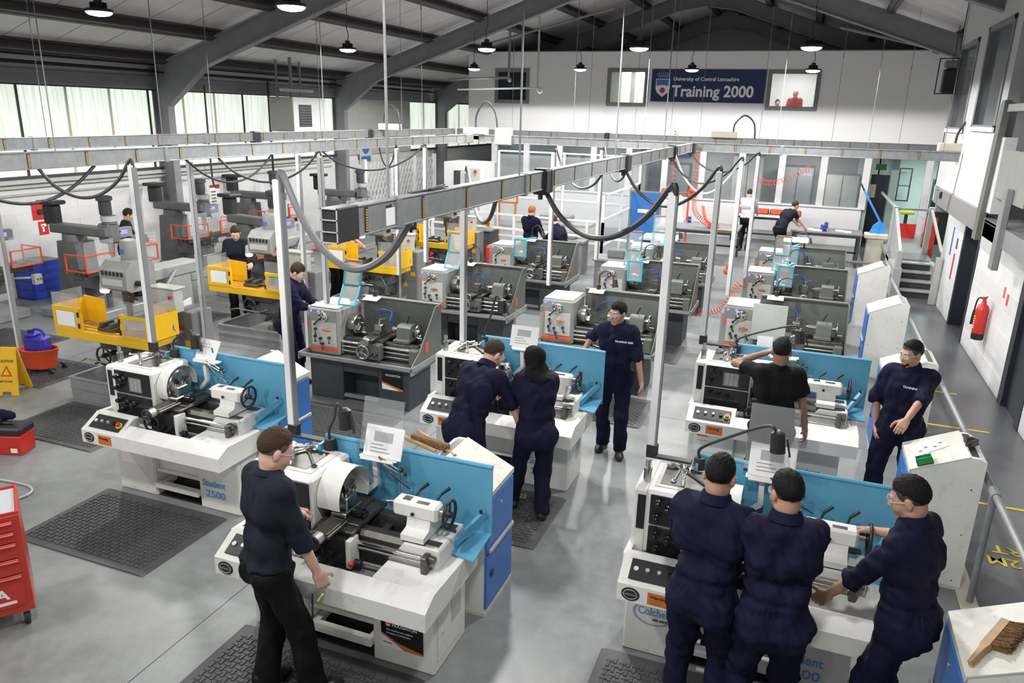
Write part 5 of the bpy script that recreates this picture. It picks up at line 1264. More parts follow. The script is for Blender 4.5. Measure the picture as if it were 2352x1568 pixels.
tap_box(-9.2, 11.2, 'black tap off box on the farther left busbar'); tap_box(-9.2, 15.0, 'second black box on the farther left busbar'); tap_box(-4.9, 19.4, 'black tap off box on the far cross busbar')
# power poles: (x, y, bottom, top, label)
PL = {'A': (-5.93, 5.46, 1.28, 3.09, 'white power pole behind the headstock of the left white lathe', 1), 'B': (-3.40, 4.34, 1.28, 3.17, 'white power pole behind the young man in the navy jumper', 1), 'C': (-.82, 5.1, 1.28, 3.17, 'white power pole at the lathe with three coverall students', 1),
      'D': (-7.02, 7.32, 0.0, 3.0, 'white power pole beside the nearest yellow mill cabinet', 0), 'E': (-6.9, 9.3, 0.0, 3.0, 'white power pole behind the second yellow mill', 0), 'F': (-5.65, 8.05, 1.2, 3.08, 'white power pole at the grey lathe of the man looking down', 0),
      'G': (-6.3, 11.1, .95, 3.05, 'slim white power pole by the black clothed man', 0), 'H': (-5.6, 10.75, 1.3, 3.09, 'white power pole over the grey lathe with purple stickers', 0), 'I': (-3.25, 7.08, 1.28, 3.07, 'white power pole above the bent student at the middle lathe', 0),
      'J': (-3.55, 10.9, 1.1, 3.1, 'white power pole between the middle grey lathes', 0), 'K': (-3.18, 12.3, 1.3, 3.1, 'white power pole under the second black box', 0), 'L': (-.86, 8.2, 1.28, 3.12, 'white power pole behind the black t-shirt student', 1),
      'O': (-10.1, 7.0, 0, 3.08, 'white power pole at the left edge behind the wet floor sign', 0),
      'M': (-.86, 10.84, 1.25, 3.1, 'white power pole above the pink ball by the aisle', 0), 'N': (-.76, 12.62, 1.25, 3.1, 'white power pole of the farthest right lathes', 0)}
for k, (x, y, z0, z1, lab, ft) in PL.items(): pole(x, y, z0, z1, lab, bool(ft))
def top(k): q = PL[k]; return Vector((q[0]+.02, q[1], q[3]))
def cab(k, bx, by, d, r=.017, lab='', m='cable', loop=.09):
    T = top(k); b = Vector((bx, by, 3.03)); pts = sag(b, T+Vector((.03 if bx > T.x else -.03, 0, .02)), d); pts = [b+Vector((0, 0, .03))]+pts[1:-1]+[T+Vector((.02 if bx > T.x else -.02, 0, .05)), T+Vector((0, 0, -.08))]
    cable('power_cable', pts, r, m, lab, 'cable', 'black cables slung between busbars and poles')
cab('B', -2.04, 3.73, .42, .024, 'thick grey cable slung from the nearest busbar to the pole beside it', 'cable_grey')
cab('C', -2.04, 6.05, .36, .022, 'thick black cable from the midway box to the right front pole')
cab('A', -6.56, 5.0, .28, .016, 'black cable from the left busbar to the left lathe pole')
cable('power_cable', sag((-6.56, 4.2, 3.05), (-6.56, 5.6, 3.05), .3), .016, 'cable', 'black cable looping under the left end of the busbar', 'cable', 'black cables slung between busbars and poles')
cab('F', -6.56, 7.3, .3, .013, 'black cable hanging from the left busbar to the second pole')
cable('power_cable', sag((-6.56, 6.8, 3.05), (-6.56, 8.3, 3.05), .3), .013, 'cable', 'black cable sagging below the middle of the left busbar', 'cable', 'black cables slung between busbars and poles')
cab('H', -6.56, 9.4, .3, .013, 'black cable over the notice on the far left'); cab('G', -6.56, 11.0, .3, .013, 'black cable crossing before the lattice gate')
cab('I', -2.04, 5.0, .3, .016, 'black cable from behind the nearest busbar to the middle pole'); cab('J', -2.04, 8.0, .3, .014, 'black cable running to the pole between grey lathes')
cab('K', -2.04, 9.2, .3, .014, 'black cable under the second black box'); cab('L', -2.04, 9.0, .4, .018, 'black cable from the second box to the right aisle pole')
cab('M', -2.04, 12.2, .35, .014, 'black cable from the third box to the aisle pole'); cab('N', -2.04, 14.2, .3, .014, 'black cable reaching the farthest right pole')
cable('power_cable', sag((-2.0, 12.3, 3.1), (-.86, 10.9, 3.15), .55), .016, 'paper', 'white cable sagging beside the third black box', 'cable')
coil('air_hose', [(-.8, 12.9, 2.75), (-.5, 13.2, 2.66), (.0, 13.8, 2.88)], .04, .004, 20, 'red_orange', 'red coiled air hose stretched high by the cross busbar')
coil('air_hose', [(-2.1, 13.0, .62), (-1.6, 12.9, .45), (-1.1, 12.9, .55), (-.85, 13.0, 1.0)], .06, .006, 30, 'red_orange', 'red coiled air hose sagging over the aisle between lathes')
coil('air_hose', [(-3.3, 20.3, 3.3), (-3.32, 20.3, 1.8), (-3.35, 20.3, .95)], .06, .008, 30, 'red_orange', 'red coiled hose hanging at the left of the far benches')
coil('air_hose', [(-2.72, 20.4, 2.75), (-2.7, 20.4, 1.9), (-2.65, 20.3, 1.3), (-2.2, 20.1, .95)], .06, .008, 34, 'red_orange', 'red coiled hose hanging behind the aisle pole')
t = thing('pull_ball', 'pink red ball hanging on the aisle pole', 'ball', (-.9, 10.9, 1.58)); part('ball', G().sp((0, 0, 0), .052, 16, 10), 'red_orange', t); part('collar', G().cy((0, 0, .045), (0, 0, .07), .018), 'red', t)
# ------------------------------------------------------------------ white lathes
L2 = white_lathe('white lathe nearest the camera with the black and orange sponsor sticker'); L2.location = (-3.39, 3.76, 0)
def copy_lathe(loc, label): return dup(L2, loc, None, label, group='white training lathes')
L2['group'] = 'white training lathes'
L1 = copy_lathe((-5.97, 4.92, 0), 'white lathe at left with an open chuck guard and no operator'); L3 = copy_lathe((-3.34, 6.6, 0), 'white lathe in the middle where two students bend together')
L4 = copy_lathe((-.82, 4.55, 0), 'white lathe at the lower right with three students in coveralls'); L5 = copy_lathe((-.83, 7.5, 0), 'white lathe at right used by the student in a black t-shirt')
chuck_guard(L2, True); chuck_guard(L1, False); chuck_guard(L5, True); chuck_guard(L4, False)
work_lamp(L2, (.40, .46, 1.27), (.62, .34, 1.62)); work_lamp(L1, (.40, .46, 1.27), (.70, .44, 1.50)); work_lamp(L3, (.34, .50, 1.27), (.55, .44, 1.75)); work_lamp(L4, (.36, .46, 1.27), (.85, .3, 1.66)); work_lamp(L5, (.36, .46, 1.27), (.95, .3, 1.60))
clear_shield(L2, .66, .98, .44, 1.32, 1.72, .25); clear_shield(L4, .66, .98, .46, 1.32, 1.80, .2); clear_shield(L3, .66, .98, .46, 1.32, 1.70, .2)
def sticker_student(L, z=.245, x=1.05):
    text('pedestal_lettering', 'Student', .10, 'text_blue', L, TXZ(x+.0, -.0055, z), .85, .001); text('pedestal_lettering', '2500', .10, 'text_blue', L, TXZ(x+.03, -.0055, z-.11), 1.15, .001)
for L in (L1, L3, L4, L5): sticker_student(L)
s_ = part('brand_swoosh', G().ring((.21, -.006, .34), (0, 1, 0), .10, .007, 30, 5), 'alu', L4); s_.data.transform(Matrix.Translation((.20, 0, .34)) @ Matrix.Diagonal((1.35, .2, .9, 1)) @ Matrix.Translation((-.21, 0, -.34))); s_.location = (0, -.006, 0)
text('pedestal_lettering', 'Colchester', .085, 'text_blue', L4, TXZ(.09, -.0075, .325), .8, .001); text('pedestal_lettering', '600 GROUP', .025, 'text_black', L4, TXZ(.2, -.0075, .285), 1, .0005)
q = part('sponsor_sticker', G().b(1.07, 1.39, -.0065, -.004, .14, .37), 'black_gloss', L2)
part('sticker_corner', G().pr([(1.07, .14), (1.07, .235), (1.17, .185), (1.25, .14)], 'y', -.0072, -.0066), 'paper', q); part('sticker_stripe', G().pr([(1.07, .235), (1.07, .25), (1.2, .19), (1.39, .155), (1.39, .14), (1.25, .14), (1.17, .185)], 'y', -.0076, -.0068), 'orange', q)
part('sticker_emblem', G().rev((1.125, -.0066, .325), (0, -1, 0), [(.022, 0), (.022, .001)], 12), 'orange', q); part('emblem_mark', G().b(1.113, 1.137, -.0082, -.0076, .312, .324), 'text_white', q)
text('sticker_lettering', 'HOUGHTON', .038, 'text_white', q, TXZ(1.155, -.0073, .312), .85, .0005)
for k in range(2): text('sticker_lettering', ('This machine was supplied', 'to support training here')[k], .019, 'text_white', q, TXZ(1.11, -.0073, .275-.026*k), 1)
part('sticker_flag', G().b(1.085, 1.12, -.0082, -.0074, .172, .18), 'shield_blue', q); part('sticker_flag', G().b(1.12, 1.155, -.0082, -.0074, .169, .177), 'red', q)
for L in (L1, L3, L5):
    q = part('taped_sheet', G().b(.06, .36, -.007, -.0045, .30, .54), 'paper', L); part('sheet_line', G().b(.09, .2, -.0078, -.007, .47, .485), 'red_orange', q); part('sheet_line', G().b(.09, .3, -.0078, -.007, .42, .425), 'paper_ink', q)
booklet((-3.39+.86, 3.76+.41, 1.318), 0, 'spiral booklet on the chart shelf of the nearest lathe')
booklet((-.82+.84, 4.55+.43, 1.318), 0, 'spiral booklet standing before the three coverall students', .3, .3)
t = booklet((-3.34+.80, 6.6+.44, 1.318), 0, 'spiral booklet behind the bent student', .3, .3)
t = thing('paper_sheet', 'white paper sheet clipped above the left white lathe', 'paper', (-5.97+.80, 4.92+.42, 1.318), -.1); M = Matrix.Rotation(-.5, 4, 'X'); part('sheet', G().b(-.12, .14, 0, .002, 0, .20, M=M), 'paper', t); part('pen', G().bar(M @ Vector((.06, -.004, .12)), M @ Vector((.09, -.004, .08)), .012), 'green', t); part('pen_marks', G().b(-.08, .02, -.002, 0, .15, .153, M=M).b(-.08, .05, -.002, 0, .12, .123, M=M), 'paper_ink', t)['kind'] = 'stuff'
# tools lying on the headstocks
def chuck_key(loc, rz, label):
    t = thing('chuck_key', label, 'tool', loc, rz); part('shank', G().cy((0, 0, .0), (0, 0, .10), .013).cy((0, 0, .10), (0, 0, .12), .02), 'chrome', t); part('tee_bar', G().cy((-.09, 0, .105), (.09, 0, .105), .008).sp((-.09, 0, .105), .012, 8, 6).sp((.09, 0, .105), .012, 8, 6), 'chrome', t)
def sleeve(loc, label, h=.14):
    t = thing('steel_sleeve', label, 'tool', loc); part('body', G().cy((0, 0, 0), (0, 0, h*.5), .026, n=16).cy((0, 0, h*.5), (0, 0, h*.6), .03, n=16), 'steel', t); part('spigot', G().cy((0, 0, h*.6), (0, 0, h), .018, n=14), 'chrome', t)
def spanner(loc, rz, label, m='steel', L=.22):
    t = thing('spanner', label, 'tool', loc, rz); part('shaft', G().b(-L/2, L/2, -.01, .01, 0, .012, .004), m, t); part('jaw', G().ring((L/2+.015, 0, .006), (0, 0, 1), .016, .007, 12, 5), m, t); part('ring_end', G().ring((-L/2-.012, 0, .006), (0, 0, 1), .014, .006, 12, 5), m, t)
for (ox, oy, nm) in ((-3.39, 3.76, 'nearest lathe'), (-5.97, 4.92, 'left lathe'), (-3.34, 6.6, 'middle lathe'), (-.82, 4.55, 'lower right lathe'), (-.83, 7.5, 'right rear lathe')):
    sleeve((ox+.06, oy+.13, 1.276), 'steel sleeve on the headstock corner of the '+nm, .16)
    chuck_key((ox+.30, oy+.14, 1.278), random.uniform(0, 3), 'chrome chuck key standing on the '+nm)
    spanner((ox+.24, oy+.3, 1.28), .6+random.uniform(0, 1), 'flat steel spanner lying on the '+nm)
    spanner((ox+.38, oy+.26, 1.28), -.8, 'dark spanner crossing the headstock top of the '+nm, 'black')
    for k in range(4):
        o = part('tool_jaw', G().b(-.03, .03, -.012, .012, 0, .022, .003).b(.0, .03, -.012, .012, .022, .035, .003), 'chrome'); o.location = (ox+.18+.05*k, oy+.38+.015*(k % 2), 1.28); o.rotation_euler = (0, 0, k*.5); tag(o, 'loose chuck jaw on top of the '+nm, 'tool', 'loose chuck jaws on the '+nm)
# ------------------------------------------------------------------ grey lathes
GL = [('grey lathe with a sponsor leaflet behind the nearest white lathes', (-5.78, 7.75, 0), True, False), ('grey lathe with purple stickers and raised guard, left row', (-5.62, 10.5, 0), True, False), ('farthest grey lathe of the left row with a blue shield', (-5.55, 13.3, 0), False, True),
      ('grey lathe behind the standing student who looks left', (-3.2, 9.55, 0), False, False), ('grey lathe in the middle row with raised and blue guards', (-3.08, 12.15, 0), True, True), ('farthest grey lathe of the middle row', (-3.08, 14.45, 0), True, False),
      ('nearest grey lathe of the right row with a plain screen', (-.82, 10.3, 0), False, False), ('grey lathe of the right row with teal framed guard raised', (-.74, 12.9, 0), True, True), ('farthest grey lathe of the right row under a white light strip', (-.70, 15.1, 0), False, True)]
GO = []
for lab, loc, ra, bl_ in GL:
    if not GO: o = grey_lathe(lab, ra, bl_); base = o
    else:
        o = dup(base, (0, 0, 0), None, lab, skip=('raised_guard', 'chuck_shield'))
        src = [c for c in base.children if c.name.split('.')[0] == 'raised_guard']
        if ra:
            for c in src:
                n = c.copy(); COL.objects.link(n); n.parent = o
                for ch in c.children: m_ = ch.copy(); COL.objects.link(m_); m_.parent = n
        if bl_:
            q = part('chuck_shield', G().fr(.46, .72, 1.0, 1.36, .035, .1, .125, .008), 'teal_l', o); part('shield_pane', G().b(.49, .69, .11, .115, 1.03, 1.33), 'plexi_dirty', q); part('shield_arm', G().bar((.6, .12, 1.34), (.7, .7, 1.3), .03), 'teal_l', q)
    o.location = loc; o['group'] = 'older grey lathes'; GO.append(o)
q = part('sponsor_leaflet', G().b(1.08, 1.38, .054, .058, .26, .50), 'black_gloss', GO[0]); part('leaflet_corner', G().pr([(1.08, .26), (1.08, .34), (1.34, .26)], 'y', .052, .054), 'paper', q); part('leaflet_stripe', G().pr([(1.08, .34), (1.08, .36), (1.38, .28), (1.38, .26), (1.34, .26)], 'y', .05, .053), 'orange', q); text('leaflet_lettering', 'HOUGHTON', .04, 'text_white', q, TXZ(1.13, .0525, .44), .9)
part('plain_screen', G().b(.36, .80, -.0, .01, .80, 1.30, .004), 'grey_light', GO[6]); part('pinned_paper', G().b(.46, .66, -.006, -.001, .62, .86), 'paper', GO[6])
part('light_strip', G().b(.42, .86, .2, .32, 1.42, 1.50, .01), 'lamp_glow', GO[8]); part('light_strip_post', G().bar((.8, .3, 1.42), (.8, .7, 1.26), .03), 'black', GO[8])
# ------------------------------------------------------------------ lockers
C0 = cabinet('blue and white locker beside the nearest lathe, clear of its splash back', (-1.86, 4.47, 0), PI/2)
for loc, rz, lab in (((-4.63, 5.68, 0), PI/2, 'blue and white locker at the right end of the left lathe'), ((1.06, 6.86, 0), -PI/2, 'tall white locker holding the student drawings by the rail'), ((1.06, 9.45, 0), -PI/2, 'white locker behind the bearded student'), ((1.08, 12.4, 0), -PI/2, 'white locker by the rail, third from the front'), ((1.08, 15.5, 0), -PI/2, 'farthest white locker by the rail'), ((1.06, 4.34, 0), -PI/2, 'white topped locker at the lower right corner with the brush')):
    o = dup(C0, loc, rz, lab); o['group'] = 'tool lockers beside the lathes'
C0['group'] = 'tool lockers beside the lathes'
t = thing('hand_brush', 'wooden hand brush with brown bristles on the corner locker', 'brush', (1.20, 4.01, 1.075)); t.rotation_mode = 'ZYX'; t.rotation_euler = (0, -.434, .95)
part('handle', G().pr([(-.22, -.012), (-.10, -.018), (-.06, -.028), (.16, -.028), (.17, .02), (-.06, .02), (-.10, .012), (-.22, .008)], 'z', 0, .028), 'wood', t)
g = G()
for i in range(340):
    x = random.uniform(-.05, .16); z = random.uniform(.002, .026); e = Vector((x+random.uniform(-.015, .02), -.11+random.uniform(-.012, .01), z+random.uniform(-.012, .012))); g.bar((x, -.025, z), e, .0035)
o = part('bristles', g, 'bristle', t); o['kind'] = 'stuff'
t = thing('drawing_sheet', 'printed drawing held on the locker by the bearded student', 'paper', (1.21, 6.64, 1.062), .3); t.rotation_mode = 'ZYX'; t.rotation_euler = (0, -.434, .3); part('sheet', G().b(-.12, .14, -.10, .11, .0, .003), 'paper', t)
for k in range(4): part('printed_view', G().b(-.08+.06*k, -.05+.06*k, -.05+.04*(k % 2), -.02+.04*(k % 2), .003, .0036), 'paper_ink', t)
t = thing('plain_sheet', 'white sheet lying under the drawing on the locker', 'paper', (1.15, 6.52, 1.03)); t.rotation_mode = 'ZYX'; t.rotation_euler = (0, -.434, -.2); part('sheet', G().b(-.07, .08, -.1, .1, 0, .002), 'paper', t)
t = thing('green_bin', 'small green plastic bin on the tall white locker', 'bin', (1.17, 6.37, 1.042)); t.rotation_euler = (0, -.434, 0); part('tray', G().b(-.06, .06, -.05, .05, 0, .006).b(-.06, -.055, -.05, .05, 0, .06).b(.055, .06, -.05, .05, 0, .06).b(-.06, .06, -.05, -.045, 0, .06).b(-.06, .06, .045, .05, 0, .045), 'green', t)
t = thing('drill_chucks', 'two dark drill chucks lying on the tall white locker', 'tool', (1.50, 6.55, 1.172)); part('chuck', G().cy((-.04, .04, .03), (.02, .06, .03), .028, n=12).cy((.02, .06, .03), (.06, .07, .03), .02, .01), 'dark_steel', t); part('chuck', G().cy((-.02, -.05, .03), (.03, .0, .03), .026, n=12).cy((-.02, -.05, .03), (-.05, -.08, .03), .012), 'dark_steel', t)
t = thing('wood_brush', 'long brown handbrush resting on the locker behind the nearest lathe', 'brush', (-2.47, 4.72, 1.17), .0); t.rotation_euler = (0, .05, -.12); part('handle', G().cy((-.45, .1, .0), (.1, -.02, .01), .016).cy((-.2, .18, .02), (.25, .02, .0), .016), 'wood', t); part('bristle_head', G().b(-.18, .16, .04, .10, -.01, .05, .01), 'bristle', t)
# ------------------------------------------------------------------ mills
Y1 = yellow_mill('nearest yellow guarded mill at left with a glowing work lamp'); Y1.location = (-8.47, 6.45, 0); Y1['group'] = 'yellow guarded mills'
for loc, lab in (((-8.55, 9.2, 0), 'yellow guarded mill in front of the student in navy'), ((-8.0, 11.6, 0), 'yellow guarded mill before the black clothed man'), ((-8.0, 14.4, 0), 'farthest yellow guarded mill')): o = dup(Y1, loc, None, lab); o['group'] = 'yellow guarded mills'
T0 = turret_mill('grey turret mill at the left edge with red framed screens'); T0.location = (-12.55, 7.95, 0); T0.rotation_euler = (0, 0, PI/2); T0['group'] = 'grey turret mills'
for loc, rz, lab in (((-11.15, 9.15, 0), PI/2, 'grey turret mill behind the nearest yellow mill'), ((-12.2, 12.5, 0), PI/2, 'grey turret mill near the white wall, third from the left edge'), ((-9.55, 11.45, 0), PI/2-.2, 'grey turret mill behind the student in navy'), ((-10.9, 16.8, 0), PI/2, 'farthest grey turret mill before the lattice gate'), ((-12.4, 15.2, 0), PI/2, 'grey turret mill by the column')): o = dup(T0, loc, rz, lab); o['group'] = 'grey turret mills'
# ------------------------------------------------------------------ mats
for x, y, lab in ((-6.06, 3.85, 'large dark rubber mat before the left white lathe'), (-8.36, 5.36, 'dark rubber mat beside the red toolbox'), (-3.44, 2.72, 'dark rubber mat under the young man in front'), (-3.3, 5.47, 'dark rubber mat under the two bent students'), (-.95, 3.5, 'dark rubber mat under the three students at lower right'), (-3.0, 8.5, 'dark rubber mat behind the standing student'), (-5.75, 6.6, 'dark rubber mat behind the nearest lathe'), (-3.0, 11.2, 'dark rubber mat farther along the middle aisle'), (-10.6, 6.5, 'dark rubber mat below the nearest yellow mill'), (-10.9, 9.6, 'dark rubber mat by the student in navy'), (-12.2, 7.3, 'long dark mat at the left edge'), (-7.9, 10.4, 'dark rubber mat before the third yellow mill'), (-10.4, 13.6, 'dark mat under the far grey mills')): rubber_mat(x, y, lab)
# ------------------------------------------------------------------ left foreground things
def wet_sign():
    t = thing('wet_floor_sign', 'yellow folding wet floor sign at the left edge', 'sign', (-9.33, 6.3, 0), .42)
    for s in (0, 1):
        M = Matrix.Translation((0, .16*(1 if s else -1), 0)) @ Matrix.Rotation(.25*(1 if s else -1), 4, 'X')
        g = G(); g.pr([(-.15, 0), (-.06, 0), (-.05, .05), (.05, .05), (.06, 0), (.15, 0), (.11, .62), (-.11, .62)], 'y', -.008, .008); g.rot(M); q = part('leaf', g, 'yellow', t)
        if not s:
            g = G(); g.pr([(-.07, .25), (.07, .25), (0, .39)], 'y', -.011, -.008); g.rot(M); part('warning_triangle', g, 'red', q); g = G(); g.pr([(-.045, .265), (.045, .265), (0, .355)], 'y', -.013, -.011); g.rot(M); part('triangle_field', g, 'yellow', q)
            text('sign_lettering', 'CAUTION', .045, 'text_black', q, M @ TXZ(-.095, -.0095, .43), .9, .001); text('sign_lettering', 'WET FLOOR', .034, 'text_black', q, M @ TXZ(-.10, -.0095, .17), .9, .001)
wet_sign()
t = thing('mop_bucket', 'red plastic mop bucket on black castors', 'bucket', (-9.72, 7.0, 0), .3)
g = G(); n = 20
def ringp(rx, ry, z): return [(rx*math.cos(2*PI*i/n)*(1.08 if abs(math.cos(2*PI*i/n)) > .7 else 1), ry*math.sin(2*PI*i/n), z) for i in range(n)]
vs = ringp(.19, .14, .07)+ringp(.25, .18, .33)+ringp(.265, .195, .345)+ringp(.24, .17, .345)+ringp(.18, .13, .09); g.add(vs, [tuple(range(n))[::-1], tuple(range(4*n, 5*n))]+[(k*n+i, k*n+(i+1) % n, (k+1)*n+(i+1) % n, (k+1)*n+i) for k in range(4) for i in range(n)]); part('tub', g, 'red_orange', t)
for x, y in ((-.2, -.12), (.24, -.14), (.24, .14), (-.2, .12)):
    q = part('castor', G().cy((x, y-.014, .035), (x, y+.014, .035), .035), 'black', t); part('castor_fork', G().b(x-.02, x+.02, y-.022, y+.022, .04, .09, .006).b(x-.05, x+.0, y-.015, y+.015, .07, .10, .006), 'black', q)
t = thing('jerrycan', 'dark blue plastic jerrycan standing in the red bucket', 'container', (-9.72, 7.0, .10), .3); part('can', G().b(-.15, .15, -.11, .11, 0, .42, .035).b(-.13, .02, -.1, .1, .42, .46, .03), 'bottle_blue', t); part('handle', G().tube(catmull([(-.06, 0, .45), (-.02, 0, .51), (.08, 0, .50), (.12, 0, .42)], 5), .018), 'bottle_blue', t); part('cap', G().cy((-.09, .0, .46), (-.09, .0, .50), .03), 'black', t)
t = thing('toolbox', 'red toolbox with a black lid on the floor at left', 'toolbox', (-7.72, 5.05, 0), .35); part('box', G().b(-.22, .22, -.12, .12, 0, .22, .012), 'red', t); q = part('lid', G().b(-.235, .235, -.13, .13, .22, .31, .02), 'black', t); part('lid_handle', G().b(-.09, .09, -.02, .02, .31, .335, .008), 'black', q); part('label', G().b(.1, .17, -.123, -.12, .03, .08), 'paper', t)
g = G(); f = Fld((-.3, -.2, -.02), (.3, .2, .2), .014); f.cap((-.2, .0, .05), (.15, .04, .06), .07, .05, .04); f.cap((-.1, -.08, .05), (.1, -.06, .03), .05, .04, .04); field_noise(f, 9, .012); V, Q = f.net(); o = part('folded_cloth', np_mesh('folded_cloth', [(V, Q, 0)], ('navy_cloth',)), None); o.location = (-7.85, 5.08, .32); tag(o, 'dark navy cloth bundled on the toolbox lid', 'cloth')
cable('floor_cable', [(-7.1, 4.1, .012), (-6.75, 4.2, .012), (-6.62, 4.42, .012), (-6.8, 4.55, .012), (-7.4, 4.5, .012)], .012, 'alu', 'grey cable loop lying on the floor at left')
t = thing('tool_chest', 'red wheeled tool chest with drawers at the lower left corner', 'tool chest', (-4.82, 3.13, 0), math.radians(0))
ch_rz = math.atan2(-.26, -.1)
# chest local: front face at y=0 (normal +x side turned), right front corner at origin
t.rotation_euler = (0, 0, .95); zb, zt = .13, .90
part('carcass', G().b(-.72, 0, 0.0, .46, zb, zt, .006), 'red_chest', t)
part('top_liner', G().b(-.70, -.02, .02, .44, zt, zt+.004), 'paper_grey', t); part('top_rim', G().b(-.72, 0, 0, .015, zt, zt+.02).b(-.72, 0, .445, .46, zt, zt+.02).b(-.015, 0, .015, .445, zt, zt+.02).b(-.72, -.705, .015, .445, zt, zt+.02), 'red_chest', t)
z = .86
for h in (.085, .085, .125, .125, .255):
    d = part('drawer', G().b(-.68, -.045, -.012, .0, z-h+.008, z-.004, .003), 'red_chest', t); part('drawer_pull', G().b(-.68, -.045, -.032, -.012, z-.026, z-.006, .006), 'red', d); z -= h
text('chest_lettering', 'USA', .11, 'text_white', t, TXZ(-.36, -.0135, .27), 1.1, .003); part('lettering_bar', G().b(-.66, -.1, -.0135, -.012, .222, .245), 'text_white', t)
for x, y in ((-.06, .06), (-.66, .06), (-.06, .40), (-.66, .40)):
    q = part('castor', G().cy((x-.018, y, .055), (x+.018, y, .055), .055, n=18), 'black_rubber', t); part('castor_fork', G().b(x-.03, x-.02, y-.02, y+.02, .04, .13).b(x+.02, x+.03, y-.02, y+.02, .04, .13).b(x-.03, x+.03, y-.03, y+.03, .11, .13), 'alu', q)
# left wall things
t = thing('drawer_cabinet', 'blue drawer cabinet standing by the left wall', 'cabinet', (-13.85, 9.75, 0)); part('body', G().b(0, .45, 0, .6, 0, .70, .01), 'blue', t)
for k in range(4): q = part('drawer', G().b(.45, .462, .02, .58, .03+.165*k, .18+.165*k, .004).b(.02, .43, -.012, 0, .03+.165*k, .18+.165*k, .004), 'blue', t); part('pull', G().b(.462, .475, .1, .5, .16+.165*k, .175+.165*k), 'grey_dark', q)
part('top', G().b(-.01, .46, -.01, .61, .70, .73, .006), 'grey_mid', t)
t = thing('fire_call_point', 'red square fire call point on the left wall', 'fire alarm', (XL, 10.33, 1.42)); part('board', G().b(0, .02, 0, .3, 0, .3, .004), 'red', t); part('break_glass', G().b(.02, .05, .1, .2, .1, .2, .006), 'black', t)
t = thing('fire_sign', 'small red fire action sign below the call point', 'sign', (XL, 10.42, 1.12)); part('plate', G().b(0, .008, 0, .2, 0, .26), 'red', t); part('pictogram', G().b(.008, .01, .07, .11, .06, .18).b(.008, .01, .05, .16, .16, .21), 'paper', t)
for y, z, w, h, lab in ((15.1, 1.25, .35, .48, 'white notice with a red heading on the left wall'), (15.8, 1.2, .35, .4, 'faded white notice on the left wall'), (14.5, .95, .42, .6, 'white framed notice by the grey column')):
    t = thing('wall_notice', lab, 'notice', (XL, y, z)); part('sheet', G().b(0, .006, 0, w, 0, h), 'paper', t); part('heading', G().b(.006, .007, .0, w, h-.07, h), 'red' if 'red' in lab else 'paper_grey', t); g = G(); [g.b(.006, .007, .03, .03+w*.5, .05+.08*k, .09+.08*k) for k in range(4)]; part('print_blocks', g, 'paper_ink', t)['kind'] = 'stuff'
t = thing('unit_heater', 'hanging grey and white unit heater with a black grille', 'heater', (-13.35, 16.9, 3.03)); part('casing', G().b(0, .75, 0, 1.4, 0, .86, .02), 'heater_grey', t); part('front_cover', G().b(.752, .78, -.005, 1.405, -.005, .865, .01), 'paper', t)
part('grille_back', G().b(.78, .785, .2, .75, .12, .68), 'black', t)
for k in range(8): part('louvre', G().b(.785, .80, .22, .73, .15+.065*k, .165+.065*k), 'grey_mid', t)
part('hanger', G().b(.1, .14, .2, .24, .86, 2.0).b(.1, .14, 1.2, 1.24, .86, 2.0).b(.3, .36, .5, .56, .86, 2.02), 'galv', t); part('side_case', G().b(.1, .7, -.004, 0, .05, .8), 'heater_grey', t)
t = thing('tube_light', 'thin fluorescent tube light above the heater', 'light', (-13.0, 17.6, 4.05)); part('body', G().b(0, .08, -.7, .7, 0, .05, .01), 'white_paint', t); part('tube', G().cy((.04, -.68, -.012), (.04, .68, -.012), .013), 'paper', t)
cable('wall_pipe', [(-13.6, 14.9, 4.1), (-13.6, 14.9, 2.2), (-13.6, 14.95, 1.75), (-13.55, 15.05, 1.7)], .022, 'grey_dark', 'thin grey pipe dropping down the window beside the column', 'pipe')
cable('wall_pipe', [(-13.5, 17.1, 4.3), (-13.5, 17.1, 3.0), (-13.5, 17.1, 1.2)], .03, 'black', 'black vertical pipe in front of the second window', 'pipe')
cable('conduit', [(-10.4, 21.5, 4.55), (-8.6, 21.6, 4.62), (-8.5, 21.6, 4.65), (-8.48, 21.6, 6.32)], .035, 'grey_mid', 'grey conduit turning up beside the white wall', 'pipe')
cable('conduit', [(-10.6, 22.6, 4.3), (-8.0, 22.6, 4.38), (-7.95, 22.6, 4.4), (-7.95, 22.6, 6.6)], .03, 'grey_light', 'pale conduit crossing the dark upper window', 'pipe')
cable('conduit', [(-8.9, 20.5, 5.4), (-5.2, 20.6, 6.3)], .03, 'grey_mid', 'thin pipe rising with the far rafter', 'pipe')
cable('conduit', [(.3, 23, 6.0), (3.5, 21.5, 5.1)], .035, 'grey_mid', 'pipe sloping down along the right rafter', 'pipe')
# lattice gate, white machine, robot cell
t = thing('lattice_gate', 'white folding lattice gate before the grey left wall', 'gate', (-12.45, 20.0, 0)); g = G()
for k in range(22):
    for z in range(5):
        y = k*.21; g.bar((0, y, .2+z*.38), (0, y+.21, .58+z*.38), .018); g.bar((.012, y+.21, .2+z*.38), (.012, y, .58+z*.38), .018)
part('lattice', g, 'white_paint', t)['kind'] = 'stuff'
for y in (0, 1.55, 3.1, 4.6): part('upright', G().b(-.05, .05, y-.07, y+.07, 0, 2.2), 'white_paint', t)
t = thing('blue_notice', 'blue and cream safety sign high on the far left wall', 'sign', (-13.868, 22.0, 1.9)); part('board', G().b(0, .01, 0, .75, 0, .8), 'beige', t); part('disc', G().rev((.011, .37, .55), (1, 0, 0), [(.24, 0), (.24, .003)], 20), 'drawer_blue', t); part('caption', G().b(.011, .013, .08, .66, .06, .24), 'drawer_blue', t)
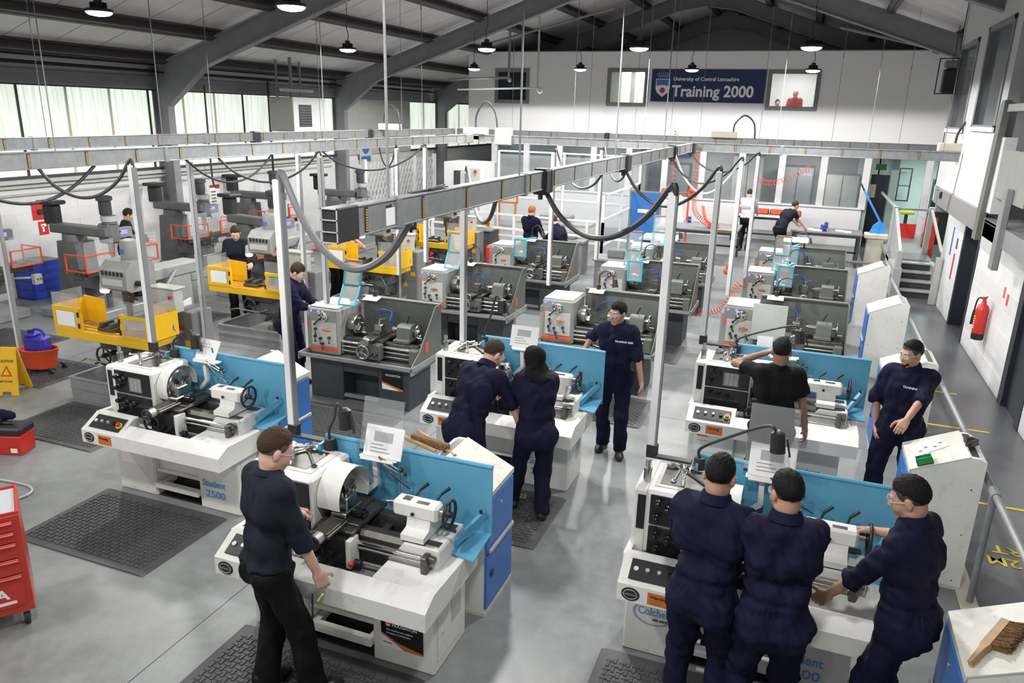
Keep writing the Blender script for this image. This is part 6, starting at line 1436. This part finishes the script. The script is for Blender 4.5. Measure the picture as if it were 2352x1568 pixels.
t = thing('white_machine', 'tall white enclosed machine beyond the lattice gate', 'machine', (-10.6, 21.6, 0)); part('cabinet', G().b(0, 1.3, 0, 1.2, 0, 2.15, .02), 'white_paint', t); part('door_opening', G().b(.35, .75, -.01, .01, .5, 1.9), 'grey_dark', t); part('door', G().b(.76, 1.25, -.04, 0, .3, 2.0, .01), 'grey_light', t)
for z in (1.0, 1.9): part('red_knob', G().cy((1.1, -.04, z), (1.1, -.08, z), .05), 'red', t)
def rail_frame(name, label, P, zs, m='alu', panels=None, posts=True):
    t = thing(name, label, 'railing'); 
    for a, b in zip(P, P[1:]):
        for z in zs: part('rail', G().bar((*a, z), (*b, z), .045), m, t)
        if panels: 
            d = Vector((b[0]-a[0], b[1]-a[1], 0)); n = Vector((-d.y, d.x, 0)).normalized()*.003; p0 = Vector((*a, panels[0])); p1 = Vector((*b, panels[0])); hz = Vector((0, 0, panels[1]-panels[0]))
            g = G(); g.add([p0-n, p1-n, p1-n+hz, p0-n+hz, p0+n, p1+n, p1+n+hz, p0+n+hz], [(0, 1, 2, 3), (7, 6, 5, 4), (0, 4, 5, 1), (2, 6, 7, 3)]); part('clear_panel', g, 'plexi', t)
    for a in P: part('post', G().b(a[0]-.03, a[0]+.03, a[1]-.03, a[1]+.03, 0, max(zs)), m, t)
    return t
rail_frame('guard_fence', 'white railed guard fence round the far training cell', [(-12.2, 18.6), (-9.6, 18.6), (-7.0, 18.4), (-5.0, 18.3), (-4.6, 18.3)], (.55, 1.1), 'pole_white', (.1, 1.08))
rail_frame('guard_fence', 'white railed side of the far training cell beside the aisle', [(-4.6, 18.3), (-4.6, 20.2), (-4.6, 22.4)], (.5, 1.15, 1.75), 'pole_white', (.1, 1.7))
rail_frame('guard_fence', 'low white rail behind the redheaded student', [(-8.6, 16.9), (-6.0, 16.7), (-3.4, 16.4)], (1.0,), 'pole_white')
rail_frame('guard_fence', 'rear white railing of the far training cell', [(-9.15, 22.6), (-7.0, 22.6), (-4.6, 22.4)], (1.1, 2.5), 'pole_white', (.2, 2.4))
t = thing('safety_barrier', 'orange tubular frame in the far training cell', 'frame', (-8.3, 20.4, 1.15)); part('frame', G().fr(0, .65, 0, .6, .05, -.02, .02), 'orange', t); part('feet', G().b(.05, .1, -.02, .02, -1.15, 0).b(.55, .6, -.02, .02, -1.15, 0), 'orange', t)
for x, y, w, d, h, m, lab in ((-8.2, 17.3, 1.0, .7, .85, 'grey_dark', 'dark machine block in the training cell'), (-7.5, 19.6, 2.2, 1.2, .8, 'beige', 'long pale pink bench inside the far cell'), (-5.6, 17.0, .9, .6, .8, 'grey_mid', 'grey machine stand right of the redheaded student'), (-4.0, 15.2, .9, .6, .78, 'grey_mid', 'grey machine base beside the leaning student')):
    t = thing('machine_stand', lab, 'machine', (x, y, 0)); part('base', G().b(0.04, w-.04, .04, d-.04, 0, h-.06, .01), m, t); part('top', G().b(0, w, 0, d, h-.06, h, .01), 'grey_tray', t); part('fitting', G().b(w*.3, w*.7, d*.3, d*.7, h, h+.16, .02), 'grey_mid', t)
for k, (x, y) in enumerate(((-8.6, 16.2), (-6.6, 16.0), (-3.0, 16.3), (-6.2, 14.6))):
    t = thing('red_bin', ('red plastic bin at the left of the low rail', 'red plastic bin behind the blue framed lathe', 'red crate under the far bench', 'red chair back between the grey lathes')[k], 'bin', (x, y, 0)); part('shell', G().b(0, .45, 0, .35, 0, .55 if k != 3 else .95, .05), 'red', t); part('rim', G().b(-.015, .465, -.015, .365, .53, .57, .01), 'red_orange', t)
t = thing('emergency_button', 'red and yellow stop button on the low white rail', 'switch', (-7.0, 16.72, 1.02)); part('box', G().b(-.05, .05, -.05, .0, 0, .12, .01), 'yellow', t); part('button', G().cy((0, -.05, .08), (0, -.09, .08), .045), 'red', t)
t = thing('blue_door', 'blue locker door beyond the aisle with a white label', 'door', (-4.55, 21.2, 0)); part('leaf', G().b(0, .8, 0, .05, 0, 1.6, .01), 'drawer_blue', t); part('label', G().b(.2, .7, -.005, 0, 1.05, 1.15), 'paper', t); part('frame', G().fr(-.05, .85, 0, 1.65, .05, .0, .06), 'grey_mid', t)
# far benches
bench('work_table', 'long dark steel work table before the white dwarf wall at left', (-3.6, 20.0, 0), 2.1, 1.5, .88, 'grey_mid', 'grey_dark'); bench('work_table', 'grey work table where the bent man works', (-.25, 21.2, 0), 1.75, .9, .88, 'grey_mid', 'grey_dark'); bench('white_bench', 'white topped bench before the student in white', (-1.95, 23.6, 0), 1.9, .8, .92, 'white_paint', 'grey_dark')
bench('small_table', 'small square steel table by the blue door', (-3.6, 17.9, 0), .9, .9, .86, 'grey_light', 'vise_blue')
for k in range(4):
    t = thing('orange_tray', ('first', 'second', 'third', 'fourth')[k]+' orange tray from the left on the white bench', 'tray', (-1.85+.46*k, 23.95, .92), 0, 'orange trays on the white bench'); part('tray', G().b(0, .42, 0, .3, 0, .02).b(0, .42, 0, .02, 0, .14).b(0, .42, .28, .3, 0, .14).b(0, .02, 0, .3, 0, .14).b(.4, .42, 0, .3, 0, .14), 'red_orange', t)
for loc, rz, lab in (((-2.9, 21.2, .88), .2, 'blue vice at the back of the dark work table'), ((-2.2, 20.4, .88), 1.2, 'blue vice near the front of the dark work table'), ((.62, 22.0, .88), 0, 'blue vice at the back of the grey work table'), ((.55, 21.4, .88), .5, 'blue vice at the front of the grey work table'), ((-1.62, 20.2, .62), .5, 'blue vice on a stool at the end of the dark table')): vice(loc, rz, lab)
t = thing('arbor_press', 'white cast press on the dark work table', 'press', (-3.2, 21.2, .88)); part('frame', G().pr([(-.12, 0), (.16, 0), (.16, .1), (.1, .2), (.1, .62), (.0, .72), (-.14, .68), (-.16, .52), (-.02, .5), (.0, .2), (-.12, .08)], 'y', -.08, .08), 'white_paint', t); part('ram', G().b(-.12, -.07, -.03, .03, .3, .56), 'steel', t); part('lever', G().cy((-.1, -.09, .62), (-.1, -.12, .95), .012), 'black', t)
t = thing('lever_shear', 'blue lever shear with a long raised handle on a grey stand', 'shear', (1.82, 21.7, 0)); part('stand', G().b(-.18, .22, -.15, .15, .0, .75, .02).b(-.26, .3, -.2, .2, .75, .88, .02), 'beige', t); part('head', G().pr([(-.15, .88), (.22, .88), (.2, 1.1), (.05, 1.2), (-.08, 1.08)], 'y', -.05, .05), 'crane_blue', t); part('lever', G().bar((.12, 0, 1.1), (-.42, 0, 1.95), .05), 'crane_blue', t); part('grip', G().cy((-.42, 0, 1.95), (-.52, 0, 2.12), .022), 'grey_dark', t)
for k, (x, y, w) in enumerate(((.05, 21.45, .25), (.3, 21.3, .22), (.85, 21.5, .2), (1.05, 21.35, .18))):
    t = part('steel_plate', G().b(0, w, 0, .16, 0, .03, .004), 'paper'); t.location = (x, y, .88); tag(t, ('first', 'second', 'third', 'fourth')[k]+' pale plate from the left on the grey work table', 'plate', 'pale plates on the grey table')
o = part('wood_board', G().b(0, .6, 0, .3, 0, .03, .004), 'wood'); o.location = (-2.1, 19.95, .885); tag(o, 'light wooden board on the end of the dark table', 'board')
cable('red_pipe', [(-2.5, 20.6, 1.4), (-2.35, 20.35, 1.1), (-2.0, 20.15, .93)], .04, 'red_orange', 'short fat red hose lying on the dark table end', 'hose')
t = thing('red_stand', 'red balance arm with two red balls before the partition', 'stand', (-3.75, 23.2, 0)); part('post', G().cy((.5, 0, 0), (.5, 0, 1.55), .03), 'red_orange', t); part('arm', G().cy((-.2, 0, 1.45), (.6, 0, 1.5), .02), 'red_orange', t); part('ball', G().sp((-.25, 0, 1.5), .09, 12, 8), 'red_orange', t); part('ball', G().sp((.58, 0, 1.58), .09, 12, 8), 'red_orange', t)
t = thing('red_screen', 'red panel standing on the stair landing', 'panel', (2.36, 23.0, .65)); part('panel', G().b(0, .54, 0, .04, 0, .38, .01), 'red', t); part('band', G().b(0, .54, -.005, 0, .19, .2), 'red_chest', t)
t = thing('red_screen', 'dark red panel at the right of the landing', 'panel', (3.08, 22.9, 0)); part('panel', G().b(0, .3, 0, .04, 0, 1.24, .01), 'red_chest', t); part('handle', G().b(.1, .2, -.02, 0, .4, .43), 'alu', t)
t = thing('lime_stool', 'lime green seat beyond the stairs', 'stool', (2.95, 26.0, 0)); part('seat', G().b(-.2, .2, -.2, .2, .98, 1.08, .04), 'lime', t); part('post', G().cy((0, 0, 0), (0, 0, .98), .05), 'black', t)
t = thing('dark_cabinet', 'black equipment cabinet in the bright corridor', 'cabinet', (3.7, 27.0, 0)); part('body', G().b(0, .6, 0, .5, 0, 2.0, .02), 'black', t); part('panel', G().b(.1, .5, -.01, 0, 1.2, 1.8), 'grey_dark', t)
t = thing('wall_unit', 'black framed unit on the corridor wall', 'unit', (2.85, 28.9, 1.1)); part('frame', G().fr(0, .4, 0, 1.1, .04, 0, .05), 'black', t); part('shelf', G().b(.04, .36, .0, .04, .5, .53), 'grey_dark', t)
# railing beside the walkway
t = thing('walkway_rail', 'galvanised tube handrail along the dark walkway', 'railing', (1.63, 0, 0))
part('top_rail', G().cy((0, 1.0, .97), (0, 16.1, .97), .027, n=12), 'galv', t)
for y in (3.2, 6.15, 9.6, 12.8, 16.1): q = part('post', G().cy((0, y, 0), (0, y, .95), .025, n=12), 'galv', t); part('tee_joint', G().cy((0, y-.07, .97), (0, y+.07, .97), .034, n=12).cy((0, y, .86), (0, y, .95), .033, n=12), 'galv', q)
part('return_rail', G().tube(catmull([(0, 16.1, .97), (-.02, 16.25, .97), (-.15, 16.32, .97), (-1.0, 16.32, .97)], 5), .027), 'galv', t); part('end_post', G().cy((-1.0, 16.32, 0), (-1.0, 16.32, .97), .025), 'galv', t)
# fire extinguisher and wall labels
t = thing('fire_extinguisher', 'red fire extinguisher hung on the white block wall', 'extinguisher', (2.73, 12.95, .50)); g = G(); g.rev((0, 0, 0), (0, 0, 1), [(.085, .0), (.088, .02), (.088, .10)], 20); part('black_base', g, 'black', t)
g = G(); g.rev((0, 0, .10), (0, 0, 1), [(.088, 0), (.09, .36), (.075, .42), (.035, .46), (.03, .49)], 20); part('cylinder', g, 'red', t); part('valve', G().cy((0, 0, .58), (0, 0, .66), .025).bar((0, -.02, .65), (.0, -.14, .69), .02).bar((0, -.02, .63), (0, -.12, .61), .02), 'red', t); part('hose', G().tube(catmull([(0, .02, .63), (-.06, .09, .62), (-.08, .12, .5), (-.08, .12, .3)], 5), .012), 'black', t); part('horn', G().cy((-.08, .12, .42), (-.08, .12, .2), .022, .035), 'black', t)
g = G(); n = 8
for i in range(n):
    a = PI+.5*(i/n-.5)*2.0; 
    for k in range(6): g.bar((math.cos(a)*.0905, math.sin(a)*.0905, .18+.035*k), (math.cos(a+.1)*.0905, math.sin(a+.1)*.0905, .18+.035*k), .006)
part('printed_label', g, 'paper', t)['kind'] = 'stuff'
for y, z, m, lab in ((12.35, 1.28, 'orange', 'small orange tag on the block wall'), (12.12, 1.22, 'red_orange', 'small red tag on the block wall')):
    o = part('wall_tag', G().b(-.006, 0, 0, .09, 0, .16), m); o.location = (XG, y, z); tag(o, lab, 'tag')
for y, z, m, h, lab in ((17.05, 1.15, 'drawer_blue', .55, 'narrow blue sign on the wall by the stairs'), (16.55, .75, 'red_chest', .5, 'narrow notice strip on the wall by the doorway'), (16.5, 1.35, 'grey_dark', .2, 'small dark notice on the wall by the doorway')):
    o = part('wall_sign', G().b(-.006, 0, 0, .12, 0, h), m); o.location = (XG, y, z); tag(o, lab, 'sign')
o = part('floor_stand', G().b(-.06, .06, -.06, .06, 0, 1.0, .01), 'alu'); o.location = (2.75, 17.6, 0); tag(o, 'grey newel post at the foot of the stairs', 'post')
t = thing('desk', 'small wooden desk seen through the side doorway', 'desk', (3.25, 15.0, 0)); part('desk_top', G().b(0, .7, 0, 1.0, .72, .76, .006), 'wood', t); [part('leg', G().b(x, x+.04, y, y+.04, 0, .72), 'grey_dark', t) for x in (0, .66) for y in (0, .96)]; 
t = thing('monitor', 'black computer monitor on the side room desk', 'monitor', (3.4, 14.95, .76)); part('display', G().b(0, .04, 0, .5, .12, .45, .008), 'black', t); part('foot', G().b(-.05, .1, .15, .35, 0, .015).b(0, .03, .22, .28, 0, .15), 'black', t)
disk_light('room_light', (4.0, 15.5, 2.15), 14, .6)
t = thing('speaker_box', 'black loudspeaker bracketed to the far mezzanine corner', 'speaker', (2.13, 16.85, 4.2)); part('cabinet', G().b(0, .222, 0, .25, 0, .42, .02), 'black', t); part('cage', G().fr(-.12, .24, -.02, .62, .02, -.05, -.03), 'grey_dark', t); part('floodlight', G().b(-.02, .2, -.06, .1, .45, .58, .02), 'grey_mid', t)
# ------------------------------------------------------------------ people
NC = dict(top='navy_cloth')
p1 = person('young man in a navy jumper and black trousers at the nearest lathe', (-2.77, 3.24, 0), 24, 1.86, lean=.10, top='navy_knit', legs='black_cloth', coverall=False, skin='skin_pale', hair='hair_brown', sleeve='half', handR=(.27, .20, .84), handL=(-.26, .30, 1.12), head=(.25, .42), build=.93, feet=((-.10, -.05), (.17, .14)), twist=.0, curl=.8, vox=.009, glasses=True)
t = thing('pen', 'dark pen with a yellow clip held by the young man', 'pen', (-2.50, 3.26, .74)); part('barrel', G().cy((0, 0, -.1), (.01, 0, .08), .006), 'black', t); part('clip', G().cy((.04, .01, .03), (.07, .02, .08), .006), 'lime', t)
person('man in a navy coverall looking down at the grey lathe', (-6.18, 8.0, 0), 78, 1.74, lean=.22, skin='skin_pale', hair='hair_brown', style='full', glasses=True, handR=(.02, .44, 1.12), handL=(-.12, .44, 1.10), head=(.0, .5), sleeve='half', **NC)
person('student in a navy jumper behind the second yellow mill', (-9.0, 10.3, 0), 145, 1.72, lean=.12, top='navy_knit', legs='black_cloth', coverall=False, hair='hair_brown', style='full', handR=(.1, .42, 1.15), handL=(-.25, .4, 1.1), head=(-.1, .5), vox=.014)
person('dark haired student behind the grey turret mill', (-12.2, 10.9, 0), 40, 1.72, lean=.15, hair='hair_brown', style='full', top='navy_knit', legs='black_cloth', coverall=False, handR=(.15, .4, 1.1), handL=(-.2, .4, 1.1), head=(0, .4), vox=.016)
person('man in black working at the third yellow mill', (-8.4, 12.35, 0), 95, 1.84, lean=.22, top='black_cloth', legs='black_cloth', coverall=False, hair='hair_brown', style='full', sleeve='short', handR=(.0, .5, 1.15), handL=(-.15, .5, 1.15), head=(0, .4), vox=.014)
person('student in dark clothes half hidden by the busbar', (-7.75, 14.0, 0), 170, 1.76, top='navy_knit', legs='black_cloth', coverall=False, hair='hair_brown', sleeve='short', vox=.016, handR=(.2, .15, .85), handL=(-.2, .15, .85))
person('redheaded student seen from behind in navy', (-5.5, 15.5, 0), 8, 1.74, hair='hair_red', style='full', handR=(.12, .4, 1.0), handL=(-.15, .4, 1.0), head=(0, .3), vox=.015, **NC)
person('student in navy coverall leaning beside the redheaded student', (-4.62, 14.9, 0), -65, 1.72, lean=.5, hair='hair_brown', handR=(.1, .5, .95), handL=(-.1, .5, .95), head=(0, .5), vox=.015, sleeve='rolled', **NC)
person('student in navy coverall bending over the middle lathe', (-2.52, 5.80, 0), 14, 1.82, lean=.62, hair='hair_brown', handR=(.31, .30, .84), handL=(-.22, .60, .98), head=(.35, .6), sleeve='rolled', feet=((-.14, .0), (.13, .05)), fwd=-.05, elbow=(None, (.9, -.2, .2)), glasses=True, **NC)
person('woman in a black headscarf and navy coverall at the middle lathe', (-2.02, 6.0, 0), -34, 1.68, lean=.22, style='scarf', skin='skin_tan', handR=(.05, .38, 1.0), handL=(-.24, .36, 1.0), head=(-.6, .25), feet=((-.16, .22), (.08, -.02)), twist=-.2, glasses=True, **NC)
p11 = person('student in a navy coverall standing behind and looking left', (-1.70, 7.72, 0), 176, 1.76, skin='skin_tan', hair='hair_black', style='full', glasses=True, handR=(.42, -.10, 1.05), handL=(-.30, .10, .90), head=(.55, .12), sleeve='rolled', feet=((-.11, .05), (.1, -.08)), **NC)
chest_logo(p11, 'TRAINING 2000', .09)
person('student in a black t-shirt raising one hand to his face', (-.02, 6.85, 0), -6, 1.80, top='black_cloth', legs='black_cloth', coverall=False, skin='skin_brown', hair='hair_black', sleeve='short', handL=(-.13, .24, 1.57), handR=(.30, .1, .92), head=(0, .2), elbow=((-1, -.2, -.5), None))
p13 = person('bearded student in a navy coverall with one hand in his pocket', (1.10, 7.42, 0), 196, 1.78, skin='skin_tan', hair='hair_black', style='fade', beard=True, glasses=True, handR=(.19, .05, .90), handL=(-.10, .50, 1.16), head=(.62, .18), sleeve='rolled', feet=((-.18, .12), (.14, 0)), build=1.06, elbow=((-.9, -.3, -.3), (1, -.4, 0)), vox=.009, **NC)
chest_logo(p13, 'TRAINING 2000', .08)
person('student in a navy coverall, left of the three at the lower right lathe', (-.26, 3.98, 0), 6, 1.85, lean=.09, skin='skin_tan', hair='hair_black', handR=(.26, .34, 1.10), handL=(-.24, .40, 1.02), head=(.1, .3), feet=((-.12, 0), (.13, .03)), vox=.009, glasses=True, **NC)
person('student in a navy coverall, middle of the three at the lower right lathe', (.13, 3.94, 0), -8, 1.84, lean=.10, skin='skin_tan', hair='hair_black', handR=(.18, .40, 1.0), handL=(-.26, .30, .98), head=(-.35, .3), feet=((-.13, 0), (.12, .05)), vox=.009, glasses=True, sleeve='threeq', **NC)
person('student in a navy coverall turning the tailstock wheel at lower right', (.82, 4.24, 0), -62, 1.82, lean=.10, skin='skin_tan', hair='hair_black', handR=(.40, .38, 1.18), handL=(-.20, .36, .98), head=(-.2, .38), sleeve='half', feet=((-.13, 0), (.14, .02)), vox=.009, glasses=True, build=1.05, **NC)
person('student in a white shirt standing at the white bench', (-1.48, 22.55, 0), 8, 1.76, top='white_cloth', legs='black_cloth', coverall=False, hair='hair_brown', handR=(.2, .42, 1.05), handL=(-.2, .42, 1.05), head=(0, .3), vox=.018)
person('student in a navy shirt bending over the grey table', (-.42, 20.9, 0), 48, 1.76, lean=.62, top='navy_knit', legs='black_cloth', coverall=False, hair='hair_brown', sleeve='short', handR=(.15, .55, .95), handL=(-.15, .6, .98), head=(0, .4), vox=.016)
person('man in a red jumper behind the right upper window', (-.68, 26.0, 2.84), 190, 1.76, drop=.04, top='red_cloth', legs='black_cloth', coverall=False, style='bald', vox=.018, feet=((-.11, .2), (.11, .2)), handR=(.15, .3, .95), handL=(-.15, .3, .95))
person('person behind the window sill beside the red jumper man', (-1.2, 26.2, 2.84), 170, 1.62, drop=.22, top='navy_knit', legs='black_cloth', coverall=False, hair='hair_brown', style='full', vox=.02, feet=((-.11, .3), (.11, .3)))
